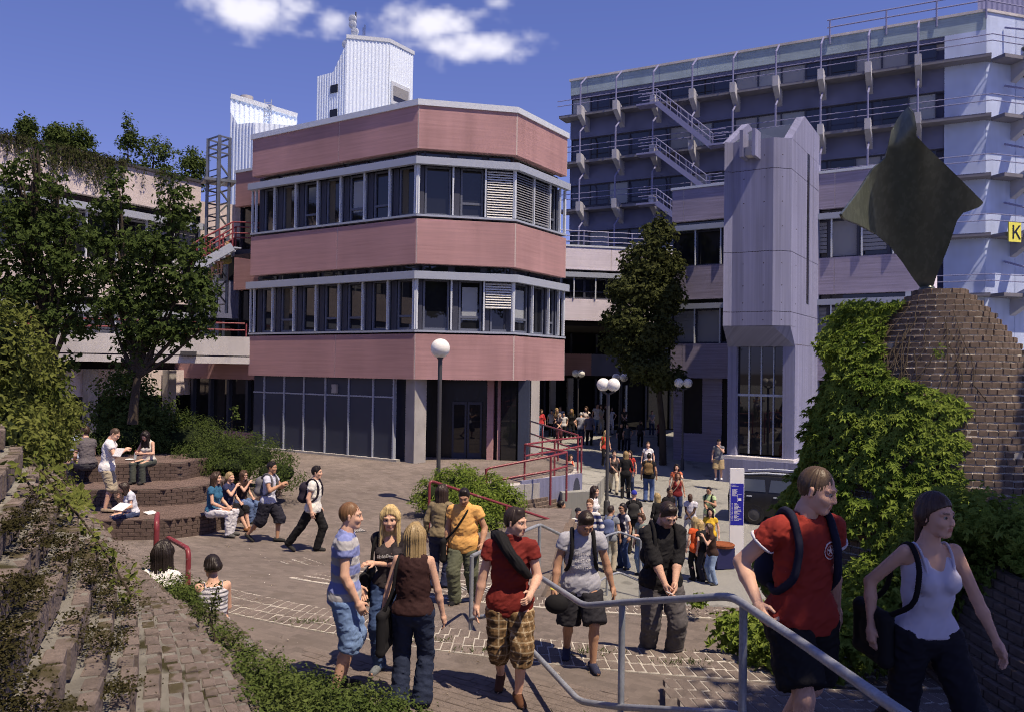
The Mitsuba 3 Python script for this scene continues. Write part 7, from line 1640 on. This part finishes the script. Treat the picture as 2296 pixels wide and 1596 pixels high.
for x, h_, hc_, sc_, lab in ((492, 553, (.05, .03, .02), (.05, .25, .22), 'girl in green top sitting on the outside stair'), (512, 542, (.20, .13, .06), (.30, .28, .10), 'girl in yellow skirt sitting higher on the outside stair')):
    q = aty(x, h_, 34.2); person(lab, pos=(q[0], 34.2, q[2] - 1.34), H=1.66, head=218, pose='sit', sex='f', hair=('long', hc_), shirt=dict(col=sc_), pants=dict(col=(.36, .30, .10), len=.4), seat=.45, shoes=(.5, .4, .2), feet=((-.1, .42, -.1), (.1, .46, -.1)))
# --- lower square
LOW = [
 ('man in black t-shirt sitting by the foot of the terrace wall', (1252, 1200), (1256, 1122), dict(pos=aty(1254, 1100, 22.4) * [1, 1, 0] + [0, 0, -4.80], head=80, pose='sit', skin='tan', hair=('short', DARKH), shirt=dict(col=BLK), pants=dict(col=BLK), seat=.32)),
 ('man with reddish hair in striped rugby shirt seen past the grey t-shirt', (1322, 1290), (1322, 1118), dict(head=200, hair=('short', (.16, .08, .04)), shirt=dict(col=stripes((.6, .6, .6), (.03, .04, .14), .14), sleeve=1.8), pants=dict(col=JEANS))),
 ('woman with white headband behind the rugby shirt man', (1326, 1250), (1326, 1087), dict(head=120, sex='f', hair=('bob', (.03, .02, .018)), shirt=dict(col=(.62, .62, .64)), pants=dict(col=JEANS))),
 ('person in dark cap and striped shirt at the left of the crowd', (1292, 1275), (1296, 1138), dict(head=150, hair=('cap', (.02, .02, .03)), shirt=dict(col=stripes((.6, .6, .6), (.03, .03, .08), .12)), pants=dict(col=BLK))),
 ('young man in grey t-shirt with blue rucksack seen from behind', (1366, 1282), (1354, 1134), dict(head=20, skin='tan', look=(30, 0), hair=('short', (.03, .02, .016)), shirt=dict(col=(.2, .22, .25)), pants=dict(col=(.40, .36, .28)), bag=[('backpack', (.10, .13, .26), 'blue rucksack in the crowd on the lower square')])),
 ('woman with sunglasses in navy and white top and blue jeans', (1398, 1274), (1403, 1128), dict(head=235, sex='f', skin='tan', hair=('tail', DARKH), extra=('shades',), shirt=dict(col=lambda p: np.where((np.abs(p[:, 0]) > .13)[:, None], np.array([.6, .6, .62]), np.array([.02, .02, .05]))), pants=dict(col=denim((.03, .05, .13)), flare=.025), hands=(('d',), ('r',)))),
 ('girl in bright blue cap and black t-shirt seen from behind', (1420, 1240), (1422, 1100), dict(head=10, sex='f', hair=('cap', (.03, .035, .30)), shirt=dict(col=BLK), pants=dict(col=BLK), bag=[('backpack', (.03, .03, .03), 'black rucksack with pale trim under the blue cap')])),
 ('brown-haired boy in pale green top at the rail', (1440, 1290), (1446, 1150), dict(head=230, hair=('mop', (.09, .05, .028)), shirt=dict(col=(.20, .25, .23)), pants=dict(col=LJEANS), hands=(('r',), ('d',)))),
 ('blond child in black behind the man in black sweater', (1475, 1222), (1479, 1106), dict(head=330, sex='f', hair=('bob', (.36, .27, .13)), shirt=dict(col=BLK, sleeve=1.8), pants=dict(col=BLK))),
 ('dark-skinned youth in black beside the blond child', (1497, 1220), (1500, 1092), dict(head=150, skin='brown', hair=('buzz', DARKH), shirt=dict(col=BLK), pants=dict(col=(.3, .3, .32)))),
 ('bald dark-skinned man in white striped shirt', (1548, 1226), (1548, 1103), dict(head=205, skin='dark', look=(0, 30), hair=('bald', DARKH), shirt=dict(col=stripes((.62, .62, .66), (.45, .45, .55), .05, 0)), pants=dict(col=(.5, .5, .48)), hands=(('c',), ('c',)))),
 ('man in pale green polo shirt with sunglasses and beige trousers', (1590, 1206), (1580, 1091), dict(head=215, skin='tan', hair=('short', DARKH), extra=('shades',), shirt=dict(col=(.42, .56, .30), neck='polo'), pants=dict(col=(.42, .38, .32)), hands=(('u',), ('c',)), bag=[('backpack', BLK, 'black rucksack on the man in pale green')])),
 ('woman in orange dress among the crowd near the pylon', (1560, 1300), (1557, 1160), dict(head=340, sex='f', hair=('bob', (.36, .28, .14)), shirt=dict(col=(.62, .10, .03), hem=-.16), pants=dict(col=BLK))),
 ('girl with blond curls bending beside the orange dress', (1578, 1302), (1576, 1166), dict(head=320, sex='f', lean=14, hair=('curly', (.40, .29, .13)), shirt=dict(col=BLK), pants=dict(col=(.03, .03, .04)))),
 ('dark-haired woman with yellow scarf in the crowd', (1592, 1262), (1587, 1142), dict(head=200, sex='f', hair=('bob', DARKH), shirt=dict(col=(.65, .42, .04)), pants=dict(col=BLK))),
 ('girl in brown t-shirt and light jeans holding her head', (1597, 1310), (1596, 1184), dict(head=255, sex='f', lean=10, hair=('bob', (.07, .042, .028)), shirt=dict(col=(.045, .026, .022)), pants=dict(col=denim((.22, .30, .45))), hands=(('m',), ('d',)))),
 ('woman in dark tank top and cream trousers walking near the double lamp', (1376, 1100), (1378, 1008), dict(head=180, sex='f', pose='walk', hair=('bun', DARKH), shirt=dict(col=(.07, .06, .06), sleeve=0, neck='tank'), pants=dict(col=(.60, .55, .44)), hands=(('d',), ('c',)))),
 ('blond woman in black seen from behind with white belt', (1402, 1116), (1403, 1012), dict(head=10, sex='f', hair=('long', (.26, .18, .08)), shirt=dict(col=BLK, sleeve=1.4), pants=dict(col=BLK), belt=(.55, .55, .55))),
 ('woman in red top facing the blond woman in black', (1412, 1098), (1408, 1010), dict(head=200, sex='f', hair=('long', BROWNH), shirt=dict(col=(.45, .05, .04)), pants=dict(col=JEANS))),
 ('man in black t-shirt with brown rucksack seen from behind', (1454, 1124), (1450, 1016), dict(head=15, skin='tan', hair=('short', DARKH), shirt=dict(col=BLK, loose=.025), pants=dict(col=denim((.06, .10, .24)), loose=.02), bag=[('backpack', (.17, .11, .05), 'brown rucksack on the man in black t-shirt')])),
 ('woman in white t-shirt facing the man with brown rucksack', (1452, 1090), (1453, 990), dict(head=190, sex='f', hair=('bun', (.06, .035, .02)), shirt=dict(col=WHITE), pants=dict(col=JEANS))),
 ('woman with curly hair in dark red tank top and pale strap', (1518, 1160), (1519, 1058), dict(head=180, sex='f', skin='tan', hair=('curly', (.10, .04, .025)), shirt=dict(col=(.16, .018, .02), sleeve=0, neck='tank'), pants=dict(col=JEANS), bag=[('sling', (.5, .42, .3), 'pale shoulder bag of the woman with curly hair', 1, (.2, .2), -.1)])),
 ('woman in orange top with hand at her mouth behind the curly-haired woman', (1516, 1140), (1516, 1040), dict(head=190, sex='f', hair=('bob', DARKH), shirt=dict(col=(.60, .16, .08)), pants=dict(col=BLK), hands=(('m',), ('d',)))),
 ('man in dark cap, grey shirt and beige shorts standing by the tower plinth', (1611, 1080), (1612, 984), dict(head=200, hair=('cap', BLK, 1), shirt=dict(col=(.16, .17, .2)), pants=dict(col=(.36, .28, .16), len=.52, loose=.03), hands=(('m',), ('d',)), shoes=WHITE)),
 ('person with green rucksack walking behind the double lamp pole', (1356, 1044), (1357, 968), dict(head=160, sex='f', hair=('bob', BLOND), shirt=dict(col=(.5, .06, .04)), pants=dict(col=BLK), bag=[('backpack', (.10, .28, .05), 'bright green rucksack near the lamp pole')])),
 ('woman in orange top leaning by the ramp signboard', (1277, 1083), (1277, 1032), dict(head=150, sex='f', pose='sit', seat=.42, hair=('bob', (.05, .03, .02)), shirt=dict(col=(.55, .07, .03), sleeve=0, neck='tank'), pants=dict(col=(.4, .35, .28)))),
]
part(steps, 'ledge', ring_sector(7.4, 9.4, math.radians(-75), math.radians(-28), -5.6, -4.80, 20, BC), 'plaza_grey')
for i, (lab, ft, tp, kw) in enumerate(LOW): person(lab, foot=ft, top=tp, seed=30 + i, **kw)
# --- far group in front of the passage, each a few pixels high
FAR = [(1212, 982, 917, 'f', (.5, .05, .06), LJEANS, BROWNH, 'woman in red tank top and pale jeans by the column'), (1236, 978, 918, 'm', (.45, .45, .48), BLK, DARKH, 'man in pale shirt left in the far group'),
 (1247, 982, 914, 'f', (.06, .04, .03), NAVY, BLOND, 'blond woman in dark clothes in the far group'), (1256, 976, 910, 'm', (.35, .42, .6), JEANS, BROWNH, 'man in light blue shirt at the back of the far group'), (1263, 984, 924, 'm', (.6, .6, .62), BLK, DARKH, 'man in white t-shirt with dark strap in the far group'),
 (1253, 992, 926, 'f', (.03, .025, .045), (.09, .03, .04), (.45, .4, .38), 'pale-haired woman in navy dress in the far group'), (1281, 984, 916, 'f', (.014, .014, .016), BLK, (.3, .2, .08), 'woman in black with printed shirt in the far group'), (1302, 996, 924, 'm', (.30, .31, .36), JEANS, (.4, .4, .4), 'grey-haired man with dark rucksack seen from behind'),
 (1314, 984, 909, 'f', (.62, .55, .52), (.12, .12, .16), BROWNH, 'woman in pale pink top beside the grey-haired man'), (1321, 998, 926, 'm', (.14, .13, .17), BLK, DARKH, 'man in dark shirt behind the grey-haired man'), (1338, 965, 900, 'm', WHITE, LJEANS, DARKH, 'tall man in white t-shirt and pale jeans on the far step'),
 (1347, 968, 906, 'f', (.4, .38, .33), (.45, .4, .3), BROWNH, 'woman in beige beside the tall man in white'), (1357, 970, 903, 'm', (.03, .02, .02), BLK, BROWNH, 'man in black seen from behind on the far step'), (1369, 968, 912, 'f', (.62, .64, .7), (.6, .62, .7), DARKH, 'woman in long white dress on the far step'),
 (1399, 972, 912, 'm', (.05, .045, .04), BLK, BROWNH, 'man in dark jacket at the glass door'), (1392, 1010, 955, 'm', (.012, .012, .016), BLK, DARKH, 'man in black in the shade of the maple'), (1406, 1012, 958, 'm', (.06, .07, .09), NAVY, DARKH, 'man in blue-grey shirt in the shade of the maple'),
 (1461, 970, 920, 'm', (.25, .26, .28), JEANS, BROWNH, 'man in grey shirt behind the maple trunk'), (1435, 1002, 960, 'f', (.05, .045, .05), BLK, BROWNH, 'woman in grey crouching under the maple'), (1480, 1000, 950, 'f', (.14, .03, .04), BLK, DARKH, 'woman in dark red under the maple')]
for i, (x, yf, yt, sx, sc_, pc_, hc_, lab) in enumerate(FAR):
    Yg = 49 if yf < 1000 else 44
    zf = aty(x, yf, Yg)[2]; zg_ = float(z_low(0, Yg)); Yq = Yg
    for _ in range(20):
        q = atz(x, yf, zg_); Yq = min(q[1], 52.0); zg_ = .5 * zg_ + .5 * float(z_low(0, Yq))
    q = aty(x, yf, Yq); person(lab, pos=(q[0], Yq, float(z_low(0, Yq))), top=(x, yt), head=180 if i not in (7, 9, 12) else 10, sex=sx, hair=('long' if sx == 'f' else 'short', hc_), shirt=dict(col=sc_, sleeve=.4 if i % 3 else 1.2), pants=dict(col=pc_), seed=70 + i, look=((i * 37) % 60 - 30, 8), hands=((('d',), ('d',)), (('h',), ('d',)), (('c',), ('c',)))[i % 3])
# --- small things: bottle and plate on the top seat, papers, cap in the hand, shoes of nobody
q = atz(303, 1030, -2.43); bo = thing('bottle', 'small clear bottle with red cap on the topmost brick seat', 'bottle'); part(bo, 'glass', MB().lathe([(.001, 0), (.032, 0), (.033, .13), (.012, .18), (.012, .21), (.001, .21)], (q[0], q[1], -2.42), 14), 'curtain', 40); part(bo, 'cap', MB().lathe([(.015, .20), (.015, .23), (.001, .23)], (q[0], q[1], -2.42), 12), 'red_paint')
part(None, 'paper_plate', MB().lathe([(.001, .004), (.08, .004), (.12, .02), (.122, .016), (.08, 0), (.001, 0)], (q[0] - .08, q[1] - .1, -2.42), 20), 'sign_white', 40); info('paper_plate', 'white paper plate beside the bottle on the brick seat', 'plate')
def sheet(c, w, h, nrm, label, name='paper', cat='paper'):
    nrm = unit(nrm); a = unit(np.cross(UP, nrm)); b = np.cross(nrm, a); m = MB().box(c, (w, h, .006), a, b, nrm); part(None, name, m, 'sign_white'); k = list(scene)[-1]; info(k, label, cat)
wm = aty(266, 1013, 17.92); sheet(wm, .26, .20, (-.4, -.75, .55), 'white paper held by the man in beige shorts')
wm = aty(272, 1135, 17.33); sheet(wm, .36, .26, (-.2, -.4, .9), 'open pages on the lap of the reading girl', 'open_book', 'book')
wm = aty(338, 1137, 18.08); sheet(np.array([wm[0], wm[1], -3.24]), .25, .18, (0.2, -.1, 1), 'crumpled white bag beside the reading girl', 'paper_bag', 'bag')
S_ = Sdf(); c_ = a4['wr'][1] + np.array([.02, -.06, -.14]); S_.ell(c_, (np.array([1., 0, 0]), np.array([0, 1., 0]), UP), np.array([.12, .09, .10]), .02); v_, f_ = S_.mesh(.012); hk = thing('black_cap', 'black cap held low by the man in the grey t-shirt', 'cap'); part(hk, 'crown', (v_, f_), 'cloth', True, color=np.tile(BLK, (len(v_), 1)))
yb = MB().tube([a4['wr'][1] + np.array([.034 * math.cos(t), .034 * math.sin(t), .004 * math.sin(t)]) for t in np.linspace(0, 6.3, 20)], .009, 6, False); part(a4['key'], 'wristband', yb, 'sign_yellow')
cg = a3['wr'][1]; part(None, 'cigarette', MB().tube([cg + np.array([.0, -.08, -.06]), cg + np.array([.05, -.14, -.07])], .005, 6), 'sign_white'); info('cigarette', 'white cigarette between the fingers of the man in black sweater', 'cigarette')
